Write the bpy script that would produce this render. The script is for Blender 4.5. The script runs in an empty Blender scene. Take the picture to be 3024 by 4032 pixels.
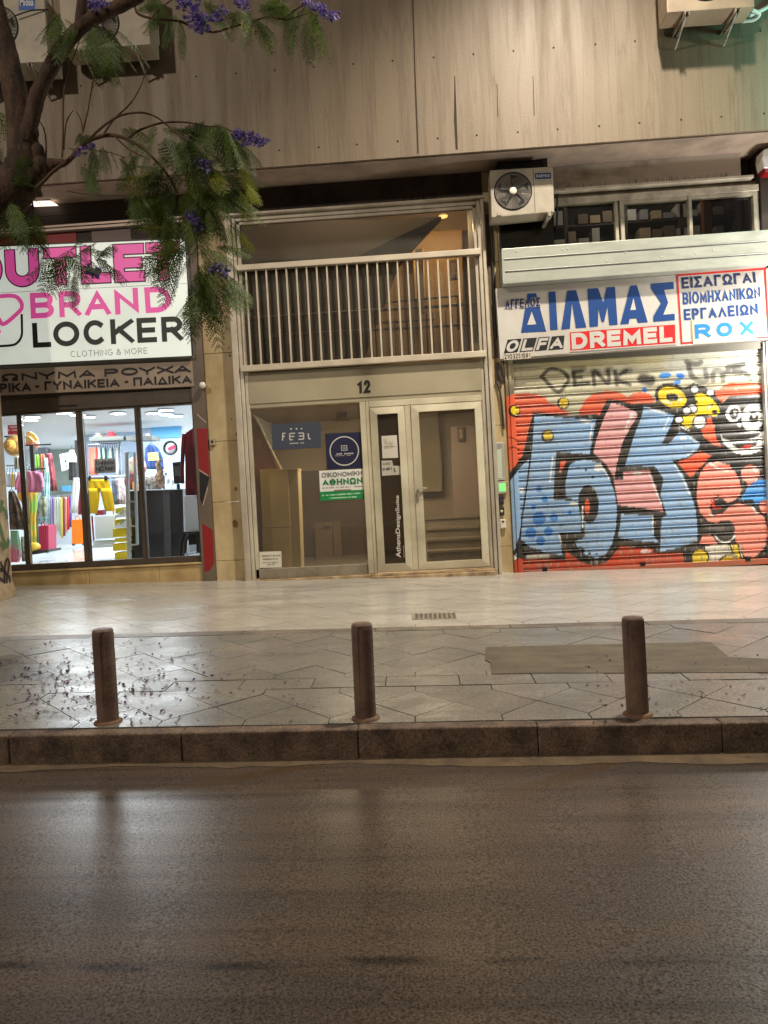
import bpy, bmesh, math, random
import numpy as np
from mathutils import Vector, Matrix
random.seed(7); rng = np.random.default_rng(7)
SC = bpy.context.scene; COL = SC.collection
R = math.radians
# ------------------------------------------------------------------ camera
FPX, CX, CY, CAMH = 2916.0, 1512.0, 2016.0, 1.32          # photo pixels; camera height in metres
ro, pt, ya = R(3.1), R(-1.2), R(2.6)
_Rz = np.array([[math.cos(ya), -math.sin(ya), 0], [math.sin(ya), math.cos(ya), 0], [0, 0, 1]])
_Rx = np.array([[1, 0, 0], [0, math.cos(pt), -math.sin(pt)], [0, math.sin(pt), math.cos(pt)]])
_Ry = np.array([[math.cos(ro), 0, math.sin(ro)], [0, 1, 0], [-math.sin(ro), 0, math.cos(ro)]])
CM = _Rz @ _Rx @ _Ry; CC = np.array([0, 0, CAMH])
cam = bpy.data.cameras.new('camera'); camo = bpy.data.objects.new('camera', cam); COL.objects.link(camo)
cam.sensor_fit = 'VERTICAL'; cam.sensor_height = 24.0; cam.lens = 24.0 * FPX / 4032.0
cam.clip_start = 0.05; cam.clip_end = 400
rt, fw, up = CM[:, 0], CM[:, 1], CM[:, 2]
camo.matrix_world = Matrix(((rt[0], up[0], -fw[0], CC[0]), (rt[1], up[1], -fw[1], CC[1]), (rt[2], up[2], -fw[2], CC[2]), (0, 0, 0, 1)))
SC.camera = camo
# ------------------------------------------------------------------ render, world, street light
SC.render.engine = 'CYCLES'
SC.view_settings.view_transform = 'Standard'; SC.view_settings.look = 'None'
SC.view_settings.exposure = 0.0; SC.view_settings.gamma = 1.0
SC.cycles.use_denoising = True; SC.cycles.denoising_prefilter = 'ACCURATE'
SC.cycles.max_bounces = 8; SC.cycles.transparent_max_bounces = 12
SC.cycles.sample_clamp_indirect = 2.0; SC.cycles.sample_clamp_direct = 12.0; SC.cycles.blur_glossy = 1.0; SC.cycles.max_bounces = 5; SC.cycles.caustics_reflective = False; SC.cycles.caustics_refractive = False
W = bpy.data.worlds.new('World'); SC.world = W; W.use_nodes = True
bg = W.node_tree.nodes['Background']; bg.inputs[0].default_value = (0.60, 0.52, 0.45, 1); bg.inputs[1].default_value = 0.21
def lamp(name, kind, loc, power, col, size=0.3, target=None, spot=None, sizey=None):
    l = bpy.data.lights.new(name, kind); l.energy = power; l.color = col
    if kind == 'AREA':
        l.size = size
        if sizey: l.shape = 'RECTANGLE'; l.size_y = sizey
    else: l.shadow_soft_size = size
    if spot: l.spot_size = R(spot); l.spot_blend = 0.6
    o = bpy.data.objects.new(name, l); COL.objects.link(o); o.location = loc
    if target is not None:
        o.rotation_euler = (Vector(target) - Vector(loc)).to_track_quat('-Z', 'Y').to_euler()
    return o
lamp('street_lamp_light', 'SPOT', (2.6, 5.4, 9.4), 4200, (1.0, 0.89, 0.75), 0.16, (1.3, 8.0, 0), 90).data.spot_blend = 1.0
lamp('far_street_lamp_light', 'SPOT', (-7.0, -3.0, 9.5), 2300, (1.0, 0.86, 0.71), 0.2, (-1.0, 8.8, 0.6), 80)
lamp('white_neighbour_lamp', 'POINT', (4.85, 8.30, 2.75), 270, (1.0, 0.97, 0.92), 0.22)
lamp('white_fill_spot', 'SPOT', (6.2, 5.6, 6.0), 300, (1.0, 0.95, 0.88), 0.15, (3.4, 8.6, 0.2), 90)  # unseen fill spot kept to spread the white light from the right
lamp('green_cross_light', 'POINT', (5.2, 7.9, 6.0), 80, (0.30, 1.0, 0.82), 0.25)
# ------------------------------------------------------------------ pixel <-> place helpers (photo pixels, 3024 x 4032)
def ray(u, v): return CM @ np.array([(u - CX) / FPX, 1.0, -(v - CY) / FPX])
def P(u, v, y):
    d = ray(u, v); return Vector(CC + d * (y / d[1]))
def walk(x, y): return 0.15 - 0.022 * x + 0.031 * (y - 3.7)
def road(x, y=0): return -0.022 * x
def PX(u, v, x):                                            # pixel on a plane x = const
    d = ray(u, v); return Vector(CC + d * (x / d[0]))
def G(u, v, f=0.0):                                         # point of the pavement seen at a pixel
    d = ray(u, v); a = 0.15 - 0.031 * 3.7 + f
    t = (a - CC[2]) / (d[2] + 0.022 * d[0] - 0.031 * d[1]); return Vector(CC + d * t)
def zm(ox, oy, s): return lambda x, y: (ox + x * s, oy + y * s)
zA = zm(0, 0, .6631); zB = zm(0, 850, .5425); zC = zm(0, 1500, .5425); zD = zm(850, 700, .6631)
zE = zm(900, 1400, .651); zF = zm(1880, 550, .6896); zG = zm(1880, 1350, .6896); zS = zm(380, 1600, .3165); zL = zm(0, 1600, .2939)
zT = zm(0, 0, .3918); zW = zm(500, 400, .4295); zV = zm(600, 0, .4822); zI = zm(1900, 1600, .3077); zK = zm(1512, 2250, .9114); zJ = zm(0, 2250, .9114)
def Q(z, pts): return [z(*p) for p in pts]
# ------------------------------------------------------------------ materials
def lin(c):
    return tuple((x / 12.92 if x <= 0.04045 else ((x + 0.055) / 1.055) ** 2.4) for x in (v / 255.0 for v in c))
MATS = {}
def mat(name, rgb, rough=0.6, metal=0.0, rgb2=None, scale=3.0, stretch=(1, 1, 1), amt=1.0, bump=0.0, bscale=40.0, emit=0.0, attr=None, spec=0.5, detail=6.0, lo=0.35, hi=0.68, rvar=0.0, island=0.0, bstretch=None, speck=0.0, sscale=160.0, vein=None, sspec=0.0):
    if name in MATS: return MATS[name]
    m = bpy.data.materials.new(name); m.use_nodes = True; nt = m.node_tree; N = nt.nodes; L = nt.links
    b = N['Principled BSDF']; c = lin(rgb)
    b.inputs['Base Color'].default_value = (*c, 1); b.inputs['Roughness'].default_value = rough; b.inputs['Metallic'].default_value = metal
    b.inputs['Specular IOR Level'].default_value = spec
    geo = N.new('ShaderNodeNewGeometry'); src = None
    def mapping(st):
        mp = N.new('ShaderNodeMapping'); mp.inputs['Scale'].default_value = st; L.new(geo.outputs['Position'], mp.inputs['Vector']); return mp
    if attr:
        a = N.new('ShaderNodeAttribute'); a.attribute_name = attr; src = a.outputs['Color']
    if rgb2 or rvar:
        mp = mapping(stretch); n = N.new('ShaderNodeTexNoise'); n.inputs['Scale'].default_value = scale; n.inputs['Detail'].default_value = detail; n.inputs['Roughness'].default_value = 0.6
        L.new(mp.outputs[0], n.inputs['Vector'])
        r = N.new('ShaderNodeMapRange'); r.inputs['From Min'].default_value = lo; r.inputs['From Max'].default_value = hi
        L.new(n.outputs['Fac'], r.inputs['Value'])
        if rgb2:
            mx = N.new('ShaderNodeMix'); mx.data_type = 'RGBA'
            mu = N.new('ShaderNodeMath'); mu.operation = 'MULTIPLY'; mu.inputs[1].default_value = amt; L.new(r.outputs[0], mu.inputs[0])
            L.new(mu.outputs[0], mx.inputs['Factor'])
            if src is not None: L.new(src, mx.inputs['A'])
            else: mx.inputs['A'].default_value = (*c, 1)
            mx.inputs['B'].default_value = (*lin(rgb2), 1); src = mx.outputs['Result']
        if rvar:
            r2 = N.new('ShaderNodeMapRange'); r2.inputs['To Min'].default_value = max(.02, rough - rvar); r2.inputs['To Max'].default_value = min(1, rough + rvar)
            L.new(n.outputs['Fac'], r2.inputs['Value']); r2.inputs['From Min'].default_value = .3; r2.inputs['From Max'].default_value = .7
            L.new(r2.outputs[0], b.inputs['Roughness'])
    if island:
        h = N.new('ShaderNodeHueSaturation'); r3 = N.new('ShaderNodeMapRange'); r3.inputs['To Min'].default_value = 1 - island; r3.inputs['To Max'].default_value = 1 + island
        L.new(geo.outputs['Random Per Island'], r3.inputs['Value']); L.new(r3.outputs[0], h.inputs['Value'])
        if src is not None: L.new(src, h.inputs['Color'])
        else: h.inputs['Color'].default_value = (*c, 1)
        src = h.outputs['Color']
    if vein:                                                  # thin wandering veins down the stone
        mpv = mapping((2.4, 2.4, .16)); nv = N.new('ShaderNodeTexNoise'); nv.inputs['Scale'].default_value = 2.4; nv.inputs['Detail'].default_value = 5.0; nv.inputs['Distortion'].default_value = .2; L.new(mpv.outputs[0], nv.inputs['Vector'])
        s1 = N.new('ShaderNodeMath'); s1.operation = 'SUBTRACT'; s1.inputs[1].default_value = .5; L.new(nv.outputs['Fac'], s1.inputs[0]); s2 = N.new('ShaderNodeMath'); s2.operation = 'ABSOLUTE'; L.new(s1.outputs[0], s2.inputs[0])
        rv = N.new('ShaderNodeMapRange'); rv.inputs['From Min'].default_value = .002; rv.inputs['From Max'].default_value = .03; rv.inputs['To Min'].default_value = .34; rv.inputs['To Max'].default_value = 0; L.new(s2.outputs[0], rv.inputs['Value'])
        mv = N.new('ShaderNodeMix'); mv.data_type = 'RGBA'; L.new(rv.outputs[0], mv.inputs['Factor'])
        if src is not None: L.new(src, mv.inputs['A'])
        else: mv.inputs['A'].default_value = (*c, 1)
        mv.inputs['B'].default_value = (*lin(vein), 1); src = mv.outputs['Result']
    if speck:
        n3 = N.new('ShaderNodeTexNoise'); n3.inputs['Scale'].default_value = sscale; n3.inputs['Detail'].default_value = 2.0; L.new(geo.outputs['Position'], n3.inputs['Vector'])
        r4 = N.new('ShaderNodeMapRange'); r4.inputs['From Min'].default_value = .3; r4.inputs['From Max'].default_value = .7; r4.inputs['To Min'].default_value = max(.12, 1 - speck); r4.inputs['To Max'].default_value = 1 + speck
        L.new(n3.outputs['Fac'], r4.inputs['Value']); h2 = N.new('ShaderNodeHueSaturation'); L.new(r4.outputs[0], h2.inputs['Value'])
        if src is not None: L.new(src, h2.inputs['Color'])
        else: h2.inputs['Color'].default_value = (*c, 1)
        src = h2.outputs['Color']
        if sspec:                                             # grains glint unevenly
            r5 = N.new('ShaderNodeMapRange'); r5.inputs['From Min'].default_value = .3; r5.inputs['From Max'].default_value = .7; r5.inputs['To Min'].default_value = max(0, spec - sspec); r5.inputs['To Max'].default_value = min(1, spec + sspec); L.new(n3.outputs['Fac'], r5.inputs['Value']); L.new(r5.outputs[0], b.inputs['Specular IOR Level'])
    if src is not None: L.new(src, b.inputs['Base Color'])
    if bump:
        n2 = N.new('ShaderNodeTexNoise'); n2.inputs['Scale'].default_value = bscale; n2.inputs['Detail'].default_value = 5.0
        mp2 = mapping(bstretch or stretch); L.new(mp2.outputs[0], n2.inputs['Vector'])
        bp = N.new('ShaderNodeBump'); bp.inputs['Strength'].default_value = bump; bp.inputs['Distance'].default_value = 0.01
        L.new(n2.outputs['Fac'], bp.inputs['Height']); L.new(bp.outputs[0], b.inputs['Normal'])
    if emit:
        b.inputs['Emission Strength'].default_value = emit
        if name != 'lightbox_white': m.cycles.emission_sampling = 'NONE'
        if src is not None: L.new(src, b.inputs['Emission Color'])
        else: b.inputs['Emission Color'].default_value = (*c, 1)
    MATS[name] = m; return m
def glass(name, tint=(0.82, 0.82, 0.8), refl=1.0, rough=0.0, haze=0.0, dcol=(0.5, 0.46, 0.38)):
    if name in MATS: return MATS[name]
    m = bpy.data.materials.new(name); m.use_nodes = True; nt = m.node_tree; N = nt.nodes; L = nt.links
    N.remove(N['Principled BSDF']); out = N['Material Output']
    tr = N.new('ShaderNodeBsdfTransparent'); tr.inputs[0].default_value = (*tint, 1)
    gl = N.new('ShaderNodeBsdfGlossy'); gl.inputs['Roughness'].default_value = rough; gl.inputs[0].default_value = (refl, refl, refl, 1)
    fr = N.new('ShaderNodeFresnel'); fr.inputs[0].default_value = 1.5
    mx = N.new('ShaderNodeMixShader'); L.new(fr.outputs[0], mx.inputs[0]); L.new(tr.outputs[0], mx.inputs[1]); L.new(gl.outputs[0], mx.inputs[2])
    if haze:                                                  # pale dusty haze in the shader, imitating reflections and lowering the contrast behind
        df = N.new('ShaderNodeBsdfDiffuse'); df.inputs[0].default_value = (*dcol, 1); m2 = N.new('ShaderNodeMixShader'); geo = N.new('ShaderNodeNewGeometry')
        nz = N.new('ShaderNodeTexNoise'); nz.inputs['Scale'].default_value = 1.6; nz.inputs['Detail'].default_value = 5; L.new(geo.outputs['Position'], nz.inputs['Vector'])
        r = N.new('ShaderNodeMapRange'); r.inputs['From Min'].default_value = .3; r.inputs['From Max'].default_value = .7; r.inputs['To Min'].default_value = haze * .6; r.inputs['To Max'].default_value = haze * 1.4; L.new(nz.outputs['Fac'], r.inputs['Value'])
        L.new(r.outputs[0], m2.inputs[0]); L.new(mx.outputs[0], m2.inputs[1]); L.new(df.outputs[0], m2.inputs[2]); mx = m2
    L.new(mx.outputs[0], out.inputs[0]); MATS[name] = m; return m
# ------------------------------------------------------------------ mesh building
OFF = {}
class MB:
    def __init__(s): s.v = []; s.f = []; s.mi = []; s.sm = []
    def add(s, vs, fs, mi=0, sm=False):
        n = len(s.v); s.v += [tuple(p) for p in vs]
        for f in fs: s.f.append([i + n for i in f]); s.mi.append(mi); s.sm.append(sm)
        return s
    def box(s, x0, x1, y0, y1, z0, z1, mi=0):
        return s.add([(x, y, z) for z in (z0, z1) for y in (y0, y1) for x in (x0, x1)],
                     [(0, 2, 3, 1), (4, 5, 7, 6), (0, 1, 5, 4), (2, 6, 7, 3), (0, 4, 6, 2), (1, 3, 7, 5)], mi)
    def prism(s, pts, d, mi=0):                             # pts: loop of points, extruded by vector d
        n = len(pts); d = Vector(d); a = [Vector(p) for p in pts]; b = [p + d for p in a]
        fs = [list(range(n)), list(range(2 * n - 1, n - 1, -1))] + [(i, i + n, (i + 1) % n + n, (i + 1) % n) for i in range(n)]
        return s.add(a + b, fs, mi)
    def pq(s, quad, yf, yb, mi=0):                          # a pixel outline set on plane y = yf, extruded back to yb
        return s.prism([P(u, v, yf) for u, v in quad], (0, yb - yf, 0), mi)
    def tube(s, pts, rad, n=8, mi=0, cap=True, sm=True):
        pts = [Vector(p) for p in pts]; k = len(pts)
        if not hasattr(rad, '__len__'): rad = [rad] * k
        ref = None; vs = []; fs = []
        for i, p in enumerate(pts):
            t = (pts[min(i + 1, k - 1)] - pts[max(i - 1, 0)])
            t = t.normalized() if t.length > 1e-9 else Vector((0, 0, 1))
            if ref is None: ref = t.orthogonal().normalized()
            ref = (ref - t * ref.dot(t)); ref = ref.normalized() if ref.length > 1e-6 else t.orthogonal().normalized()
            bi = t.cross(ref)
            for j in range(n):
                a = 2 * math.pi * j / n; vs.append(p + (ref * math.cos(a) + bi * math.sin(a)) * rad[i])
        for i in range(k - 1):
            for j in range(n): fs.append((i * n + j, i * n + (j + 1) % n, (i + 1) * n + (j + 1) % n, (i + 1) * n + j))
        s.add(vs, fs, mi, sm)
        if cap: s.add(vs[:n], [tuple(range(n - 1, -1, -1))], mi); s.add(vs[-n:], [tuple(range(n))], mi)
        return s
    def lathe(s, c, prof, n=20, mi=0, axis='z', sm=True):    # prof: (radius, height) pairs
        vs = []; fs = []; k = len(prof)
        for r, h in prof:
            for j in range(n):
                a = 2 * math.pi * j / n; p = (r * math.cos(a), r * math.sin(a), h)
                if axis == 'y': p = (p[0], p[2], p[1])
                elif axis == 'x': p = (p[2], p[0], p[1])
                vs.append((c[0] + p[0], c[1] + p[1], c[2] + p[2]))
        for i in range(k - 1):
            for j in range(n): fs.append((i * n + j, i * n + (j + 1) % n, (i + 1) * n + (j + 1) % n, (i + 1) * n + j))
        s.add(vs, fs, mi, sm)
        s.add(vs[:n], [tuple(range(n))], mi); s.add(vs[-n:], [tuple(range(n))], mi); return s
    def ball(s, c, r, mi=0, sx=1, sy=1, sz=1, n=12):
        prof = [(max(1e-4, math.sin(math.pi * i / 8)), -math.cos(math.pi * i / 8)) for i in range(9)]
        vs = []; fs = []
        for q, h in prof:
            for j in range(n):
                a = 2 * math.pi * j / n; vs.append((c[0] + r * sx * q * math.cos(a), c[1] + r * sy * q * math.sin(a), c[2] + r * sz * h))
        for i in range(8):
            for j in range(n): fs.append((i * n + j, i * n + (j + 1) % n, (i + 1) * n + (j + 1) % n, (i + 1) * n + j))
        return s.add(vs, fs, mi, True)
    def bevel(s, w, seg=2):
        bm = bmesh.new(); vv = [bm.verts.new(p) for p in s.v]
        for f, m, q in zip(s.f, s.mi, s.sm):
            try: ff = bm.faces.new([vv[i] for i in f]); ff.material_index = m; ff.smooth = q
            except ValueError: pass
        bmesh.ops.recalc_face_normals(bm, faces=bm.faces[:])
        ed = [e for e in bm.edges if len(e.link_faces) == 2 and e.calc_face_angle(0) > 0.6]
        bmesh.ops.bevel(bm, geom=ed, offset=w, segments=seg, affect='EDGES', profile=0.6, clamp_overlap=True)
        bm.verts.ensure_lookup_table(); s.v = [tuple(v.co) for v in bm.verts]
        s.f = [[v.index for v in f.verts] for f in bm.faces]; s.mi = [f.material_index for f in bm.faces]; s.sm = [f.smooth for f in bm.faces]
        bm.free(); return s
    def build(s, name, mats, parent=None, fix=True):
        off = OFF.get(parent.name, Vector()) if parent else Vector()
        me = bpy.data.meshes.new(name)
        me.from_pydata([(v[0] - off[0], v[1] - off[1], v[2] - off[2]) for v in s.v], [], s.f)
        for m in (mats if isinstance(mats, (list, tuple)) else [mats]): me.materials.append(m)
        me.polygons.foreach_set('material_index', s.mi); me.polygons.foreach_set('use_smooth', s.sm)
        me.update()
        if fix and len(s.f) < 60000:
            bm = bmesh.new(); bm.from_mesh(me); bmesh.ops.recalc_face_normals(bm, faces=bm.faces[:]); bm.to_mesh(me); bm.free()
        o = bpy.data.objects.new(name, me); COL.objects.link(o)
        if parent: o.parent = parent; OFF[o.name] = off
        return o
def tag(o, label=None, cat=None, group=None, kind=None):
    if label: o['label'] = label
    if cat: o['category'] = cat
    if group: o['group'] = group
    if kind: o['kind'] = kind
    return o
def thing(name, label, cat, loc, group=None):
    o = bpy.data.objects.new(name, None); COL.objects.link(o); o.location = loc; o.empty_display_size = 0.1
    OFF[o.name] = Vector(loc); return tag(o, label, cat, group)
def copy_tree(o, loc, label):
    c = o.copy(); COL.objects.link(c); c.location = loc; c['label'] = label
    def rec(src, dst):
        for ch in list(src.children):
            d = ch.copy(); COL.objects.link(d); d.parent = dst; rec(ch, d)
    rec(o, c); return c
def structure(name, mb, m, label=None):
    return tag(mb.build(name, m), label, None, None, 'structure')
# ------------------------------------------------------------------ painted capitals: centre lines drawn out to strokes
def arc(cx, cy, rx, ry, a0, a1, n=14): return [(cx + rx * math.cos(R(a0 + (a1 - a0) * i / n)), cy + ry * math.sin(R(a0 + (a1 - a0) * i / n))) for i in range(n + 1)]
_A = (.86, [[(0, 0), (.5, 1), (1, 0)], [(.2, .3), (.8, .3)]])
_B = (.68, [[(0, 0), (0, 1), (.55, 1)] + arc(.6, .755, .36, .245, 90, -90) + [(0, .51)], [(.5, .51)] + arc(.62, .255, .38, .255, 90, -90) + [(0, 0)]])
_E = (.62, [[(1, 1), (0, 1), (0, 0), (1, 0)], [(0, .5), (.9, .5)]])
_O = (.92, [arc(.5, .5, .5, .5, 90, 450, 32)])
_K = (.74, [[(0, 0), (0, 1)], [(1, 1), (.06, .42)], [(.34, .6), (1, 0)]])
_M = (.9, [[(0, 0), (.04, 1), (.5, .22), (.96, 1), (1, 0)]])
_N = (.76, [[(0, 0), (0, 1), (1, 0), (1, 1)]])
_P = (.66, [[(0, 0), (0, 1), (.55, 1)] + arc(.6, .73, .4, .27, 90, -90) + [(0, .46)]])
_X = (.74, [[(0, 0), (1, 1)], [(0, 1), (1, 0)]])
_H = (.74, [[(0, 0), (0, 1)], [(1, 0), (1, 1)], [(0, .5), (1, .5)]])
_T = (.7, [[(0, 1), (1, 1)], [(.5, 1), (.5, 0)]])
_OM = (.9, [[(0, 0), (.3, 0), (.3, .1)] + arc(.5, .6, .5, .4, 232, -52, 24) + [(.7, .1), (.7, 0), (1, 0)]])
_S = (.62, [arc(.5, .75, .48, .25, 20, 270, 12) + arc(.5, .25, .5, .25, 90, -160, 14)[1:]])
GL = {'A': _A, 'Α': _A, 'B': _B, 'Β': _B, 'E': _E, 'Ε': _E, 'O': _O, 'Ο': _O, 'K': _K, 'Κ': _K, 'M': _M, 'Μ': _M, 'N': _N, 'Ν': _N, 'P': _P, 'Ρ': _P, 'X': _X, 'W': (1.1, [[(0, 1), (.25, 0), (.5, .85), (.75, 0), (1, 1)]]), 'Χ': _X, 'H': _H, 'Η': _H, 'T': _T, 'Τ': _T, 'Ω': _OM, 'S': _S,
      'U': (.74, [[(0, 1), (0, .42)] + arc(.5, .42, .5, .42, 180, 360, 16) + [(1, 1)]]), 'L': (.56, [[(0, 1), (0, 0), (1, 0)]]),
      'R': (.7, [[(0, 0), (0, 1), (.55, 1)] + arc(.6, .73, .4, .27, 90, -90) + [(0, .46)], [(.5, .46), (1, 0)]]),
      'D': (.78, [[(.02, .0), (0, 1), (.4, 1)] + arc(.45, .5, .55, .5, 90, -90, 20) + [(.02, 0)]]), 'C': (.84, [arc(.52, .5, .52, .5, 52, 308, 24)]),
      'F': (.6, [[(1, 1), (0, 1), (0, 0)], [(0, .5), (.85, .5)]]), 'G': (.86, [arc(.52, .5, .52, .5, 52, 330, 24) + [(.97, .45), (.6, .45)]]), 'I': (.0, [[(0, 0), (0, 1)]]), 'Ι': (.0, [[(0, 0), (0, 1)]]),
      'Γ': (.58, [[(0, 0), (0, 1), (1, 1)]]), 'Δ': (.84, [[(0, 0), (.5, 1), (1, 0), (0.02, 0)]]), 'Θ': (.92, [arc(.5, .5, .5, .5, 90, 450, 32), [(.3, .5), (.7, .5)]]),
      'Λ': (.84, [[(0, 0), (.5, 1), (1, 0)]]), 'Π': (.76, [[(0, 0), (0, 1), (1, 1), (1, 0)]]), 'Σ': (.66, [[(1, 1), (0, 1), (.55, .5), (0, 0), (1, 0)]]),
      'Υ': (.78, [[(0, 1), (.5, .45), (1, 1)], [(.5, .45), (.5, 0)]]), '-': (.4, [[(0, .42), (1, .42)]]), '&': (.8, [[(1, .0), (.25, .72)] + arc(.45, .8, .22, .2, 200, -60, 10) + [(.15, .38)] + arc(.4, .22, .4, .22, 150, 330, 10) + [(.95, .45)]]),
      '0': _O, '1': (.3, [[(0, .75), (1, 1), (1, 0)]]), '2': (.6, [arc(.5, .72, .48, .28, 170, -30, 12) + [(0, 0), (1, 0)]]), '3': (.6, [arc(.45, .75, .45, .25, 150, -90, 10), arc(.45, .26, .5, .26, 90, -150, 10)]),
      '5': (.6, [[(.95, 1), (.1, 1), (.05, .56)] + arc(.45, .32, .52, .32, 120, -150, 12)]), '8': (.6, [arc(.5, .75, .42, .25, 90, 450, 16), arc(.5, .26, .5, .26, 90, 450, 16)]), '4': (.7, [[(.75, 0), (.75, 1), (0, .3), (1, .3)]]), '6': _O, '7': (.6, [[(0, 1), (1, 1), (.3, 0)]]), '9': _O, '.': (.0, [[(0, 0), (0, .04)]]), '@': _O}
def stroke_strip(pl, h, closed=False):
    n = len(pl); L_ = []; R_ = []
    pl = [Vector((p[0], p[1])) for p in pl]
    for i in range(n):
        a = pl[i] - pl[i - 1] if (i > 0 or closed) else pl[1] - pl[0]
        b = pl[(i + 1) % n] - pl[i] if (i < n - 1 or closed) else pl[i] - pl[i - 1]
        if a.length < 1e-7: a = b
        if b.length < 1e-7: b = a
        a = a.normalized(); b = b.normalized(); na = Vector((-a.y, a.x)); nb = Vector((-b.y, b.x)); m = na + nb
        if m.length < 1e-4: m = na
        m.normalize(); c = max(.32, m.dot(na)); w = m * (h / c); L_.append(pl[i] + w); R_.append(pl[i] - w)
    return L_, R_
def caps(text, quad, y, w=.18, sp=.2, grow=0.0, mb=None, mi=0, yadd=0.0, mirror=False, plane=True):
    """capitals fitted into a pixel quad (TL,TR,BR,BL) that lies on plane y"""
    c = [P(u, v, y) for u, v in quad]; hh = ((c[0] - c[3]).length + (c[1] - c[2]).length) / 2; ww = ((c[1] - c[0]).length + (c[2] - c[3]).length) / 2
    asp = ww / hh; tot = 0; lay = []
    for ch in text:
        if ch == ' ': tot += .42; continue
        g = GL[ch]; lay.append((g, tot)); tot += g[0] + sp
    tot -= sp; n = sum(1 for _ in lay); sx = (asp - n * w) / (tot)     # every glyph is its centre line width plus one stroke
    mb = mb or MB(); k = 0; seen = 0
    for idx, (g, x0) in enumerate(lay):
        ox = x0 * sx + idx * w + w / 2
        for st in g[1]:
            pts = [(ox + p[0] * g[0] * sx, w / 2 + p[1] * (1 - w)) for p in st]
            closed = (abs(pts[0][0] - pts[-1][0]) + abs(pts[0][1] - pts[-1][1]) < 1e-4)
            if closed: pts = pts[:-1]
            else:                                             # square ends
                a = Vector(pts[0]) - Vector(pts[1]); b = Vector(pts[-1]) - Vector(pts[-2])
                pts[0] = tuple(Vector(pts[0]) + a.normalized() * (w / 2 + grow * .8)); pts[-1] = tuple(Vector(pts[-1]) + b.normalized() * (w / 2 + grow * .8))
            Ls, Rs = stroke_strip(pts, w / 2 + grow, closed); vs = []
            for e_, (l, r) in enumerate(zip(Ls, Rs)):
                for q in (l, r):
                    s_ = q.x / asp; t_ = min(1 + grow, max(-grow, q.y))
                    if mirror: s_ = 1 - s_
                    p = (c[3] * (1 - s_) + c[2] * s_) * (1 - t_) + (c[0] * (1 - s_) + c[1] * s_) * t_
                    vs.append((p.x, p.y - yadd - 0.0012 * (k % 3) - .001 * e_ / len(Ls), p.z))
            m_ = len(Ls); fs = [(2 * i, 2 * i + 1, 2 * i + 3, 2 * i + 2) for i in range(m_ - 1)]
            if closed: fs.append((2 * m_ - 2, 2 * m_ - 1, 1, 0))
            mb.add(vs, fs, mi); k += 1
    return mb
def letters(spec, top, bot, y, w, grow, mb, mi=0, yadd=0.0, z=None):
    """capitals placed one by one: spec = (letter, u0, u1); top and bot are ((u, v), (u, v)) guide lines"""
    at = lambda l, u: l[0][1] + (l[1][1] - l[0][1]) * (u - l[0][0]) / (l[1][0] - l[0][0])
    for ch, u0, u1 in spec:
        sh = (at(bot, u0) - at(top, u0)) * .052; caps(ch, Q(z, [(u0, at(top, u0)), (u1, at(top, u1)), (u1 + sh, at(bot, u1)), (u0 + sh, at(bot, u0))]), y, w, .2, grow, mb, mi, yadd)
    return mb
def font_text(text, quad, y, mb=None, mi=0, yadd=0.0, offset=0.0, mirror=False):
    cu = bpy.data.curves.new('t', 'FONT'); cu.body = text; cu.offset = offset; o = bpy.data.objects.new('t', cu); COL.objects.link(o)
    dg = bpy.context.evaluated_depsgraph_get(); me = bpy.data.meshes.new_from_object(o.evaluated_get(dg))
    vs = [v.co.copy() for v in me.vertices]; fs = [tuple(p.vertices) for p in me.polygons]
    bpy.data.objects.remove(o); bpy.data.curves.remove(cu); bpy.data.meshes.remove(me)
    x0 = min(v.x for v in vs); x1 = max(v.x for v in vs); y0 = min(v.y for v in vs); y1 = max(v.y for v in vs)
    c = [P(u, v, y) for u, v in quad]; out = []
    for v in vs:
        s_ = (v.x - x0) / (x1 - x0); t_ = (v.y - y0) / (y1 - y0)
        if mirror: s_ = 1 - s_
        p = (c[3] * (1 - s_) + c[2] * s_) * (1 - t_) + (c[0] * (1 - s_) + c[1] * s_) * t_; out.append((p.x, p.y - yadd, p.z))
    mb = mb or MB(); mb.add(out, fs, mi); return mb
def strokes(pls, z, y, half, mb=None, mi=0, yadd=0.0, closed=False):       # pixel polylines as flat painted lines, half width in metres
    mb = mb or MB()
    for k, pl in enumerate(pls):
        pts = [P(*z(*p), y) for p in pl]; Ls, Rs = stroke_strip([(p.x, p.z) for p in pts], half, closed); m_ = len(Ls); vs = []
        for l, r in zip(Ls, Rs): vs += [(l.x, y - yadd - .0002 * (k % 7), l.y), (r.x, y - yadd - .0002 * (k % 7), r.y)]
        fs = [(2 * i, 2 * i + 1, 2 * i + 3, 2 * i + 2) for i in range(m_ - 1)]
        if closed: fs.append((2 * m_ - 2, 2 * m_ - 1, 1, 0))
        mb.add(vs, fs, mi)
    return mb
def flat(quad, y, mb=None, mi=0, yadd=0.0):
    mb = mb or MB(); mb.add([tuple(P(u, v, y) + Vector((0, -yadd, 0))) for u, v in quad], [tuple(range(len(quad)))], mi); return mb
def smooth_line(pts, n=6):
    pts = [Vector(p) for p in pts]; out = []
    for i in range(len(pts) - 1):
        p0 = pts[max(i - 1, 0)]; p1 = pts[i]; p2 = pts[i + 1]; p3 = pts[min(i + 2, len(pts) - 1)]
        for k in range(n):
            t = k / n; out.append(0.5 * ((2 * p1) + (-p0 + p2) * t + (2 * p0 - 5 * p1 + 4 * p2 - p3) * t * t + (-p0 + 3 * p1 - 3 * p2 + p3) * t ** 3))
    out.append(pts[-1]); return out
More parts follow.
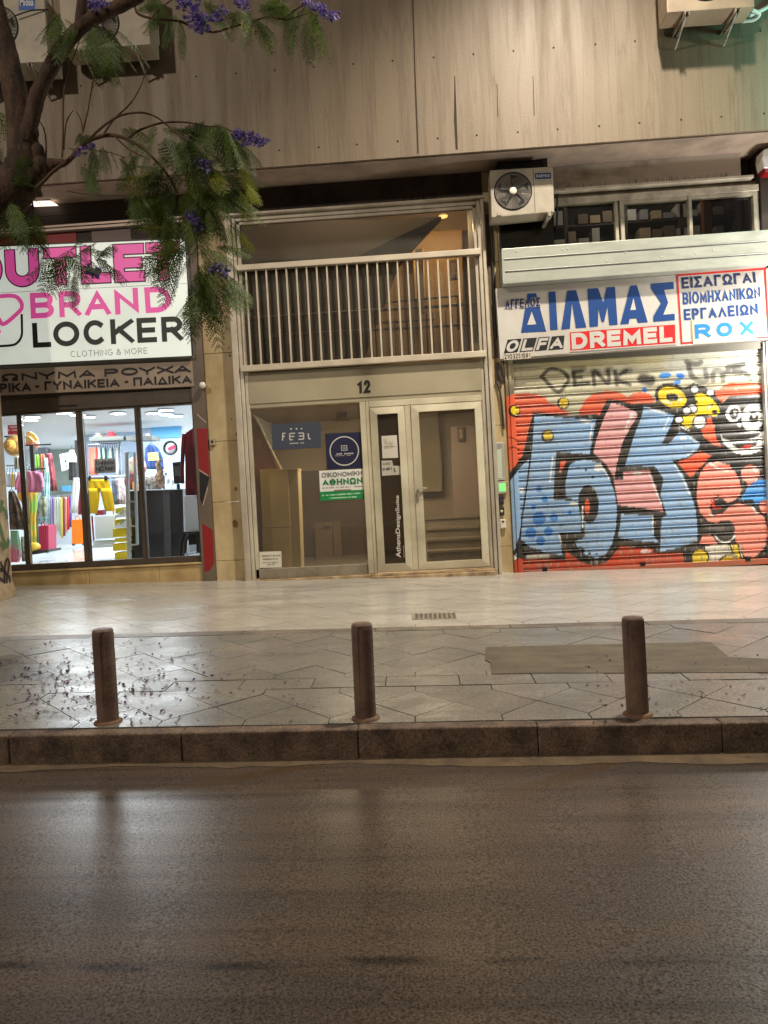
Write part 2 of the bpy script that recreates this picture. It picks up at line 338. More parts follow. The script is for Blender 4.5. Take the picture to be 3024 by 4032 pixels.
# ================================================================== GROUND
m_road = mat('asphalt', (90, 78, 67), .33, rgb2=(60, 51, 45), scale=2.2, stretch=(.25, 1.8, 1), amt=.8, bump=.06, bscale=14, rvar=.07, spec=.5, bstretch=(.4, 1.5, 1), speck=.5, sscale=130, sspec=.4)
m_pave = mat('pavement_stone', (122, 117, 108), .31, rgb2=(92, 88, 81), scale=2.6, stretch=(.7, 1.8, 1), amt=.8, bump=.06, bscale=12, rvar=.1, speck=.26, sscale=75, sspec=.2, island=.07, spec=.36)
m_walkway = mat('worn_stone', (184, 178, 166), .25, rgb2=(138, 132, 122), scale=2.0, stretch=(.4, 1.7, 1), amt=.95, bump=.06, bscale=9, rvar=.1, speck=.14, sscale=60, sspec=.25, island=.03, spec=.6)
m_grout = mat('grout', (74, 68, 60), .85, rgb2=(48, 43, 38), scale=2.5)
m_kerb = mat('kerb_stone', (116, 96, 78), .8, rgb2=(58, 46, 38), scale=7, bump=.3, bscale=60, island=.06, speck=.45, sscale=80)
m_patch = mat('patch_concrete', (96, 86, 68), .85, rgb2=(70, 62, 50), scale=4, stretch=(1, 2.5, 1), bump=.5, bscale=70)
m_dirt = mat('gutter_grit', (106, 88, 62), .9, rgb2=(76, 63, 50), scale=9, bump=.6, bscale=90)
g = MB(); nx = 60
xs = np.linspace(-40, 40, nx + 1); g.add([(x, y, road(x)) for x in xs for y in (-14, 0, 1.2, 2.4, 3.69)], [(5 * i + j, 5 * i + 5 + j, 5 * i + 6 + j, 5 * i + 1 + j) for i in range(nx) for j in range(4)])
structure('road', g, m_road, 'dark worn asphalt road in front of the kerb')
g = MB(); x_ = np.linspace(-6, 6, 121); top = [(x, 3.685, road(x) + .004) for x in x_]
bot = [(x, 3.60 - .03 * math.sin(x * 1.3) - .03 * random.random() - .02 * math.sin(x * 5.1), road(x) + .002) for x in x_]
g.add(top + bot, [(i, i + 1, 121 + i + 1, 121 + i) for i in range(120)])
structure('gutter', g, m_dirt, 'ochre strip of grit along the foot of the kerb')
def road_wear(m):                                              # old paint lines, tyre streaks and a dark seam, laid in road coordinates
    nt = m.node_tree; N = nt.nodes; L = nt.links; b = N['Principled BSDF']; src = b.inputs['Base Color'].links[0].from_socket
    geo = N.new('ShaderNodeNewGeometry')
    def math_(op, a, c=None):
        q = N.new('ShaderNodeMath'); q.operation = op
        for k, w in enumerate((a, c)):
            if w is None: continue
            if isinstance(w, (int, float)): q.inputs[k].default_value = w
            else: L.new(w, q.inputs[k])
        return q.outputs[0]
    def ramp(v, a, c, lo, hi):
        r = N.new('ShaderNodeMapRange'); r.interpolation_type = 'SMOOTHSTEP'; r.inputs['From Min'].default_value = a; r.inputs['From Max'].default_value = c; r.inputs['To Min'].default_value = lo; r.inputs['To Max'].default_value = hi; L.new(v, r.inputs['Value']); return r.outputs[0]
    def dot(v):
        q = N.new('ShaderNodeVectorMath'); q.operation = 'DOT_PRODUCT'; L.new(geo.outputs['Position'], q.inputs[0]); q.inputs[1].default_value = v; return q.outputs['Value']
    def noise(st, sc, det=4):
        mp = N.new('ShaderNodeMapping'); mp.inputs['Scale'].default_value = st; L.new(geo.outputs['Position'], mp.inputs['Vector']); n = N.new('ShaderNodeTexNoise'); n.inputs['Scale'].default_value = sc; n.inputs['Detail'].default_value = det; L.new(mp.outputs[0], n.inputs['Vector']); return n.outputs['Fac']
    def mix(f, col):
        nonlocal src
        x = N.new('ShaderNodeMix'); x.data_type = 'RGBA'; L.new(f, x.inputs['Factor']); L.new(src, x.inputs['A']); x.inputs['B'].default_value = (*lin(col), 1); src = x.outputs['Result']
    def rp(u, v):
        d = ray(u, v); t = -CC[2] / (d[2] + .022 * d[0]); return Vector(CC + d * t)
    mix(ramp(noise((.12, 5, 1), 2.6, 5), .5, .72, 0, .55), (44, 36, 32))
    for (ua, va, ub, vb, w_) in ((2330, 3030, 1700, 3235, .07), (1110, 3032, 600, 3120, .07)):
        a, c = rp(ua, va), rp(ub, vb); t = (c - a); ln = t.length; t.normalize(); n = Vector((-t.y, t.x, 0))
        f = ramp(math_('ABSOLUTE', math_('SUBTRACT', dot(n), n.dot(a))), .02, w_, .75, 0); al = math_('SUBTRACT', dot(t), t.dot(a)); f = math_('MULTIPLY', f, ramp(al, ln * .2, ln, 1, 0)); f = math_('MULTIPLY', f, ramp(noise((1, 1, 1), 7), .3, .6, .3, 1)); mix(f, (78, 58, 34))
    sp = N.new('ShaderNodeSeparateXYZ'); L.new(geo.outputs['Position'], sp.inputs[0]); wob = math_('MULTIPLY', math_('SUBTRACT', noise((.5, .1, 1), 2), .5), .12)
    yy = math_('ADD', sp.outputs['Y'], wob); f = ramp(math_('ABSOLUTE', math_('SUBTRACT', yy, 2.06)), .004, .03, .8, 0); mix(math_('MULTIPLY', f, ramp(noise((.8, 3, 1), 5), .42, .6, 0, 1)), (26, 20, 18))
    L.new(src, b.inputs['Base Color'])
road_wear(m_road)
g = MB(); x0 = -6.66; k = 0
while x0 < 7:
    x1 = x0 + .9; dz = random.uniform(-.002, .002); dy = random.uniform(-.003, .003)
    b = MB(); b.add([(x, y, (walk(x, y) + dz) if t else road(x) - .12) for t in (0, 1) for y in (3.69 + dy, 3.775) for x in (x0 + .0012, x1 - .0012)],
          [(0, 2, 3, 1), (4, 5, 7, 6), (0, 1, 5, 4), (2, 6, 7, 3), (0, 4, 6, 2), (1, 3, 7, 5)])
    b.bevel(.012, 3); g.add(b.v, b.f); x0 = x1
structure('kerb', g, m_kerb, 'row of brown weathered kerb stones')
g = MB(); g.add([(x, y, walk(x, y) - .007) for x in (-40, 40) for y in (3.77, 9.6)], [(0, 2, 3, 1)])
structure('pavement', g, m_grout, 'dark bedding between the pavement slabs')
def slab(mb, poly, gap, jit):
    cx_ = sum(p[0] for p in poly) / len(poly); cy_ = sum(p[1] for p in poly) / len(poly); o = []
    for px, py in poly:
        dx, dy = cx_ - px, cy_ - py; l = math.hypot(dx, dy); q = gap * 1.25 / l; o.append((px + dx * q, py + dy * q))
    h = random.uniform(-jit, jit); tx = random.uniform(-jit, jit) * 2; n = len(o)
    t = [(px, py, walk(px, py) + h + tx * (px - cx_)) for px, py in o]; bt = [(px, py, walk(px, py) - .02) for px, py in o]
    mb.add(t + bt, [tuple(range(n))] + [(i, n + i, n + (i + 1) % n, (i + 1) % n) for i in range(n)])
def diamonds(mb, ya, yb, y0, y1, gap, jit, xa=-7, xb=5.6, d=.45, ph=-.07):
    """square slabs laid diagonally, with five sided slabs along both borders (ya..y0 and y1..yb)"""
    h = d / 2; rows = int(round((y1 - y0) / h))
    for j in range(rows + 1):
        yc = y0 + j * h; off = ph + h * ((j + 1) % 2)
        for i in range(int((xa - off) / d), int((xb - off) / d) + 1):
            x = off + i * d
            if j == 0: slab(mb, [(x - h, ya), (x + h, ya), (x + h, yc), (x, yc + h), (x - h, yc)], gap, jit)
            elif j == rows: slab(mb, [(x - h, yb), (x - h, yc), (x, yc - h), (x + h, yc), (x + h, yb)], gap, jit)
            else: slab(mb, [(x - h, yc), (x, yc - h), (x + h, yc), (x, yc + h)], gap, jit)
g = MB(); diamonds(g, 3.785, 4.42, 3.87, 4.32, .0026, .002)
x = -7.0
while x < 5.6: slab(g, [(x, 4.425), (x + .45, 4.425), (x + .45, 4.635), (x, 4.635)], .003, .002); x += .45
diamonds(g, 4.64, 5.98, 4.73, 5.855, .002, .0018)
structure('paving', g, m_pave, 'diagonal stone slabs of the outer pavement')
g = MB(); x = -7.0
while x < 6: slab(g, [(x, 5.985), (x + 1.1, 5.985), (x + 1.1, 6.125), (x, 6.125)], .003, .001); x += 1.1
structure('channel_strip', g, mat('channel_stone', (112, 102, 90), .5, rgb2=(78, 70, 62), scale=6, bump=.3, island=.25), 'narrow stone strip running along the pavement')
g = MB(); diamonds(g, 6.13, 9.7, 6.22, 9.595, .0019, .0008)
structure('walkway', g, m_walkway, 'smooth worn pale slabs in front of the shops')
g = MB(); pp = [(.438, 5.341), (1.2, 5.35), (2.03, 5.34), (1.985, 4.924), (2.35, 4.80), (2.9, 4.7), (2.9, 4.56), (2.055, 4.545), (.688, 4.635), (.408, 4.641), (.43, 4.92), (.40, 4.984)]
g.prism([(x, y, walk(x, y) + .005) for x, y in pp], (0, 0, -.02)); structure('pavement_patch', g, m_patch, 'grey brown patch of rough concrete in the pavement')
# iron drain cover
t = thing('drain_cover', 'small rusty iron drain cover set flush in the pale slabs', 'drain cover', (.1, 6.55, walk(.1, 6.55)))
g = MB(); g.add([(x, y, walk(x, y) + .003) for x, y in ((-.1, 6.42), (.29, 6.42), (.29, 6.69), (-.1, 6.69))], [(0, 1, 2, 3)]); g.build('frame', mat('rust_iron', (150, 140, 122), .6, rgb2=(116, 106, 92), scale=20), t)
g = MB()
for i in range(9):
    for j in range(4):
        x, y = -.07 + i * .041, 6.45 + j * .058; g.add([(a, b, walk(a, b) + .007) for a, b in ((x, y), (x + .026, y), (x + .026, y + .036), (x, y + .036))], [(0, 1, 2, 3)])
g.build('grating', mat('dark_iron', (104, 96, 84), .6), t)
# bollards
m_bol = mat('bollard_paint', (122, 98, 82), .5, rgb2=(84, 66, 56), scale=7, bump=.35, bscale=50)
bol = thing('bollard', '', 'bollard', (0, 0, 0), 'bollards along the kerb')
g = MB(); prof = [(.056, .0), (.056, .47), (.054, .492), (.047, .502), (.02, .506), (.001, .507)]; n = 40; vs = []; fs = []
for r_, h in prof:                                            # fluted post
    for j in range(n):
        a = 2 * math.pi * j / n; q = r_ - (.006 if (j % 10 in (0, 1) and .02 < h < .49) else 0); vs.append((q * math.cos(a + .25), q * math.sin(a + .25), h))
for i in range(len(prof) - 1):
    for j in range(n): fs.append((i * n + j, i * n + (j + 1) % n, (i + 1) * n + (j + 1) % n, (i + 1) * n + j))
g.add(vs, fs, 0, False); g.build('post', m_bol, bol)
g = MB(); g.lathe((0, 0, 0), [(.075, -.03), (.074, .006), (.06, .014), (.055, .014)], 28); g.build('base_ring', mat('bollard_base', (126, 92, 62), .7, rgb2=(84, 62, 46), scale=14, bump=.4), bol)
bpos = [((-1.715, 3.875), 'brown fluted bollard standing in the fallen petals'), ((-.33, 3.86), 'brown fluted bollard in front of the entrance marked 12'), ((1.075, 3.84), 'brown fluted bollard in front of the concrete patch')]
for i, ((x, y), lab) in enumerate(bpos):
    if i == 0: bol.location = (x, y, walk(x, y)); bol['label'] = lab
    else: copy_tree(bol, (x, y, walk(x, y)), lab).rotation_euler = (R(.5 * i), R(-.7 + i), 1.1 * i)
# ================================================================== APARTMENT BUILDING
m_marble = mat('marble', (124, 109, 88), .55, rgb2=(88, 74, 57), scale=1.9, stretch=(3.5, 3.5, .3), amt=.42, bump=.05, bscale=14, island=.03, lo=.45, hi=.72, speck=.1, sscale=50, vein=(88, 70, 50), rvar=.1)
m_soffit = mat('soffit_plaster', (176, 156, 138), .8, rgb2=(132, 116, 104), scale=2.2)
m_cream = mat('cream_marble', (196, 176, 134), .55, rgb2=(150, 126, 84), scale=2.6, stretch=(1.4, 1.4, .8), amt=.75, bump=.1)
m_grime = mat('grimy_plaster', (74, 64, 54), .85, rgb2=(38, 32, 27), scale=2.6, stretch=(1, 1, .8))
m_dark = mat('dark_slat', (64, 56, 52), .6, rgb2=(50, 43, 40), scale=3)
bl = thing('apartment_building', 'apartment block faced with veined marble above a row of shop fronts', 'building', (0, 9.2, .3))
g = MB(); w_ = .4575; ph = P(*zm(1500, 0, .9186)(140, 300), 8.6).x
for i in range(-18, 18):
    x = ph + i * w_; g.box(x + .0004, x + w_ - .0006, 8.6 + random.uniform(-.0006, .0006), 8.628, 5.2, 9.6)
for pts in ([(1619, -120), (1623, -120), (1637, 300), (1649, 603), (1643, 603), (1632, 300)], [(1789, 300), (1792, 300), (1797, 430), (1803, 588), (1794, 588), (1788, 470)], [(1956, 330), (1958, 330), (1962, 460), (1959, 460)], [(2098, 300), (2100, 300), (2105, 455), (2102, 455)]): flat(pts, 8.598, g, 1)
g.build('marble_cladding', [m_marble, mat('crack_dark', (52, 42, 30), .9)], bl)
bolt = None
for i in range(-18, 18):
    x = ph + (i + .5) * w_
    if abs(x) > 5.2: continue
    for z in (5.385, 6.30):
        if bolt is None: g = MB(); g.lathe((0, 8.594, 0), [(.001, 0), (.010, .002), (.013, .008)], 8, 0, 'y'); bolt = g.build('fixing_bolt', mat('bolt_rust', (56, 42, 32), .7), bl); ob = bolt; base_ = bolt.location.copy()
        else: ob = bolt.copy(); COL.objects.link(ob); ob.parent = bl
        ob.location = (x + random.uniform(-.01, .01), 0, z)
g = MB(); g.box(-9, 9, 8.629, 9.5, 5.232, 9.6); g.box(-9, 9, 8.66, 8.70, 5.2, 5.23); g.build('concrete_slab', m_soffit, bl)
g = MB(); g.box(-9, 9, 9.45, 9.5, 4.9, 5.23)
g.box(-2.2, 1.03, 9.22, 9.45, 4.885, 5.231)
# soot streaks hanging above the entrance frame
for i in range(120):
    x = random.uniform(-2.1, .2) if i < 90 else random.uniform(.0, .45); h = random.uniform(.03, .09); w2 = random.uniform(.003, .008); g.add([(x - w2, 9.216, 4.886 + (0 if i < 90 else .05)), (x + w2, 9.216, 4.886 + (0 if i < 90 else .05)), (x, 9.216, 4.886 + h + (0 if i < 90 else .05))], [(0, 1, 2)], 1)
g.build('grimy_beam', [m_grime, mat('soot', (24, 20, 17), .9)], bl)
# pilasters of cream marble, block by block
g = MB()
g2 = MB()
for z0, z1 in ((-.1, .62), (.62, 1.36), (1.36, 2.12), (2.12, 3.22), (3.22, 4.12), (4.12, 4.75), (4.75, 5.23)):
    b = MB(); b.box(-2.57, -2.185, 9.205, 9.5, z0 + .003, z1 - .002); b.bevel(.004, 1); g.add(b.v, b.f)
    b = MB(); b.box(1.0, 1.155, 9.215, 9.5, z0 + .003, z1 - .002); b.bevel(.004, 1); g2.add(b.v, b.f)
g2.build('pilaster', m_cream, bl)
for (u, v, r_) in ((885, 1130, .05), (871, 1270, .026), (835, 1190, .02), (930, 1710, .018), (928, 1925, .028), (926, 2063, .055), (867, 925, .02), (878, 1185, .02), (900, 1370, .015), (905, 1400, .02), (912, 1650, .012)):
    p = P(u, v, 9.2); g.add([(p.x + r_ * .7 * math.cos(a) * random.uniform(.8, 1.15), 9.2025, p.z + r_ * math.sin(a) * random.uniform(.8, 1.15)) for a in np.linspace(0, 2 * math.pi, 13)[:-1]], [tuple(range(12))], 1)
g.build('pilaster', [m_cream, mat('stain', (128, 100, 56), .7, rgb2=(96, 76, 46), scale=20)], bl)
g = MB(); g.box(4.31, 9, 9.16, 9.6, -.3, 5.231); g.build('side_wall', mat('brown_wall', (66, 55, 48), .8, rgb2=(44, 37, 33), scale=2), bl)
# wall above the hardware shop: white plaster streaked with soot
m_plast = mat('sooty_plaster', (226, 220, 206), .8, rgb2=(96, 80, 64), scale=1.7, stretch=(.8, 1, 1.4), amt=.9, lo=.53, hi=.74)
g = MB(); g.box(1.0, 4.309, 9.46, 9.5, 4.87, 5.231); g.build('recess_wall', m_grime, bl)
g = MB(); g.box(1.156, 4.12, 9.24, 9.5, 4.885, 5.231)
for i in range(105):
    x = 1.9 + 2.16 * i / 104 + random.uniform(-.006, .006); h = random.uniform(.03, .10); w2 = random.uniform(.002, .006); g.add([(x - w2, 9.236, 4.925), (x + w2, 9.236, 4.925), (x + w2 * .3, 9.236, 4.925 + h), (x - w2 * .3, 9.236, 4.925 + h)], [(0, 1, 2, 3)], 1)
g.build('upper_wall', [m_plast, mat('soot', (24, 20, 17), .9)], bl)
g = MB()                                                        # black steel angle under the soffit, over the fan unit
g.box(1.17, 1.76, 9.0, 9.04, 5.13, 5.225); g.box(1.70, 1.76, 8.98, 9.24, 5.13, 5.229); g.box(1.17, 1.22, 8.98, 9.24, 5.19, 5.229); g.build('steel_angle', mat('black_steel', (34, 31, 30), .5), bl)
# dark slatted head above the clothes shop, with its pale rail and red frieze
g = MB()
for i in range(4): g.box(-9, -2.578, 9.24 + .003 * (i % 2), 9.5, 4.935 + i * .075, 4.935 + i * .075 + .0735 if i < 3 else 5.231)
g.build('slatted_head', m_dark, bl)
g = MB(); g.box(-9, -2.60, 9.17, 9.5, 4.858, 4.932); g.box(-9, -2.60, 9.15, 9.17, 4.905, 4.93); g.box(-9, -2.60, 9.15, 9.17, 4.86, 4.872); g.build('rail', mat('dull_aluminium', (150, 132, 122), .45, .3), bl)
g = MB(); g.box(-9, -2.62, 9.22, 9.5, 3.3, 4.857); g.box(-2.98, -2.83, 9.21, 9.219, 4.69, 4.85, 1); g.box(-4.75, -4.1, 9.21, 9.219, 4.68, 4.85, 1); g.box(-9, -4.9, 9.21, 9.219, 4.68, 4.85, 1)
g.add([(-4.93, 9.207, 4.80), (-4.83, 9.207, 4.80), (-4.88, 9.207, 4.74)], [(0, 1, 2)], 2); g.box(-3.9, -3.4, 9.209, 9.219, 4.7, 4.85, 2)
g.build('frieze', [mat('frieze_dark', (58, 30, 28), .7, rgb2=(40, 24, 24), scale=2), mat('frieze_red', (132, 24, 32), .6), mat('frieze_grey', (120, 104, 100), .7)], bl)
# grey panel beside the shop window, painted with red and black shapes
g = MB(); g.box(-2.738, -2.571, 9.17, 9.5, -.2, 4.857)
zc = zm(700, 2050, .13559)
flat(Q(zc, [(705, 70), (820, 150), (1000, 260), (1030, 520), (1055, 1250), (930, 1440), (850, 1480), (775, 1480)]), 9.168, g, 1)
flat(Q(zC, [(1425, 345), (1505, 345), (1520, 690), (1445, 645)]), 9.168, g, 1)
flat(Q(zC, [(1447, 655), (1520, 700), (1505, 760), (1468, 900), (1452, 860)]), 9.167, g, 2); flat(Q(zC, [(1468, 905), (1478, 900), (1512, 775), (1505, 765)]), 9.166, g, 3); flat(Q(zC, [(1445, 640), (1510, 682), (1508, 692), (1445, 652)]), 9.166, g, 3); flat(Q(zC, [(1430, 235), (1495, 295), (1495, 308), (1430, 248)]), 9.167, g, 3)
g.build('painted_panel', [mat('taupe_panel', (112, 98, 84), .55, rgb2=(96, 84, 72), scale=3), mat('panel_red', (140, 22, 28), .5), mat('panel_black', (28, 24, 28), .5), mat('panel_line', (170, 150, 140), .5)], bl)
# ================================================================== GRAFFITI PILLAR at the left edge of the pavement
t = thing('graffiti_pillar', 'cream rendered pillar covered with green and black graffiti', 'pillar', (-5.1, 8.15, walk(-5.1, 8.15)))
xe = P(30, 2000, 8.34).x; zb = walk(-4.8, 8.1)
g = MB(); g.prism([(-5.6, 8.34, zb - .05), (xe + .05, 8.34, zb - .05), (xe + .035, 8.34, zb + .08), (xe, 8.34, zb + .2), (xe, 8.34, 5.19), (-5.6, 8.34, 5.19)], (0, -.42, 0)); g.build('column', mat('pillar_render', (196, 174, 142), .8, rgb2=(140, 118, 92), scale=5, bump=.4, bscale=30), t)
zq = zm(0, 1950, .2259)
def scrawl(name, lines_, half, m, lift):
    g = MB()
    for k, q in enumerate(lines_):
        pts = [PX(*zq(a, b), xe) for a, b, _ in smooth_line([(a, b, 0) for a, b in q], 5)]; Ls, Rs = stroke_strip([(p.y, p.z) for p in pts], half); vs = []
        for l, r in zip(Ls, Rs): vs += [(xe + lift + .0006 * k, max(7.9, min(8.335, l.x)), l.y), (xe + lift + .0006 * k, max(7.9, min(8.335, r.x)), r.y)]
        g.add(vs, [(2 * i, 2 * i + 1, 2 * i + 3, 2 * i + 2) for i in range(len(Ls) - 1)])
    g.build(name, m, t)
scrawl('green_scrawl', [[(0, 240), (50, 235), (100, 300), (125, 420)], [(-40, 430), (0, 560), (50, 760), (95, 860)], [(0, 840), (40, 890), (60, 960)], [(150, 760), (130, 850), (100, 880), (70, 830)], [(40, 90), (10, 190), (-10, 300)]], .03, mat('green_spray', (92, 112, 68), .7), .004)
scrawl('black_scrawl', [[(120, 1095), (85, 1180), (72, 1350), (70, 1600), (80, 1760), (110, 1800), (150, 1740), (165, 1560), (155, 1430), (115, 1390), (70, 1330), (-10, 1280)], [(120, 1095), (150, 1180), (140, 1300), (110, 1450), (120, 1620), (150, 1740)], [(-20, 1440), (30, 1480), (55, 1510)], [(0, 1150), (20, 1220), (40, 1280), (-10, 1320)]], .016, mat('black_spray', (52, 36, 34), .7), .008)
# ================================================================== ENTRANCE MARKED 12
m_alu = mat('cream_aluminium', (198, 188, 168), .42, .1, rgb2=(150, 140, 122), scale=4, stretch=(1, 1, .5), amt=.8)
m_alug = mat('grey_aluminium', (200, 188, 166), .45, .1, rgb2=(176, 164, 144), scale=3)
m_doorf = mat('door_aluminium', (208, 200, 172), .4, .1, rgb2=(176, 166, 140), scale=3, amt=.8)
m_glass = glass('entrance_glass', (.82, .79, .72), haze=.06); m_glass2 = glass('transom_glass', (.72, .68, .62), haze=.09)
en = thing('entrance', 'pale aluminium entrance of the apartment house marked with number 12', 'entrance', (-.6, 9.15, .36))
g = MB()
for (xa, xb, ya, yb) in ((-2.18, -2.105, 9.085, 9.2), (-2.10, -2.06, 9.11, 9.2), (.955, .992, 9.085, 9.2), (.905, .95, 9.11, 9.2)):
    b = MB(); b.box(xa, xb, ya, yb, .30, 4.855); b.bevel(.004, 1); g.add(b.v, b.f)
for (xa, xb) in ((-2.055, -2.01), (.86, .902)):
    b = MB(); b.box(xa, xb, 9.14, 9.2, .36, 4.80); b.bevel(.004, 1); g.add(b.v, b.f)
b = MB(); b.box(-2.19, 1.0, 9.06, 9.2, 4.857, 4.884); b.box(-2.055, .90, 9.12, 9.2, 4.805, 4.853); b.box(-2.05, .90, 9.14, 9.2, 4.765, 4.80); b.bevel(.004, 1); g.add(b.v, b.f)
g.build('frame', m_alu, en)
g = MB(); b = MB(); b.box(-2.07, .925, 9.06, 9.135, 4.183, 4.252); b.bevel(.006, 2); g.add(b.v, b.f)
b = MB(); b.box(-2.08, .93, 9.06, 9.139, 2.948, 3.022); b.bevel(.006, 2); g.add(b.v, b.f)
rl = g.build('railing', m_alug, en)
for i in range(23):
    ut = 970 + (1842.6 - 970) * i / 22.0; vt = 1090 - 64 * i / 22.0; x = P(ut, vt, 9.1).x
    g = MB(); g.box(x - .0095, x + .0095, 9.085, 9.108, 3.0, 4.2); g.build('bar', m_alug, rl)
g = MB(); g.box(-2.008, .858, 9.168, 9.174, 2.95, 4.765); g.build('transom_pane', m_glass2, en)
g = MB(); b = MB(); b.box(-2.052, .90, 9.145, 9.19, 2.50, 2.935); b.bevel(.004, 1); g.add(b.v, b.f); b = MB(); b.box(-2.01, .86, 9.135, 9.144, 2.555, 2.895); g.add(b.v, b.f)
pn = g.build('number_panel', mat('panel_grey', (168, 158, 132), .28, rgb2=(150, 140, 116), scale=1.2), en)
g = MB(); caps('12', Q(zE, [(778, 150), (857, 147), (859, 224), (780, 228)]), 9.132, .2, .3, 0, g); g.build('house_number', mat('number_black', (22, 20, 18), .5), pn)
g = MB(); g.box(-2.008, -.648, 9.168, 9.174, .50, 2.49); g.build('side_pane', m_glass, en)
g = MB(); b = MB(); b.box(-2.052, -.648, 9.14, 9.2, .375, .498); b.bevel(.004, 1); g.add(b.v, b.f)
for u in (545, 575, 690, 745, 805, 1050): p = P(*zm(900, 1550, .3386)(u, 2130), 9.138); g.box(p.x - .004, p.x + .004, 9.136, 9.141, .385, .49)
g.build('kick_plate', mat('kick_grey', (140, 130, 112), .5, rgb2=(112, 104, 88), scale=5), en)
g = MB()
for (xa, xb, za, zb_) in ((-.645, -.575, .37, 2.497), (-.572, -.535, .37, 2.497), (-.532, .857, 2.425, 2.497)):
    b = MB(); b.box(xa, xb, 9.12, 9.2, za, zb_); b.bevel(.004, 1); g.add(b.v, b.f)
g.build('door_frame', m_doorf, en)
def leaf(name, xa, xb, wl, wr, label=None, gl_=None):
    ob = None; g = MB(); za, zb_ = .40, 2.415; t_ = .085
    outer = [(xa, za), (xb, za), (xb, zb_), (xa, zb_)]; inner = [(xa + wl, za + t_), (xb - wr, za + t_), (xb - wr, zb_ - t_), (xa + wl, zb_ - t_)]
    for i in range(4):                                         # mitred profiles with a raised inner bead
        j = (i + 1) % 4; o0, o1, i0, i1 = outer[i], outer[j], inner[i], inner[j]
        pts = [(o0, 9.10), (o1, 9.10), (i1, 9.085), (i0, 9.085)]
        g.add([(p[0], y, p[1]) for p, y in pts] + [(p[0], 9.17, p[1]) for p, y in pts], [(0, 1, 2, 3), (4, 7, 6, 5), (0, 4, 5, 1), (3, 2, 6, 7), (1, 5, 6, 2), (0, 3, 7, 4)])
    ob = g.build('door_leaf', m_doorf, en)
    if label: ob['label'] = label
    g = MB(); g.box(xa + wl - .004, xb - wr + .004, 9.125, 9.131, za + t_ - .004, zb_ - t_ + .004); g.build('pane', gl_ or m_glass, ob); return ob
l1 = leaf('door_leaf', -.52, -.095, .085, .085, 'narrow fixed door leaf', glass('darkened_pane', (.34, .31, .27), haze=.03)); l2 = leaf('door_leaf', -.018, .845, .095, .085, 'wide opening door leaf with handle')  # narrow pane tinted dark to imitate the unlit hall behind it
g = MB(); g.box(-.09, -.024, 9.115, 9.19, .40, 2.42); g.build('door_post', m_doorf, en)
g = MB(); g.box(.008, .034, 9.076, 9.09, 1.26, 1.40); g.lathe((.021, 9.06, 1.33), [(.012, -.01), (.012, .02)], 12, 0, 'y'); b = MB(); b.box(.012, .13, 9.05, 9.066, 1.385, 1.405); b.bevel(.004, 2); g.add(b.v, b.f); g.build('handle', mat('handle_metal', (214, 206, 186), .3, .6), l2)
g = MB(); b = MB(); b.box(-2.06, .93, 9.06, 9.24, .22, .368); b.box(-.6, .9, 8.98, 9.06, .2, .345); b.bevel(.008, 2); g.add(b.v, b.f); g.build('threshold', mat('threshold_stone', (180, 154, 116), .7, rgb2=(110, 92, 66), scale=8, bump=.4), en)
# decals, posters and notices on the entrance glass
m_paper = mat('paper', (206, 200, 184), .8); m_ink = mat('faint_ink', (132, 124, 112), .8); m_ink2 = mat('dark_ink', (60, 56, 56), .8)
def lines(rows, z, y, mb, mi=0):                                # illegible lines of small print
    for (xa, ya_, xb, yb_, w2) in rows:
        n = max(3, int(abs(xb - xa) / 11)); 
        for i in range(n):
            if random.random() < .18: continue
            s0, s1 = i / n, (i + .78) / n; flat(Q(z, [(xa + (xb - xa) * s0, ya_ + (yb_ - ya_) * s0 - w2 * random.uniform(.5, 1)), (xa + (xb - xa) * s1, ya_ + (yb_ - ya_) * s1 - w2 * random.uniform(.5, 1)), (xa + (xb - xa) * s1, ya_ + (yb_ - ya_) * s1 + w2 * .7), (xa + (xb - xa) * s0, ya_ + (yb_ - ya_) * s0 + w2 * .7)]), y, mb, mi)
zP = zm(900, 1550, .3386); YG = 9.160
po = tag(MB().pq(Q(zE, [(260, 415), (555, 402), (562, 556), (267, 572)]), YG, YG + .004).build('poster', mat('slate_poster', (62, 68, 82), .4)), 'slate blue window sign with spaced pale letters and three dots', 'window sign')
g = MB(); zl = zP
strokes([[(628, 545), (630, 462), (662, 460)], [(630, 497), (655, 495)], [(712, 464), (775, 460)], [(712, 500), (765, 497)], [(712, 538), (748, 535)], [(712, 464), (712, 538)], [(812, 460), (870, 457)], [(820, 494), (872, 491)], [(812, 532), (875, 528)], [(872, 457), (874, 530)], [(925, 462), (930, 510), (938, 528), (955, 524)]], zl, YG, .0075, g, 0, .003)
for u in (727, 790, 848): p = P(*zl(u, 412 - (u - 727) * .02), YG); g.lathe((p.x, YG - .004, p.z), [(.001, 0), (.012, .001), (.012, .002)], 10, 0, 'y')
lines([(712, 580, 880, 572, 9)], zl, YG - .003, g); g.build('lettering', mat('pale_letter', (186, 184, 178), .5), po)
po = tag(MB().pq(Q(zE, [(583, 473), (800, 462), (818, 682), (595, 690)]), YG, YG + .004).build('poster', mat('navy_poster', (34, 36, 62), .4)), 'navy square poster with a thin white ring', 'poster')
g = MB(); ring = [(700 + 86 * math.cos(a), 577 + 86 * math.sin(a)) for a in np.linspace(0, 2 * math.pi, 41)[:-1]]
strokes([ring], zE, YG, .007, g, 0, .003, True); strokes([[(682, 546), (714, 544), (717, 572), (685, 574)]], zE, YG, .004, g, 0, .003, True); strokes([[(690, 555), (708, 554)], [(691, 564), (709, 563)]], zE, YG, .003, g, 0, .003)
lines([(642, 596, 757, 592, 5), (645, 607, 752, 603, 2)], zE, YG - .003, g); g.build('lettering', mat('pale_letter', (186, 184, 178), .5), po)
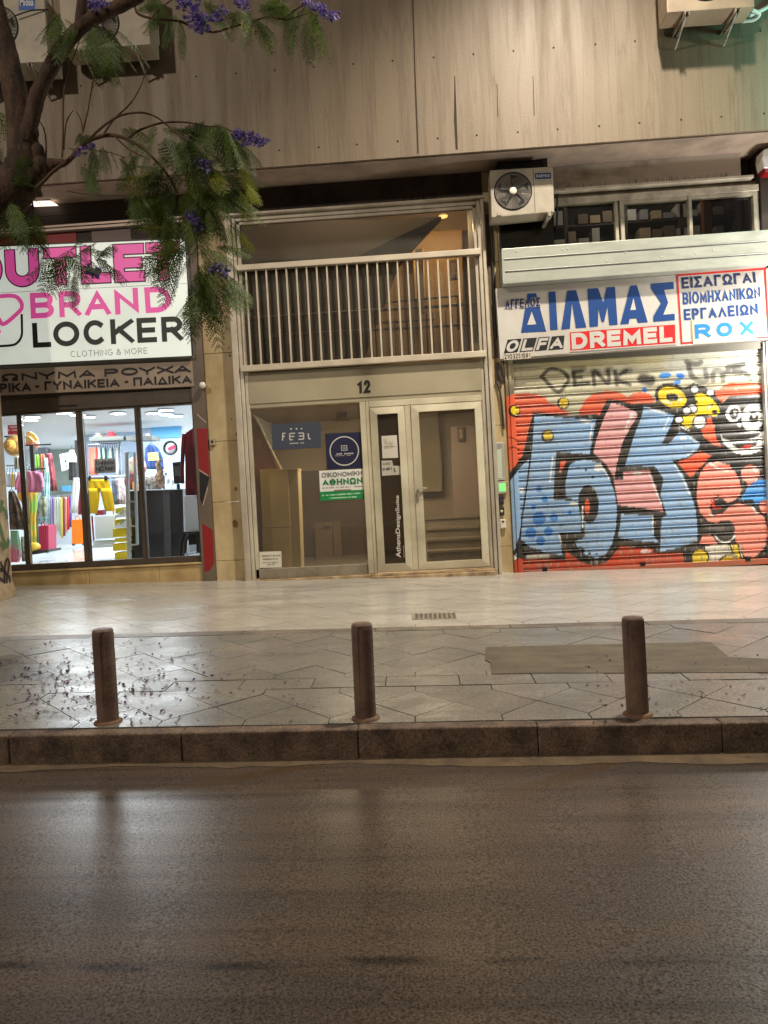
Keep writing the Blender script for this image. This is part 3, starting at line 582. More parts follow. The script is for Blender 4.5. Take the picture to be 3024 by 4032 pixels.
po = tag(MB().pq(Q(zP, [(1053, 898), (1563, 872), (1580, 1220), (1068, 1248)]), YG - .004, YG + .003).build('agency_sign', mat('sign_white', (222, 222, 212), .5)), 'white and green estate agency sign with Greek lettering on the glass', 'agency sign')
g = MB(); flat(Q(zP, [(1063, 1142), (1577, 1116), (1581, 1220), (1069, 1248)]), YG, g, 0, .0055); g.build('green_band', mat('agency_green', (16, 132, 66), .5), po)
g = MB(); caps('ΟΙΚΟΝΟΜΙΚΗ', Q(zP, [(1082, 922), (1550, 895), (1555, 948), (1085, 978)]), YG, .17, .18, 0, g, 0, .0058)
caps('ΑΘΗΝΩΝ', Q(zP, [(1090, 1000), (1556, 970), (1560, 1048), (1095, 1068)]), YG, .24, .18, 0, g, 1, .0058)
lines([(1088, 1100, 1225, 1092, 8), (1255, 1090, 1560, 1078, 8)], zP, YG - .0058, g, 2); flat(Q(zP, [(1228, 1120), (1425, 1110), (1426, 1126), (1229, 1138)]), YG, g, 3, .007)
lines([(1090, 1185, 1565, 1155, 11), (1160, 1216, 1490, 1200, 9)], zP, YG - .007, g, 4)
g.build('lettering', [mat('agency_grey', (84, 84, 84), .6), mat('agency_green2', (12, 118, 66), .5), m_ink, mat('sticker_brown', (120, 108, 92), .6), mat('agency_pale', (196, 224, 200), .6)], po)
g = MB(); font_text('zoe', Q(zE, [(650, 345), (718, 340), (718, 369), (650, 373)]), YG, g, 0, 0, .004); font_text('athens', Q(zE, [(645, 376), (738, 372), (738, 392), (645, 398)]), YG, g, 0, 0, .004)
tag(g.build('window_lettering', mat('thin_ink', (34, 28, 24), .6)), 'small dark serif lettering on the glass above the navy poster', 'lettering')
no = tag(MB().pq(Q(zE, [(925, 487), (1018, 481), (1027, 618), (931, 622)]), 9.118, 9.122).build('notice', m_paper), 'tall white paper notice taped to the narrow door leaf', 'notice', 'paper notices on the entrance glass')
zN = zm(1380, 1600, .3496)
g = MB(); lines([(370, 380, 410, 378, 5), (380, 402, 500, 396, 5), (395, 420, 480, 416, 5), (392, 436, 478, 432, 5), (375, 455, 510, 449, 6), (380, 470, 490, 465, 5)], zN, 9.1165, g); g.build('print', m_ink, no)
no = tag(MB().pq(Q(zN, [(350, 612), (468, 608), (480, 668), (582, 672), (588, 768), (356, 782)]), 9.118, 9.122).build('notice', mat('paper2', (188, 184, 166), .8)), 'short white notice with bold print below the tall one', 'notice', 'paper notices on the entrance glass')
g = MB(); lines([(362, 712, 470, 700, 18)], zN, 9.1165, g); strokes([[(486, 700), (500, 705), (490, 720), (505, 735), (490, 742)], [(570, 698), (580, 705), (572, 720), (582, 733)]], zN, 9.1165, .006, g); lines([(362, 640, 455, 636, 4), (362, 655, 450, 651, 4)], zN, 9.1165, g); g.build('print', m_ink2, no)
no = tag(MB().pq(Q(zP, [(358, 1840), (612, 1832), (618, 2020), (362, 2026)]), YG, YG + .004).build('notice', m_paper), 'wide white notice low in the corner of the side window', 'notice', 'paper notices on the entrance glass')
g = MB(); lines([(385, 1888, 605, 1880, 10), (400, 1926, 595, 1920, 11), (400, 1966, 592, 1960, 9), (455, 1988, 540, 1984, 8)], zP, YG - .003, g); g.build('print', m_ink, no)
g = MB(); zv = zN; q = Q(zv, [(500, 1700), (505, 1005), (550, 1003), (585, 1700)]); font_text('AthensDesignSuite', Q(zv, [(512, 1700), (506, 1003), (556, 1003), (584, 1702)]), 9.118, g, 0, 0, .012); strokes([[(603, 1700), (598, 1570)]], zv, 9.118, .006, g)
tag(g.build('window_lettering', mat('white_vinyl', (224, 220, 210), .5)), 'bold white vertical lettering on the narrow door leaf', 'lettering')
# ================================================================== LOBBY BEHIND THE ENTRANCE
lb = thing('lobby', 'dim entrance hall with brown marble and steps behind the glass', 'hall', (-.6, 11, .36))
m_beige = mat('lobby_wall', (146, 128, 100), .7, rgb2=(130, 112, 86), scale=2)
g = MB(); g.box(-2.6, 1.9, 13.2, 13.3, .2, 6.5); g.box(-2.6, -2.58, 9.5, 13.2, .2, 6.5); g.box(1.3, 1.35, 9.5, 13.2, .2, 2.93); g.box(1.85, 1.9, 9.5, 13.2, 2.7, 6.5); g.box(1.2, 1.85, 9.5, 9.55, 2.7, 6.5); g.build('wall', m_beige, lb)
g = MB(); g.box(-2.58, 1.3, 9.24, 13.2, .2, .355); g.build('floor', mat('lobby_floor', (84, 74, 62), .3), lb)
g = MB(); g.box(-2.58, 1.85, 9.3, 13.2, 2.72, 2.93); g.build('mezzanine', mat('lobby_ceiling', (146, 122, 96), .7), lb)
g = MB(); g.box(-2.58, 1.9, 9.5, 13.2, 6.4, 6.5); g.build('ceiling', mat('upper_ceiling', (112, 102, 84), .8), lb)
g = MB(); g.pq(Q(zE, [(100, 338), (150, 370), (190, 430), (240, 540), (300, 690), (330, 780), (330, 1330), (100, 1330)]), 9.75, 9.8); g.build('marble_panel', mat('brown_marble', (84, 46, 34), .3, rgb2=(130, 98, 84), scale=3.2, stretch=(2, 2, .8), amt=.9, lo=.55, hi=.75), lb)
g = MB(); g.tube([P(*zE(*p), 9.735) for p in smooth_line([(118, 342), (150, 368), (190, 428), (240, 538), (318, 690)], 5)], .018, 8); g.build('curved_trim', mat('trim_dull', (118, 102, 80), .7), lb)
g = MB(); g.pq(Q(zE, [(410, 700), (700, 690), (880, 690), (880, 1300), (430, 1300)]), 12.6, 12.7); g.build('wood_panelling', mat('brown_wood', (66, 50, 40), .5, rgb2=(54, 40, 32), scale=3, stretch=(5, 5, .5)), lb)
g = MB(); g.pq(Q(zP, [(1010, 1500), (1205, 1490), (1225, 2005), (1015, 2010)]), 12.3, 12.34); g.pq(Q(zP, [(1212, 1490), (1300, 1485), (1325, 2005), (1232, 2005)]), 12.3, 12.34); d_ = g.build('inner_door', mat('inner_door', (80, 64, 48), .5), lb)
g = MB(); strokes([[(1095, 1555), (1190, 1550)]], zP, 12.29, .02, g); g.build('handle', mat('handle_dark', (60, 50, 40), .4, .5), d_)
for k, (za_, zb2) in enumerate(((945, 1060), (1075, 1150))):
    pass
g = MB(); g.pq(Q(zE, [(1130, 345), (1262, 342), (1290, 660), (1290, 820), (1150, 826)]), 12.9, 13.0); g.build('painted_lit_wall', mat('lobby_yellow', (128, 112, 78), .7, rgb2=(110, 96, 70), scale=3), lb)  # yellow panel imitating a lit stretch of wall by its colour
g = MB(); g.pq(Q(zE, [(1345, 430), (1520, 425), (1540, 1040), (1362, 1040)]), 11.6, 11.7); g.build('pier', mat('lobby_pier', (104, 88, 74), .6), lb)
g = MB()
for i in range(4):
    zt = .355 + .15 * (i + 1); yy = 10.6 + .3 * i; b = MB(); b.box(.12 + .0 * i, 1.28, yy, 12.0, zt - .15, zt - .03); b.box(.10, 1.28, yy - .03, 12.0, zt - .03, zt); g.add(b.v, b.f)
g.build('stairs', mat('stair_marble', (104, 92, 74), .5, rgb2=(88, 77, 62), scale=4), lb)
g = MB(); g.pq(Q(zD, [(60, 250), (1000, 250), (1340, 230), (1200, 380), (1080, 520), (1000, 740), (940, 840), (900, 1000), (840, 1180), (60, 1200)]), 10.4, 10.55); g.build('stair_flight', mat('flight_underside', (84, 75, 62), .8, rgb2=(78, 66, 54), scale=1.5), lb)
g = MB(); g.pq(Q(zD, [(60, 250), (1000, 250), (1330, 232), (830, 470), (60, 500)]), 10.3, 10.398); g.build('landing_soffit', mat('landing_soffit', (122, 112, 92), .8), lb)
g = MB(); g.pq(Q(zD, [(930, 330), (1460, 310), (1475, 1100), (880, 1110)]), 12.85, 12.95); g.build('orange_wall', mat('orange_wall', (158, 130, 86), .7, rgb2=(140, 112, 72), scale=1.5), lb)
g = MB(); g.pq(Q(zD, [(1180, 425), (1225, 420), (1240, 800), (1195, 800)]), 12.6, 12.7); g.build('doorway', mat('door_dark', (58, 46, 36), .6), lb)
g = MB(); g.pq(Q(zD, [(1170, 425), (1182, 425), (1195, 730), (1183, 730)]), 12.58, 12.6); g.pq(Q(zD, [(1225, 420), (1234, 420), (1246, 730), (1238, 730)]), 12.58, 12.6); g.build('door_trim', mat('trim_cream', (178, 152, 112), .6), lb)
g = MB()
for v0, v1 in ((835, 748), (945, 868)): g.tube([P(*zD(205, v0), 9.7), P(*zD(1560, v1), 9.7)], .022, 8)
g.build('guard_rail', mat('guard_grey', (120, 110, 98), .5), lb)
g = MB()
for (xa, ya_, xb, yb_) in ((980, 745, 1440, 700), (810, 875, 1300, 840), (810, 875, 770, 1080), (1440, 700, 1440, 900), (980, 745, 950, 870)): g.tube([P(*zD(xa, ya_), 11.8), P(*zD(xb, yb_), 11.8)], .018, 6)
for i in range(16):
    u = 830 + i * 38; g.tube([P(*zD(u, 872 - i * 6), 11.8), P(*zD(u + 12, 1075 - i * 2), 11.8)], .009, 5)
g.build('stair_railing', mat('rail_dark', (52, 44, 38), .5), lb)
pc = tag(MB().pq(Q(zD, [(1388, 490), (1432, 487), (1436, 592), (1393, 597)]), 12.80, 12.83).build('picture', mat('picture_dark', (54, 40, 28), .6)), 'small dark framed picture on the orange wall upstairs', 'picture', 'framed pictures in the hall')
g = MB(); g.pq(Q(zD, [(1398, 510), (1424, 508), (1427, 575), (1401, 577)]), 12.79, 12.80); g.build('print', mat('picture_print', (120, 96, 58), .6, rgb2=(50, 38, 26), scale=30), pc)
pc = tag(MB().pq(Q(zE, [(1385, 435), (1422, 433), (1426, 515), (1390, 518)]), 11.55, 11.58).build('picture', mat('picture_dark', (54, 40, 28), .6)), 'small dark framed picture beside the front door steps', 'picture', 'framed pictures in the hall')
g = MB(); g.pq(Q(zE, [(1394, 450), (1413, 449), (1416, 500), (1397, 501)]), 11.54, 11.55); g.build('print', mat('picture_print2', (150, 126, 96), .6, rgb2=(40, 32, 26), scale=30), pc)
t = thing('cabinet', 'tall cream cupboard standing just inside the side window', 'cabinet', (-1.75, 9.7, .355))
g = MB(); zz = zP
b = MB(); b.pq(Q(zz, [(365, 895), (690, 885), (720, 1555), (393, 1560)]), 9.45, 9.74); b.bevel(.006, 1); g.add(b.v, b.f); b = MB(); b.pq(Q(zz, [(393, 1566), (720, 1560), (740, 2120), (400, 2140)]), 9.45, 9.74); b.bevel(.006, 1); g.add(b.v, b.f); g.build('front', mat('cupboard_cream', (204, 186, 140), .55, rgb2=(188, 168, 122), scale=2), t)
g = MB(); b = MB(); b.pq(Q(zz, [(692, 885), (805, 880), (850, 2110), (742, 2120)]), 9.47, 9.74); b.bevel(.006, 1); g.add(b.v, b.f); g.build('side', mat('cupboard_side', (164, 148, 112), .55), t)
g = MB(); g.pq(Q(zz, [(365, 895), (805, 880), (806, 868), (366, 882)]), 9.44, 9.74); g.build('top', mat('cupboard_top', (206, 184, 134), .5), t)
lp = tag(MB().ball(P(1745, 851, 12.2), .06, 0, 1.3, 1, .6).build('ceiling_lamp', mat('lobby_bulb', (230, 196, 140), .5, emit=.7)), 'small glowing lamp under the hall ceiling upstairs', 'lamp')
p_ = P(1745, 851, 12.0); lamp('hall_lamp_light', 'POINT', (p_.x, 11.9, p_.z - .25), 75, (1, .74, .44), .08)
lamp('hall_lower_light', 'AREA', (-.5, 10.6, 2.70), 250, (1, .88, .70), 1.6, (-.5, 10.99, 0))
lamp('cabinet_fill_light', 'AREA', (-1.0, 9.40, 2.70), 45, (1, .90, .72), .25, (-1.0, 9.9, 0), sizey=.25)  # unseen fill lamp added between glass and cupboard to brighten its front
lamp('hall_front_light', 'AREA', (-.7, 9.8, 6.2), 60, (1, .84, .62), 1.2, (-.7, 10.1, 3))
# ================================================================== CLOTHES SHOP: signs
m_box = mat('lightbox_white', (216, 224, 214), .4, rgb2=(198, 206, 196), scale=1.2, emit=.66); m_pink = mat('sign_pink', (218, 82, 158), .45, emit=.5); m_char = mat('sign_charcoal', (34, 38, 38), .5, emit=.15); m_plum = mat('sign_plum', (70, 16, 56), .5, emit=.2); m_grey = mat('sign_grey', (140, 140, 140), .5, emit=.3)
m_edge = mat('sign_edge', (40, 38, 36), .5)
YS = 9.10
sg = thing('shop_sign', 'large white lightbox sign with pink and black capitals over the clothes shop', 'shop sign', P(300, 1200, YS))
g = MB(); g.pq([(-420, 989), (727, 941.1), (754, 1400.6), (-420, 1456)], YS, 9.2); g.build('board', m_box, sg)
g = MB()
for a, b in (((-420, 985), (728, 937)), ((728, 937), (757, 1402)), ((757, 1402), (-420, 1460))): 
    pa, pb = P(*a, YS), P(*b, YS); g.tube([pa + Vector((0, .01, 0)), pb + Vector((0, .01, 0))], .012, 4, sm=False)
g.build('rim', m_edge, sg)
g = MB(); strokes([[(-600, 585), (130, 553), (1367, 490)]], zB, YS, .0025, g, 0, .002); g.build('seam', mat('seam_grey', (150, 152, 146), .5), sg)
qo = Q(zB, [(-232, 262), (1300, 187), (1318, 452), (-208, 532)])
so = [('O', -232, 6), ('U', 37, 274), ('T', 318, 548), ('L', 586, 790), ('E', 824, 1038), ('T', 1060, 1296)]; lo_ = (((40, 252), (1296, 190)), ((60, 515), (1310, 458)))
g = MB(); letters(so, *lo_, YS, .255, .035, g, 0, .003, zB); g.build('lettering_edge', m_plum, sg)
g = MB(); letters(so, *lo_, YS, .255, 0, g, 0, .0055, zB)
letters([('B', 216, 386), ('R', 424, 582), ('A', 610, 796), ('N', 828, 1000), ('D', 1046, 1236)], ((216, 560), (1240, 510)), ((232, 746), (1240, 697)), YS, .21, 0, g, 0, .003, zB)
strokes([smooth_line([(-60, 592), (60, 580), (118, 588), (150, 620), (160, 655), (140, 695), (30, 785), (-10, 745), (-60, 700)], 5)], zB, YS, .026, g, 0, .003)
p = P(*zB(-8, 840), YS); g.lathe((p.x, YS - .004, p.z), [(.001, 0), (.026 * 1.1, .001), (.026 * 1.1, .002)], 20, 0, 'y'); g.build('pink_lettering', m_pink, sg)
g = MB(); letters([('L', 232, 364), ('O', 382, 572), ('C', 602, 764), ('K', 798, 966), ('E', 990, 1132), ('R', 1168, 1320)], ((232, 778), (1325, 727)), ((240, 958), (1330, 907)), YS, .21, 0, g, 0, .003, zB)
strokes([smooth_line([(158, 712), (160, 800), (158, 868), (130, 918), (80, 940), (-60, 948)], 6)], zB, YS, .015, g, 0, .003); g.build('black_lettering', m_char, sg)
g = MB(); caps('CLOTHING & MORE', Q(zB, [(512, 981), (1070, 955), (1072, 999), (516, 1026)]), YS, .11, .26, 0, g, 0, .003); g.build('small_lettering', m_grey, sg)
sp = thing('shop_banner', 'long taupe banner with black Greek capitals under the white sign', 'banner', P(300, 1490, 9.16))
g = MB(); g.pq(Q(zB, [(-700, 1146), (1395, 1055), (1407, 1236), (-700, 1334)]), 9.16, 9.22); g.build('board', mat('banner_taupe', (168, 152, 134), .7, rgb2=(150, 134, 118), scale=2), sp)
g = MB(); letters([('Ε', -260, -160), ('Π', -130, -20), ('Ω', 12, 132), ('Ν', 156, 268), ('Υ', 280, 400), ('Μ', 418, 552), ('Α', 574, 688), ('Ρ', 757, 858), ('Ο', 878, 1000), ('Υ', 1008, 1126), ('Χ', 1138, 1258), ('Α', 1264, 1382)], ((12, 1147), (1385, 1080)), ((15, 1202), (1390, 1138)), 9.16, .27, 0, g, 0, .003, zB)
for wd_, u0, u1 in (('ΑΝΔ', -200, -24), ('ΡΙΚΑ', -4, 224), ('ΓΥΝΑΙΚΕΙΑ', 322, 866), ('ΠΑΙΔΙΚΑ', 967, 1389)):
    t_ = lambda u: 1216 - (u - 5) * .0446; b_ = lambda u: 1284 - (u - 5) * .0503; caps(wd_, Q(zB, [(u0, t_(u0)), (u1, t_(u1)), (u1 + 3, b_(u1)), (u0 + 3, b_(u0))]), 9.16, .24, .16, 0, g, 0, .003)
strokes([[(257, 1240), (286, 1238)], [(905, 1206), (932, 1204)]], zB, 9.16, .014, g, 0, .003); g.build('lettering', mat('banner_black', (26, 22, 28), .6), sp)
# ================================================================== CLOTHES SHOP: window
m_frm = mat('brown_aluminium', (86, 74, 64), .42, .3, rgb2=(70, 60, 52), scale=3); m_sg = glass('shop_glass', (.95, .96, .96)); m_white = mat('shop_white', (204, 212, 218), .6)
sf = thing('shop_window', 'brightly lit sliding glass front of the clothes shop', 'shop window', (-4.2, 9.25, .5))
g = MB(); b = MB(); b.box(-9, -2.742, 9.22, 9.3, 2.605, 2.838); b.box(-9, -2.742, 9.2, 9.22, 2.63, 2.80); b.box(-9, -2.72, 9.19, 9.5, 2.838, 3.3); b.bevel(.004, 1); g.add(b.v, b.f)
b = MB(); b.box(-9, -2.742, 9.22, 9.34, .625, .70); b.bevel(.004, 1); g.add(b.v, b.f); g.build('head_rail', m_frm, sf)
g = MB(); b = MB(); b.box(-4.69, -3.42, 9.208, 9.215, 2.66, 2.72); b.box(-4.46, -4.22, 9.192, 9.199, 2.67, 2.69); g.add(b.v, b.f); g.build('sensor', mat('sensor_dark', (30, 27, 26), .3), sf)
for i, (xc, w2) in enumerate(((-5.0, .028), (-4.222, .04), (-3.472, .032), (-2.748, .018), (-5.9, .03), (-6.8, .03))):
    b = MB(); b.box(xc - w2, xc + w2 * .15, 9.225, 9.29, .70, 2.606); b.box(xc + w2 * .15, xc + w2, 9.24, 9.30, .70, 2.606); b.bevel(.004, 1); b.build('stile', m_frm, sf)
for xa, xb in ((-5.87, -5.03), (-4.97, -4.262), (-4.18, -3.505), (-3.44, -2.765), (-6.8, -5.93)):
    g = MB(); g.box(xa, xb, 9.252, 9.258, .70, 2.606); g.build('pane', m_sg, sf)
g = MB()
for xa, xb in ((-9, -5.3), (-5.297, -4.25), (-4.247, -4.205), (-4.202, -3.3), (-3.297, -2.745)):
    b = MB(); b.box(xa, xb, 9.2, 9.4, .1, .595); b.bevel(.005, 1); g.add(b.v, b.f)
b = MB(); b.box(-9, -2.742, 9.175, 9.4, .597, .622); b.bevel(.006, 2); g.add(b.v, b.f); g.build('plinth', mat('plinth_marble', (196, 172, 122), .5, rgb2=(146, 118, 74), scale=2.4, bump=.1), sf)
rm = thing('shop_room', 'bright white interior of the clothes shop', 'shop interior', (-5.2, 13, .62))
FL = .62
g = MB(); g.box(-9, -2.6, 9.41, 18, .5, FL); g.build('floor', mat('shop_floor', (206, 206, 202), .12, rgb2=(196, 196, 194), scale=1), rm)
g = MB(); g.box(-9, -2.6, 9.5, 18, 2.86, 2.95); g.build('ceiling', mat('shop_ceiling', (208, 212, 214), .7), rm)
m_bluew = mat('cool_wall', (186, 204, 226), .6)
g = MB(); g.box(-9, -2.6, 17.5, 17.7, .5, 2.95); g.box(-9.1, -9, 9.3, 17.6, .5, 2.95); g.build('wall', m_white, rm)
g = MB(); g.box(-2.62, -2.5, 9.42, 17.6, .5, 2.95); g.build('side_wall', m_white, rm)
g = MB(); g.pq(Q(zC, [(342, 305), (585, 300), (585, 900), (342, 900)]), 17.35, 17.4); g.build('stone_wall', mat('shop_stone', (146, 158, 148), .4, rgb2=(108, 122, 112), scale=2.4, bump=.1), rm)
g = MB(); g.pq(Q(zC, [(615, 262), (1000, 240), (1000, 760), (615, 760)]), 14.4, 14.5); g.pq(Q(zC, [(1000, 240), (1318, 232), (1318, 800), (1000, 800)]), 13.9, 14.0); g.build('back_wall', m_bluew, rm)
g = MB(); g.pq(Q(zC, [(1090, 292), (1302, 280), (1305, 408), (1110, 414)]), 13.85, 13.89); g.pq(Q(zC, [(450, 760), (505, 758), (505, 800), (450, 800)]), 17.2, 17.3); g.build('blue_panel', mat('blue_panel', (96, 176, 226), .4), rm)
g = MB(); g.pq(Q(zC, [(322, 305), (340, 305), (352, 560), (335, 560)]), 16.9, 17.0); g.pq(Q(zC, [(540, 430), (580, 430), (592, 700), (555, 700)]), 14.3, 14.45); g.build('column', mat('shop_column', (96, 100, 106), .5), rm)
g = MB(); g.pq(Q(zC, [(270, 310), (322, 308), (335, 560), (275, 560)]), 16.6, 16.7); g.build('grey_wall', mat('shop_greywall', (128, 132, 140), .6), rm)
m_led = mat('led', (236, 246, 255), .4, emit=9)
led0 = None
for i, (u, v) in enumerate(((235, 257), (220, 279), (465, 226), (562, 240), (638, 256), (858, 230), (1115, 229), (1204, 207), (1206, 238), (1276, 249))):
    d = ray(*zC(u, v)); t_ = (2.852 - CAMH) / d[2]; p = Vector(CC + d * t_); p.y = min(p.y, 16.5)
    lab = ['oval white ceiling light, upper of the two at the left of the shop', 'oval white ceiling light, lower of the two at the left of the shop', 'small ceiling light deep in the shop above the stone wall', 'ceiling light just left of the central door stile', 'ceiling light just right of the central door stile', 'single ceiling light above the hats', 'ceiling light left of the cluster over the counter', 'largest ceiling light, topmost of the cluster over the counter', 'ceiling light in the middle of the cluster over the counter', 'ceiling light lowest and rightmost over the counter'][i]
    if led0 is None:
        led0 = thing('ceiling_light', lab, 'ceiling light', p, 'round ceiling lights in the clothes shop')
        g = MB(); g.lathe(p, [(.13, .0), (.13, -.012), (.12, -.018), (.11, -.018)], 20); g.build('rim', m_white, led0); g = MB(); g.lathe(p, [(.001, -.020), (.112, -.020), (.112, -.012)], 20); g.build('diffuser', m_led, led0)
    else: copy_tree(led0, p, lab)
for x, y, pw in ((-4.3, 10.2, 105), (-5.6, 12.2, 140), (-4.0, 12.6, 125), (-6, 15.5, 195), (-4.1, 15.2, 100)):
    lamp('shop_ceiling_light', 'AREA', (x, y, 2.83), pw, (.90, .96, 1.0), 1.2, (x, y - .01, 0))
# ------------------------------------------------------------------ clothes and goods
def cm(rgb, rgb2=None, scale=8, amt=1.0): return mat('cloth_%d_%d_%d' % rgb + ('' if not rgb2 else '_%d' % (rgb2[0] + rgb2[1] * 3)), rgb, .85, rgb2=rgb2, scale=scale, amt=amt, bump=.2, bscale=30, lo=.45, hi=.55)
def cloth(mb, rows, z, y, amp=.02, nf=5, thick=.03, mi=0, nx=18, ph=None):
    """draped cloth: rows of (v, u_left, u_right) in zoom pixels, folds running down"""
    ph = random.uniform(0, 6) if ph is None else ph; rr = []
    for i in range(len(rows) - 1):
        a, b = rows[i], rows[i + 1]
        for k in range(3): s_ = k / 3; rr.append(tuple(a[q] + (b[q] - a[q]) * s_ for q in range(3)))
    rr.append(rows[-1]); vs = []; m_ = len(rr)
    for side in (0, 1):
        for r_, (v, ul, ur) in enumerate(rr):
            fall = .35 + .65 * r_ / (m_ - 1)
            for i in range(nx + 1):
                s_ = i / nx; p = P(*z(ul + (ur - ul) * s_, v), y); rim = math.sin(math.pi * min(max(s_, .0), 1)) ** .5
                d = amp * fall * math.sin(s_ * nf * 2 * math.pi + ph + .6 * math.sin(r_ * .7)); vs.append((p.x, y + d * rim + (thick if side else -thick) * rim, p.z))
    fs = []; w2 = nx + 1; h = m_ * w2
    for r_ in range(m_ - 1):
        for i in range(nx): a = r_ * w2 + i; fs += [(a, a + 1, a + w2 + 1, a + w2), (h + a, h + a + w2, h + a + w2 + 1, h + a + 1)]
    for i in range(nx): fs += [(i, h + i, h + i + 1, i + 1), ((m_ - 1) * w2 + i, (m_ - 1) * w2 + i + 1, h + (m_ - 1) * w2 + i + 1, h + (m_ - 1) * w2 + i)]
    mb.add(vs, fs, mi, True); return mb
m_blk = mat('black_metal', (30, 30, 32), .4, .3); m_chrome = mat('chrome', (190, 194, 200), .25, .8)
def garment(name, lab, cat, rows, y, m, group=None, z=None, hanger=True, extra=(), **kw):
    z = z or zC; v0, ul, ur = rows[0]; o = thing(name, lab, cat, P(*z((ul + ur) / 2, rows[-1][0]), y), group)
    g = MB(); cloth(g, rows, z, y, **kw)
    for rw in extra: cloth(g, rw, z, y - .012, amp=.008, nf=2, nx=8)
    g.build('fabric', m, o)
    if hanger:
        c = (ul + ur) / 2; g = MB(); pa = P(*z(c, v0 - 14), y); g.tube([P(*z(ul + 4, v0 + 2), y), pa, P(*z(ur - 4, v0 + 2), y)], .006, 5); g.tube([pa, pa + Vector((0, 0, .03)), pa + Vector((.015, 0, .045))], .004, 5); g.build('hanger', m_blk, o)
    return o
garment('pink_top', 'pale pink short top hanging behind the left glass door', 'top', [(656, 150, 275), (672, 130, 300), (720, 122, 312), (810, 125, 305)], 10.15, cm((236, 140, 180)), nf=4, extra=([(668, 128, 165), (735, 112, 138), (790, 112, 130)], [(668, 275, 305), (735, 300, 318), (780, 302, 314)]))
garment('tie_dye_dress', 'long tie dyed dress in yellow, green and orange under the pink top', 'dress', [(800, 122, 275), (840, 128, 278), (900, 165, 268), (1000, 172, 262), (1172, 175, 268)], 10.35, cm((150, 210, 90), (238, 190, 60), 2.2), hanger=False, nf=5)
garment('patterned_coat', 'brown patterned jacket hanging beside the graffiti pillar', 'jacket', [(800, 62, 105), (850, 60, 135), (930, 62, 160), (1080, 70, 178)], 9.75, cm((126, 104, 82), (72, 54, 42), 9), nf=3)
garment('layered_skirt', 'mint, pink and red skirt below the brown jacket', 'skirt', [(1085, 76, 135), (1160, 74, 148), (1260, 76, 160), (1316, 78, 140)], 9.8, cm((226, 120, 150), (160, 214, 180), 3), hanger=False, nf=5)
garment('grey_trousers', 'grey camouflage trousers hanging low behind the left door stile', 'trousers', [(1130, 150, 196), (1200, 152, 200), (1310, 160, 200)], 10.6, cm((140, 144, 132), (70, 74, 66), 12), hanger=False, nf=3)
o = garment('yellow_shorts', 'bright yellow long shorts clipped to a rail right of the central stile', 'shorts', [(716, 640, 785), (745, 640, 795), (790, 642, 806)], 10.2, cm((240, 196, 8)), hanger=False, nf=3, amp=.012, extra=([(780, 642, 726), (860, 646, 722), (940, 652, 712), (962, 656, 704)], [(780, 722, 808), (860, 742, 824), (930, 758, 834), (946, 766, 832)]))
g = MB(); g.tube([P(*zC(640, 712), 10.2), P(*zC(790, 708), 10.2)], .012, 6)
for u in (655, 770): g.box(P(*zC(u, 700), 10.2).x - .015, P(*zC(u, 700), 10.2).x + .015, 10.17, 10.21, P(*zC(u, 722), 10.2).z, P(*zC(u, 690), 10.2).z)
g.build('clip_hanger', m_blk, o); g = MB(); strokes([[(825, 925), (828, 975)], [(815, 925), (822, 968)], [(657, 950), (654, 968)]], zC, 10.14, .006, g); g.build('cord', cm((240, 196, 8)), o)
garment('crimson_dress', 'crimson knitted long sleeved dress hanging at the right end of the shop window', 'dress', [(352, 1385, 1425), (375, 1350, 1428), (420, 1335, 1430), (600, 1345, 1436), (830, 1345, 1446)], 9.62, cm((148, 30, 52), (112, 20, 40), 3), nf=7, amp=.014, extra=([(385, 1320, 1355), (500, 1312, 1342), (640, 1308, 1336), (745, 1310, 1340)],))
garment('striped_scarf', 'violet and red striped scarf draped over the crimson dress', 'scarf', [(335, 1402, 1424), (400, 1398, 1426), (488, 1402, 1422)], 9.56, cm((110, 70, 140), (190, 40, 60), 16), hanger=False, nf=2, amp=.006, nx=8, thick=.012)
garment('denim_jacket', 'blue denim jacket hanging behind the counter', 'jacket', [(462, 1075, 1120), (490, 1055, 1155), (560, 1050, 1182), (640, 1062, 1190)], 12.6, cm((44, 76, 138), (30, 54, 104), 6), nf=4)
tag(MB().pq(Q(zC, [(1072, 522), (1145, 516), (1150, 574), (1076, 580)]), 12.4, 12.41).build('yellow_card', mat('yellow_card', (232, 226, 130), .7, rgb2=(150, 160, 90), scale=40)), 'pale yellow card pinned to the denim jacket', 'card')
garment('grey_tunic', 'grey patterned tunic on the rail right of the yellow shorts', 'tunic', [(712, 812, 838), (760, 812, 846), (898, 822, 858)], 11.0, cm((110, 124, 140), (80, 92, 108), 9), nf=2)
garment('floral_trousers', 'white floral trousers on the rail right of the yellow shorts', 'trousers', [(705, 842, 900), (760, 840, 908), (895, 848, 912)], 11.05, cm((222, 222, 226), (150, 70, 90), 16, .7), nf=3)
garment('black_pinafore', 'black pinafore with white top on a stand left of the central stile', 'dress', [(505, 505, 535), (540, 500, 545), (590, 497, 550), (720, 500, 552)], 12.2, cm((26, 26, 34)), nf=2)
tag(MB().pq(Q(zC, [(505, 503), (528, 500), (545, 545), (548, 588), (500, 588), (502, 545)]), 12.10, 12.14).build('white_blouse', cm((226, 226, 226))), 'white blouse front above the black pinafore', 'blouse')
po = tag(MB().pq(Q(zC, [(432, 532), (500, 520), (496, 640), (448, 655)]), 12.4, 12.42).build('white_tshirt', cm((196, 206, 226))), 'pale tee shirt with black capitals hung left of the black pinafore', 'tee shirt')
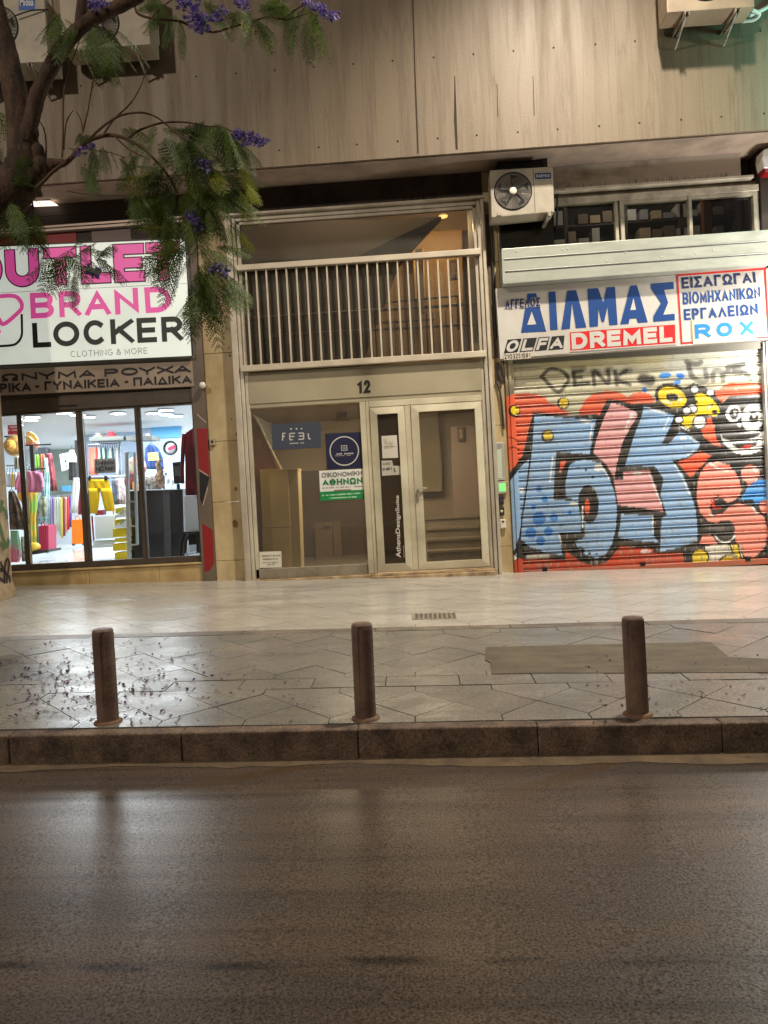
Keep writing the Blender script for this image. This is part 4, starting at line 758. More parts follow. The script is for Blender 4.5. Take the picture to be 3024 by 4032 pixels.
g = MB(); caps('K', Q(zC, [(468, 572), (486, 570), (487, 592), (470, 594)]), 12.39, .25, .2, 0, g); caps('C', Q(zC, [(478, 608), (490, 607), (491, 626), (480, 628)]), 12.39, .25, .2, 0, g); lines([(452, 550, 494, 543, 5)], zC, 12.389, g); g.build('lettering', m_ink2, po)
garment('white_dress', 'white trousers on the rail below the black pinafore', 'trousers', [(702, 535, 575), (760, 525, 580), (958, 512, 562)], 11.4, cm((226, 230, 232)), nf=3)
garment('maroon_dress', 'maroon dress pressed against the central stile', 'dress', [(715, 575, 600), (800, 570, 612), (970, 566, 608)], 11.5, cm((128, 26, 48)), nf=2)
garment('green_shirt', 'olive green shirt on the rail under the coloured hats', 'shirt', [(535, 250, 280), (560, 248, 290), (640, 255, 292)], 12.5, cm((120, 170, 70)), nf=2)
garment('rust_shirt', 'rust brown shirt on the rail under the coloured hats', 'shirt', [(530, 292, 320), (560, 290, 330), (760, 300, 335)], 12.5, cm((150, 84, 56)), nf=2)
garment('flowered_dress', 'dark burgundy flowered dress left of the stone wall', 'dress', [(525, 338, 375), (560, 335, 385), (800, 350, 418)], 12.4, cm((84, 30, 44), (140, 60, 70), 14), nf=3)
garment('teal_dress', 'pale teal long dress behind the pink top', 'dress', [(560, 322, 340), (700, 318, 362), (1040, 270, 362)], 12.3, cm((150, 186, 190), (110, 140, 140), 6), nf=3)
garment('camouflage_shirt', 'grey green camouflage shirt below the teal dress', 'shirt', [(840, 292, 335), (880, 275, 345), (985, 272, 338)], 12.0, cm((150, 156, 138), (96, 104, 88), 10), nf=2)
# upper rail of shirts
m_r = m_chrome
def rack(name, lab, pts, y, legs):
    o = thing(name, lab, 'clothes rack', P(*zC(*pts[0]), y)); g = MB(); g.tube([P(*zC(*p), y) for p in pts], .014, 8); g.build('rail', m_r, o)
    for (u, v0, v1) in legs: g = MB(); g.tube([P(*zC(u, v0), y), P(*zC(u + (v1 - v0) * .045, v1), y)], .014, 8); g.build('upright', m_r, o)
rack('clothes_rack', 'chrome rail holding coral and green shirts under the hat shelf', [(640, 462), (875, 452)], 13.2, [(872, 440, 690)])
rack('clothes_rack', 'low chrome rail of assorted clothes in front of the stone wall', [(340, 838), (520, 826)], 14.8, [])
rack('clothes_rack', 'chrome rail with clips that holds the yellow shorts', [(630, 702), (915, 690)], 10.9, [])
rack('clothes_rack', 'black rail under the straw hats at the left door', [(45, 616), (205, 610)], 12.0, [])
cols = [((232, 110, 90), 'coral'), ((214, 130, 104), 'salmon'), ((240, 150, 130), 'peach'), ((196, 70, 60), 'brick red'), ((226, 222, 214), 'cream'), ((60, 96, 92), 'dark teal'), ((200, 214, 210), 'pale mint'), ((48, 82, 74), 'bottle green'), ((150, 186, 176), 'sea green'), ((214, 220, 226), 'ice white'), ((70, 92, 104), 'slate'), ((178, 196, 190), 'sage'), ((236, 232, 228), 'white'), ((120, 132, 150), 'blue grey')]
wd = ['first', 'second', 'third', 'fourth', 'fifth', 'sixth', 'seventh', 'eighth', 'ninth', 'tenth', 'eleventh', 'twelfth', 'thirteenth', 'fourteenth']
for i, (c, nme) in enumerate(cols):
    u = 644 + i * 16.5; bt = (690 - random.uniform(0, 12)) if i < 4 or i > 11 else 556 + random.uniform(0, 14)
    garment('hanging_shirt', '%s shirt, %s from the left on the upper rail under the hats' % (nme, wd[i]), 'shirt', [(482, u + 2, u + 10), (500, u, u + 15), (bt, u + 4, u + 19)], 13.2 + .03 * (i % 3), cm(c), 'shirts on the upper rail', nf=1, amp=.01, nx=6, thick=.02)
cols = [((24, 24, 30), 'black'), ((176, 148, 208), 'lilac'), ((150, 120, 190), 'violet'), ((190, 196, 180), 'grey green'), ((196, 216, 214), 'pale aqua'), ((222, 222, 214), 'white'), ((200, 190, 90), 'mustard'), ((120, 50, 60), 'wine red'), ((236, 180, 150), 'apricot'), ((206, 30, 40), 'scarlet'), ((44, 34, 120), 'indigo')]
for i, (c, nme) in enumerate(cols):
    u = 345 + i * 15.5; bt = [1060, 1090, 1085, 1110, 1090, 1120, 1140, 1125, 1100, 1080, 1060][i]
    garment('hanging_garment', '%s garment, %s from the left on the low rail before the stone wall' % (nme, wd[i]), 'garment', [(842, u + 2, u + 10), (862, u, u + 16), (bt, u + 4, u + 22)], 14.8 + .04 * (i % 3), cm(c), 'clothes on the low rail', nf=1, amp=.012, nx=6, thick=.03)
cols = [((226, 228, 230), 'white'), ((206, 210, 214), 'light grey'), ((232, 180, 90), 'orange'), ((216, 216, 206), 'cream')]
for i, (c, nme) in enumerate(cols):
    u = 44 + i * 20; garment('hanging_shirt', '%s shirt, %s from the left on the rail beside the graffiti pillar' % (nme, wd[i]), 'shirt', [(665, u + 3, u + 12), (680, u, u + 20), (770, u + 4, u + 22)], 11.4, cm(c), 'shirts on the left rail', nf=1, amp=.01, nx=6, thick=.02)
for i, (c, nme) in enumerate([((116, 110, 92), 'khaki'), ((196, 192, 184), 'stone'), ((50, 48, 62), 'navy')]):
    u = 106 + i * 18; garment('folded_scarf', '%s scarf hanging under the straw hat' % nme, 'scarf', [(545, u, u + 14), (610, u + 2, u + 18), (640, u + 2, u + 18)], 12.0, cm(c), 'scarves under the straw hat', nf=1, nx=6, hanger=False)
# hats on the shelf
def hat(lab, u, v, y, w2, col, z=zC, tilt=0):
    c = P(*z(u, v), y); s_ = w2 * .5425 * y / FPX; o = thing('hat', lab, 'hat', c)
    m = cm(col); g = MB(); g.lathe(c, [(s_ * .62, .0), (s_ * 1.0, .012), (s_ * .95, .02), (s_ * .6, .015)], 24); g.build('brim', m, o)
    g = MB(); g.lathe(c, [(s_ * .6, .012), (s_ * .56, s_ * .5), (s_ * .46, s_ * .82), (s_ * .2, s_ * .78), (.001, s_ * .7)], 24); g.build('crown', m, o)
    g = MB(); g.lathe(c, [(s_ * .61, .02), (s_ * .60, .06), (s_ * .58, .06)], 24); g.build('band', cm(tuple(int(q * .6) for q in col)), o)
hat('beige straw trilby on the shelf over the shirts', 714, 408, 13.0, 36, (190, 178, 150)); hat('red felt hat on the shelf over the shirts', 808, 406, 13.0, 46, (206, 40, 56)); hat('white sun hat on the right shelf behind the stile', 1070, 408, 13.0, 26, (222, 220, 210))
for lab, q in (('dark shelf under the beige and red hats', [(645, 408), (895, 398), (896, 426), (648, 436)]), ('short dark shelf between the third stile and the hats', [(915, 402), (1105, 396), (1105, 426), (916, 432)])):
    tag(MB().pq(Q(zC, q), 12.8, 13.2).build('shelf', mat('dark_shelf', (62, 66, 62), .5)), lab, 'shelf')
o = thing('hat', 'golden straw hat hanging by the left door stile', 'hat', P(*zC(95, 470), 11.8)); hp = P(*zC(92, 468), 11.8); g = MB(); g.lathe((hp.x - .03, 11.78, hp.z), [(.001, -.10), (.06, -.095), (.085, -.05), (.10, .0)], 20, 0, 'y'); g.build('crown', cm((206, 158, 70), (166, 116, 40), 20), o); g = MB(); g.lathe((hp.x, 11.79, hp.z), [(.09, -.005), (.155, .02), (.17, .05), (.15, .03), (.09, .01)], 24, 0, 'y'); g.build('brim', cm((196, 150, 80), (160, 120, 60), 24), o)
o = thing('bag', 'orange and olive cloth bag on the black stand by the left stile', 'bag', P(*zC(230, 470), 11.6)); g = MB(); fan = lambda pts, yy: g.pq(Q(zC, pts), yy, yy + .03); fan([(190, 372), (215, 368), (250, 385), (272, 420), (278, 452), (240, 466), (192, 462)], 11.62); b = MB(); b.pq(Q(zC, [(188, 395), (212, 402), (238, 430), (246, 466), (200, 470), (186, 460)]), 11.5, 11.55); b.bevel(.01, 2); g.add(b.v, b.f); g.build('body', cm((186, 176, 90), (226, 120, 84), 4), o); g = MB(); g.ball(P(*zC(258, 462), 11.5), .06); g.build('tassel', cm((230, 150, 120)), o)
tag(MB().pq(Q(zC, [(55, 322), (145, 318), (150, 388), (57, 390)]), 10.4, 10.41).build('red_notice', mat('red_notice', (226, 62, 62), .5)), 'red notice with white print at the left door', 'notice')
g = MB(); lines([(72, 335, 128, 333, 10), (60, 358, 142, 355, 8)], zC, 10.39, g); g.build('print', mat('white_print', (236, 220, 216), .6), bpy.data.objects['red_notice'])
tag(MB().pq(Q(zC, [(30, 398), (150, 390), (150, 402), (30, 410)]), 11.9, 12.2).build('shelf', mat('dark_shelf', (62, 66, 62), .5)), 'thin dark shelf under the red notice', 'shelf')
t = thing('display_stand', 'black pole stand between the pink top and the left stile', 'stand', P(*zC(250, 1240), 10.9)); g = MB(); g.pq(Q(zC, [(212, 470), (240, 468), (278, 1250), (262, 1250)]), 10.9, 10.94); g.build('pole', m_blk, t); g = MB(); g.tube([P(*zC(180, 468), 11.1), P(*zC(370, 460), 11.1)], .012, 6); g.tube([P(*zC(255, 640), 10.95), P(*zC(330, 636), 10.95)], .012, 6); g.pq(Q(zC, [(232, 1238), (350, 1222), (352, 1240), (235, 1262)]), 10.8, 11.2); g.build('arm', m_blk, t)
tag(MB().ball(P(*zC(245, 1205), 10.85), .09, 0, 1.2, .7, .8).build('shoe', mat('yellow_shoe', (222, 186, 60), .5)), 'yellow shoe on the foot of the black stand', 'shoe')
def suitcase(lab, q, y, col, d):
    o = thing('suitcase', lab, 'suitcase', P(*zC(*q[3]), y)); m = mat('case_%d' % col[0], col, .35, bump=.1, bscale=10)
    b = MB(); b.pq(Q(zC, q), y, y + d); b.bevel(.02, 3); b.build('shell', m, o)
    mx_ = lambda a, b2, s_: (a[0] + (b2[0] - a[0]) * s_, a[1] + (b2[1] - a[1]) * s_)
    g = MB(); a, c = mx_(q[0], q[1], .35), mx_(q[0], q[1], .65); g.tube([P(*zC(*a), y + d / 2), P(*zC(a[0], a[1] - 22), y + d / 2), P(*zC(c[0], c[1] - 22), y + d / 2), P(*zC(*c), y + d / 2)], .01, 6); g.build('handle', m, o)
    for s_ in (.12, .88):
        c = mx_(q[3], q[2], s_); p = P(*zC(*c), y + d / 2); g = MB(); g.lathe(p, [(.001, -.02), (.03, -.02), (.03, .02), (.001, .02)], 12, 0, 'x'); g.build('wheel', m_blk, o)
    g = MB()
    for s_ in (.2, .4, .6, .8):
        a, c = mx_(q[0], q[1], s_), mx_(q[3], q[2], s_); g.tube([P(*zC(a[0], a[1] + 10), y - .004), P(*zC(c[0], c[1] - 8), y - .004)], .006, 5)
    g.build('rib', m, o)
suitcase('orange suitcase standing on the shop floor by the central stile', [(514, 1008), (612, 1005), (618, 1180), (522, 1186)], 14.6, (244, 120, 6), .3)
suitcase('crimson suitcase with a pale handle beside the black stand', [(276, 1050), (350, 1046), (352, 1235), (282, 1240)], 11.6, (146, 18, 60), .28)
# notice of mirrored print, white stand, sneakers on their yellow steps
po = tag(MB().pq(Q(zC, [(682, 568), (834, 560), (840, 664), (686, 672)]), 9.9, 9.91).build('grey_notice', mat('notice_grey', (150, 146, 138), .7)), 'grey card with mirrored dark print hanging over the yellow shorts', 'notice')
g = MB()
for r_ in (0, 1):
    for i in range(8):
        u = 694 + i * 17.5; v = 583 + r_ * 42 - i * .9; a = random.choice(([(0, 28), (0, 0), (12, 28), (12, 0)], [(0, 28), (6, 0), (12, 28)], [(12, 0), (0, 0), (0, 28), (12, 28)], [(6, 0), (6, 28)], [(12, 0), (12, 28), (0, 14), (12, 14)])); strokes([[(u + x, v + y2) for x, y2 in a]], zC, 9.885, .007, g)
g.build('print', m_ink2, po)
t = thing('white_stand', 'white display box with two shelves below the yellow shorts', 'display box', P(*zC(750, 1310), 10.6)); g = MB(); b = MB(); b.pq(Q(zC, [(688, 985), (835, 978), (836, 1138), (694, 1148)]), 10.6, 10.64); b.pq(Q(zC, [(666, 1196), (826, 1188), (826, 1206), (668, 1214)]), 10.6, 10.9); b.pq(Q(zC, [(672, 1160), (826, 1152), (826, 1186), (674, 1194)]), 10.62, 10.66); g.add(b.v, b.f); g.build('panel', m_white, t); g = MB(); g.tube([P(*zC(668, 980), 10.7), P(*zC(684, 1210), 10.7)], .014, 6); g.pq(Q(zC, [(690, 940), (752, 936), (752, 972), (692, 976)]), 10.7, 10.8); g.build('frame', mat('maroon_box', (120, 30, 50), .5), t)
t = thing('shoe_steps', 'yellow stepped shoe display beside the white security gate', 'shoe display', P(*zC(875, 1300), 10.3)); 
for i, (v0, v1) in enumerate(((1000, 1062), (1066, 1135), (1138, 1172), (1176, 1235), (1240, 1300))): g = MB(); b = MB(); b.pq(Q(zC, [(830 - (i % 2) * 14, v0 + 6), (925, v0), (930, v1 - 4), (832 - (i % 2) * 14, v1)]), 10.3, 10.55); b.bevel(.012, 2); b.build('step', mat('step_yellow', (222, 196, 6), .5), t)
tag(MB().pq(Q(zC, [(836, 925), (905, 915), (910, 960), (840, 965)]), 10.4, 10.5).build('olive_cloth', cm((140, 136, 40))), 'olive cloth folded above the sneakers', 'cloth')
for i, (u, v, lab) in enumerate(((875, 985, 'white sneaker with green lacing, upper of two on the yellow steps'), (878, 1058, 'white sneaker with green lacing, lower of two on the yellow steps'))):
    o = thing('sneaker', lab, 'sneaker', P(*zC(u, v), 10.25), 'sneakers on the yellow steps'); g = MB(); b = MB(); b.prism([P(*zC(u + a, v + c), 10.2) for a, c in ((-40, -10), (-10, -30), (20, -50), (38, -66), (42, -6), (40, 0), (-38, 2))], (0, .1, 0)); b.bevel(.012, 2); b.build('upper', cm((206, 206, 190)), o); g = MB(); g.pq(Q(zC, [(u - 42, v - 4), (u + 42, v - 8), (u + 42, v + 4), (u - 40, v + 8)]), 10.195, 10.31); g.build('sole', m_white, o)
    g = MB(); strokes([[(u - 8 + k * 9, v - 28 - k * 8), (u + 4 + k * 9, v - 18 - k * 8)] for k in range(4)], zC, 10.19, .007, g); g.build('lace', cm((60, 96, 70)), o)
t = thing('security_gate', 'white anti theft gate in front of the black counter', 'gate', P(*zC(950, 1300), 9.75)); m_gt = mat('gate_white', (206, 212, 208), .35)
for (u0, u1) in (((905, 930), (920, 945)), ((965, 985), (985, 1000))): g = MB(); b = MB(); b.pq(Q(zC, [(u0[0], 515), (u0[1] - 4, 512), (u1[1], 1300 if u0[0] < 950 else 1190), (u1[0], 1302 if u0[0] < 950 else 1192)]), 9.75, 9.80); b.bevel(.008, 2); b.build('post', m_gt, t)
for v in (872, 1052, 1186): g = MB(); g.pq(Q(zC, [(928, v), (990, v - 3), (990, v + 7), (928, v + 10)]), 9.76, 9.79); g.build('rung', m_gt, t)
g = MB(); g.pq(Q(zC, [(930, 516), (966, 514), (972, 700), (938, 700)]), 9.77, 9.78); g.build('acrylic_panel', glass('acrylic', (.86, .9, .88)), t)
# counter and what stands on it
t = thing('counter', 'black shop counter behind the right hand panes', 'counter', P(*zC(1150, 1290), 10.4)); g = MB(); g.pq(Q(zC, [(1000, 795), (1326, 788), (1340, 1286), (1020, 1296)]), 10.4, 11.2); g.pq(Q(zC, [(935, 800), (998, 797), (1016, 1296), (952, 1300)]), 10.45, 11.2); g.build('front', mat('counter_black', (30, 30, 32), .25, rgb2=(24, 24, 26), scale=2), t); g = MB(); g.pq(Q(zC, [(930, 790), (1330, 781), (1330, 788), (930, 798)]), 10.36, 11.25); g.build('top', m_white, t); g = MB(); g.pq(Q(zC, [(1180, 800), (1232, 798), (1245, 1288), (1195, 1290)]), 10.385, 10.4); g.build('seam_panel', mat('counter_grey', (56, 56, 56), .35), t)
def item(name, lab, cat, c, y, mb_fn, m): 
    g = MB(); mb_fn(g, P(*zC(*c), y), y); return tag(g.build(name, m), lab, cat)
item('basket', 'round grey wicker basket on the counter', 'basket', (1090, 755), 10.6, lambda g, p, y: g.lathe((p.x, y, p.z - .12), [(.001, 0), (.13, 0), (.17, .12), (.16, .2), (.1, .24)], 18), cm((150, 140, 130), (84, 76, 72), 26))
item('figurine', 'brown wooden deer figurine on the counter', 'figurine', (1160, 720), 10.55, lambda g, p, y: (g.ball((p.x, y, p.z), .10, 0, .8, .6, 1.3), g.tube([(p.x + .02, y, p.z + .1), (p.x - .02, y, p.z + .24), (p.x + .03, y, p.z + .30)], [.05, .035, .02]), g.tube([(p.x - .06, y, p.z - .06), (p.x - .07, y, p.z - .27)], .015), g.tube([(p.x + .05, y, p.z - .06), (p.x + .07, y, p.z - .27)], .015)), cm((140, 110, 84), (80, 62, 50), 20))
item('box', 'small tan box on the counter beside the third stile', 'box', (1005, 765), 10.6, lambda g, p, y: g.box(p.x - .09, p.x + .09, y, y + .1, p.z - .09, p.z + .07), mat('tan_box', (168, 122, 70), .6))
item('bag', 'dark red handbag on the counter by the gate', 'bag', (950, 730), 10.7, lambda g, p, y: g.ball(p, .11, 0, .9, .6, 1.2), cm((120, 34, 44), (60, 30, 40), 12))
item('bag', 'cream beach bag behind the third stile', 'bag', (985, 630), 12.0, lambda g, p, y: g.ball(p, .2, 0, .9, .5, .9), cm((206, 190, 170), (170, 60, 70), 6))
for i, (u, v, s_) in enumerate(((1225, 745, 1), (1262, 750, .9), (1205, 690, .8), (1285, 690, .8), (1050, 700, .9))):
    o = thing('wire_holder', 'white wire card holder, %s on the counter' % ['tallest beside the figurine', 'next to the black screen', 'small one behind the figurine', 'small one under the screen', 'one above the wicker basket'][i], 'card holder', P(*zC(u, v + 30), 10.8)); g = MB(); a = 16 * s_
    g.tube([P(*zC(u - a, v + 38), 10.8), P(*zC(u - a * .7, v - 40 * s_), 10.8), P(*zC(u + a * .7, v - 40 * s_), 10.8), P(*zC(u + a, v + 38), 10.8)], .007, 5); g.tube([P(*zC(u - a, v), 10.8), P(*zC(u + a, v), 10.8)], .006, 5); g.tube([P(*zC(u - a, v + 22), 10.8), P(*zC(u + a, v + 20), 10.8)], .006, 5); g.build('wire', m_white, o)
    g = MB(); g.pq(Q(zC, [(u - a * .6, v - 30 * s_), (u + a * .6, v - 31 * s_), (u + a * .7, v + 4), (u - a * .7, v + 6)]), 10.81, 10.815); g.build('card', mat('card_%d' % i, [(200, 214, 226), (220, 226, 220), (90, 120, 150), (60, 64, 74), (214, 200, 196)][i], .5), o)
t = thing('screen', 'black till screen beside the crimson dress', 'screen', P(*zC(1285, 790), 10.3)); g = MB(); b = MB(); b.pq(Q(zC, [(1250, 590), (1315, 584), (1318, 742), (1262, 748)]), 10.3, 10.34); b.bevel(.006, 1); b.build('panel', mat('screen_black', (22, 22, 24), .2), t); g = MB(); g.pq(Q(zC, [(1266, 620), (1312, 616), (1314, 690), (1270, 694)]), 10.296, 10.3); g.build('display', mat('screen_grey', (58, 60, 64), .15), t); g = MB(); g.pq(Q(zC, [(1280, 748), (1300, 746), (1304, 786), (1284, 788)]), 10.32, 10.36); g.build('foot', m_blk, t)
t = thing('round_sign', 'round white sign with a thick black ring and a small red label', 'sign', P(*zC(1236, 486), 11.2)); p = P(*zC(1236, 486), 11.2); rr_ = .5425 * 11.2 / FPX
g = MB(); vs = []
g.tube([(p.x + 48 * rr_ * math.cos(a), 11.2, p.z + 48 * rr_ * math.sin(a)) for a in np.linspace(0, 2 * math.pi, 41)], 7 * rr_, 8); g.build('ring', m_blk, t); g = MB(); g.lathe((p.x, 11.21, p.z), [(.001, 0), (46 * rr_, 0), (46 * rr_, .01)], 32, 0, 'y'); g.build('disc', m_white, t); g = MB(); flat(Q(zC, [(1216, 484), (1266, 462), (1272, 486), (1222, 506)]), 11.2, g); g.build('label_strip', mat('label_red', (214, 50, 92), .5), t)
tag(MB().pq(Q(zC, [(1336, 836), (1450, 832), (1462, 1084), (1344, 1086)]), 9.9, 9.93).build('white_board', m_white), 'plain white board below the crimson dress', 'board')
t = thing('stool', 'black plastic stool in the right corner of the shop window', 'stool', P(*zC(1390, 1285), 9.6)); m_st = mat('stool_black', (24, 25, 27), .3)
g = MB(); b = MB(); b.pq(Q(zC, [(1340, 1090), (1440, 1086), (1446, 1106), (1336, 1110)]), 9.55, 9.85); b.bevel(.01, 2); b.build('seat', m_st, t)
for a, c in (((1344, 1100), (1312, 1284)), ((1438, 1096), (1462, 1280)), ((1358, 1110), (1345, 1250)), ((1424, 1108), (1438, 1248))): g = MB(); yy = 9.56 if c[1] > 1260 else 9.84; g.tube([P(*zC(*a), yy), P(*zC((a[0] + c[0]) / 2 - (8 if c[0] < 1390 else -8), (a[1] + c[1]) / 2 - 12), yy), P(*zC(*c), yy)], [.03, .03, .022], 8); g.build('leg', m_st, t)
g = MB(); g.pq(Q(zC, [(1362, 1108), (1420, 1106), (1424, 1186), (1372, 1192)]), 9.86, 9.88); g.build('back_panel', m_st, t)
tag(MB().pq(Q(zC, [(1366, 1190), (1424, 1186), (1428, 1235), (1378, 1242)]), 10.0, 10.1).build('paper_pack', m_white), 'pack of white paper under the black stool', 'paper')
tag(MB().pq(Q(zC, [(1358, 1268), (1450, 1262), (1454, 1284), (1362, 1288)]), 9.7, 9.9).build('leaflet', m_white), 'white leaflets on the floor under the black stool', 'leaflets')
# lamps outside: soffit tube, dome camera, little bell box
t = thing('soffit_light', 'lit white tube light under the overhang above the clothes shop', 'light', (-4.9, 9.0, 5.0)); g = MB(); g.pq(Q(zT, [(262, 2018), (498, 2010), (560, 2046), (318, 2056)]), 9.12, 9.19); g.build('diffuser', mat('tube_glow', (255, 232, 214), .4, emit=1.6), t); g = MB(); g.pq(Q(zT, [(250, 2000), (500, 1992), (500, 2010), (252, 2018)]), 9.10, 9.19); g.build('housing', m_blk, t)
t = thing('dome_camera', 'small white dome camera on the taupe panel', 'camera', P(797, 1517, 9.1)); g = MB(); g.ball(P(797, 1517, 9.1), .042); g.build('dome', mat('dome_white', (226, 222, 210), .3), t); p = P(797, 1517, 9.14); g = MB(); g.lathe((p.x, 9.12, p.z), [(.03, 0), (.035, .05), (.035, .06)], 16, 0, 'y'); g.build('bracket', mat('dome_bracket', (150, 140, 128), .5), t)
t = thing('bell_box', 'small grey switch box on the cream pilaster by the taupe panel', 'switch box', P(834, 1740, 9.19)); g = MB(); b = MB(); b.pq(Q(zC, [(1516, 415), (1556, 413), (1560, 466), (1520, 469)]), 9.17, 9.205); b.bevel(.006, 2); b.build('case', mat('bell_case', (168, 154, 124), .5), t); g = MB(); g.pq(Q(zC, [(1532, 432), (1545, 431), (1546, 450), (1533, 451)]), 9.165, 9.17); g.build('button', m_blk, t)
# ================================================================== HARDWARE SHOP
m_galv = mat('galvanised', (176, 178, 166), .42, .25, rgb2=(140, 142, 130), scale=5, stretch=(.6, 1, 2), amt=.7, rvar=.08)
m_wfr = mat('old_window_frame', (190, 180, 160), .5, .1, rgb2=(140, 130, 114), scale=6)
wn = thing('high_window', 'strip of three old windows above the metal hood with shelves behind', 'window', (2.75, 9.25, 4.5))
g = MB(); b = MB(); b.box(1.16, 4.22, 9.12, 9.3, 4.885, 4.92); b.box(1.16, 4.30, 9.18, 9.3, 4.75, 4.83); b.box(1.16, 1.195, 9.2, 9.3, 4.1, 4.75); b.box(4.235, 4.30, 9.2, 9.3, 4.1, 4.75); b.bevel(.004, 1); g.add(b.v, b.f); g.box(1.157, 4.30, 9.24, 9.46, 4.831, 4.884); g.build('frame', m_wfr, wn)
for xa, xb in ((2.585, 2.625), (2.645, 2.69), (3.46, 3.50)): b = MB(); b.box(xa, xb, 9.18 + (.02 if xa < 2.6 else 0), 9.26, 4.1, 4.749); b.bevel(.004, 1); b.build('mullion', m_wfr, wn)
g = MB(); g.box(2.69, 3.46, 9.195, 9.25, 4.705, 4.749); g.box(3.5, 4.235, 9.195, 9.25, 4.705, 4.749); g.build('sash_rail', m_wfr, wn)
m_wg = glass('window_glass', (.72, .72, .70))
for xa, xb in ((1.196, 2.584), (2.69, 3.46), (3.5, 4.234)): g = MB(); g.box(xa, xb, 9.262, 9.267, 4.1, 4.749); g.build('pane', m_wg, wn)
st = thing('store_room', 'dim store room with shelves behind the high windows', 'store room', (2.75, 10.5, 4.1))
g = MB(); g.box(1.0, 4.6, 11.4, 11.5, 3.6, 5.6); g.box(1.0, 1.02, 9.5, 11.4, 3.6, 5.6); g.box(4.5, 4.6, 9.5, 11.4, 3.6, 5.6); g.box(1.0, 4.6, 9.5, 11.4, 5.5, 5.6); g.box(1.0, 4.6, 9.5, 11.4, 3.6, 3.7); g.build('wall', mat('store_wall', (88, 84, 78), .8, rgb2=(60, 56, 52), scale=3), st)
m_shf = mat('store_shelf', (74, 66, 58), .6)
for z in (4.62, 4.88): g = MB(); g.box(1.05, 4.5, 10.3, 10.8, z - .025, z); g.build('shelf', m_shf, st)
for x in (2.2, 3.0, 3.75): g = MB(); g.box(x, x + .05, 10.28, 10.8, 3.7, 5.5); g.build('upright', m_shf, st)
g = MB(); g.box(3.92, 4.02, 9.9, 10.0, 3.7, 5.4); g.build('brown_post', mat('brown_post', (132, 76, 46), .7), st)
cnt = {}; k = 0
def nth(n): return wd[n - 1] if n <= 14 else {15: 'fifteenth', 16: 'sixteenth', 17: 'seventeenth', 18: 'eighteenth', 19: 'nineteenth'}[n]
for z in (4.62, 4.88):
    for x in np.arange(1.3, 4.3, .165):
        if random.random() < .25: continue
        w2 = random.uniform(.05, .075); h = random.uniform(.06, .2); c = random.choice(((206, 200, 186), (170, 150, 120), (190, 188, 180), (120, 104, 84), (150, 148, 146)))
        b = MB(); b.box(x - w2, x + w2, 10.28, 10.5, z + .001, z + h); o = b.build('box', mat('carton_%d' % c[0], c, .8)); k += 1
        row = 'upper' if z > 4.7 else 'lower'; tn = {206: 'off white', 170: 'tan', 190: 'pale grey', 120: 'brown', 150: 'grey'}[c[0]]
        cnt[row] = cnt.get(row, 0) + 1
        tag(o, '%s carton, %s from the left on the %s store shelf' % (tn, nth(cnt[row]), row), 'carton', 'cartons on the store shelves')
lamp('store_light', 'POINT', (2.9, 9.75, 5.3), 16, (1, .92, .8), .1)
hd = thing('metal_hood', 'long galvanised shutter hood above the hardware sign', 'shutter hood', (2.8, 9.1, 3.83))
hq = Q(zF, [(137, 622), (1675, 512), (1675, 709), (145, 825)]); g = MB(); b = MB(); b.pq(hq, 8.93, 9.3); b.bevel(.008, 2); g.add(b.v, b.f); g.build('casing', m_galv, hd)
g = MB()
for (a, c) in (((150, 682), (1650, 575)), ((155, 752), (1655, 645))): pa, pb = P(*zF(*a), 8.93), P(*zF(*c), 8.93); g.tube([pa + Vector((0, .004, 0)), pb + Vector((0, .004, 0))], .009, 6); 
g.build('fold', mat('galv_fold', (150, 152, 144), .4, .4), hd)
g = MB()
for (a, c) in (((152, 688), (1652, 581)), ((157, 758), (1657, 651))): strokes([[a, c]], zF, 8.93, .004, g, 0, .003)
g.build('fold_gap', mat('dark_gap', (52, 52, 50), .8), hd)
g = MB()
for (u, v) in ((223, 636), (485, 625), (515, 622), (843, 643), (740, 690), (1050, 668), (1347, 627), (1245, 648)): p = P(*zF(u, v), 8.926); g.ball(p, .008)
g.build('rivet', mat('rivet', (214, 212, 200), .4), hd)
# sign with blue Greek capitals
YH = 9.08
m_sw = mat('enamel_white', (192, 188, 180), .45, rgb2=(164, 156, 144), scale=2, amt=.8); m_blue = mat('sign_blue', (22, 62, 122), .45); m_blk2 = mat('sign_black', (30, 30, 32), .45); m_red = mat('sign_red', (196, 30, 30), .45); m_blue2 = mat('sign_blue2', (36, 120, 190), .45); m_navy = mat('sign_navy', (30, 42, 84), .45)
hs = thing('hardware_sign', 'white enamel sign with big blue Greek capitals over the painted shutter', 'sign', P(2480, 1240, YH))
g = MB(); g.pq(Q(zF, [(104, 850), (1690, 730), (1700, 1137), (130, 1255)]), YH, 9.24); g.build('board', m_sw, hs)
g = MB()
for k, poly in enumerate(([(285, 880), (335, 877), (392, 1095), (248, 1103)], [(405, 870), (445, 867), (458, 1085), (415, 1088)], [(512, 863), (563, 859), (622, 1072), (562, 1077), (539, 935), (528, 1080), (478, 1085)],
        [(628, 852), (688, 848), (718, 930), (738, 844), (785, 840), (800, 1057), (752, 1061), (742, 955), (722, 1042), (708, 1042), (690, 965), (688, 1066), (640, 1071)], [(872, 835), (910, 831), (972, 1043), (915, 1047), (908, 1020), (868, 1023), (862, 1052), (815, 1056)],
        [(990, 823), (1119, 813), (1121, 852), (1065, 858), (1088, 930), (1060, 1000), (1125, 994), (1127, 1031), (1003, 1041), (1003, 1010), (1047, 935), (990, 850)])): flat(Q(zF, poly), YH, g, 0, .004)
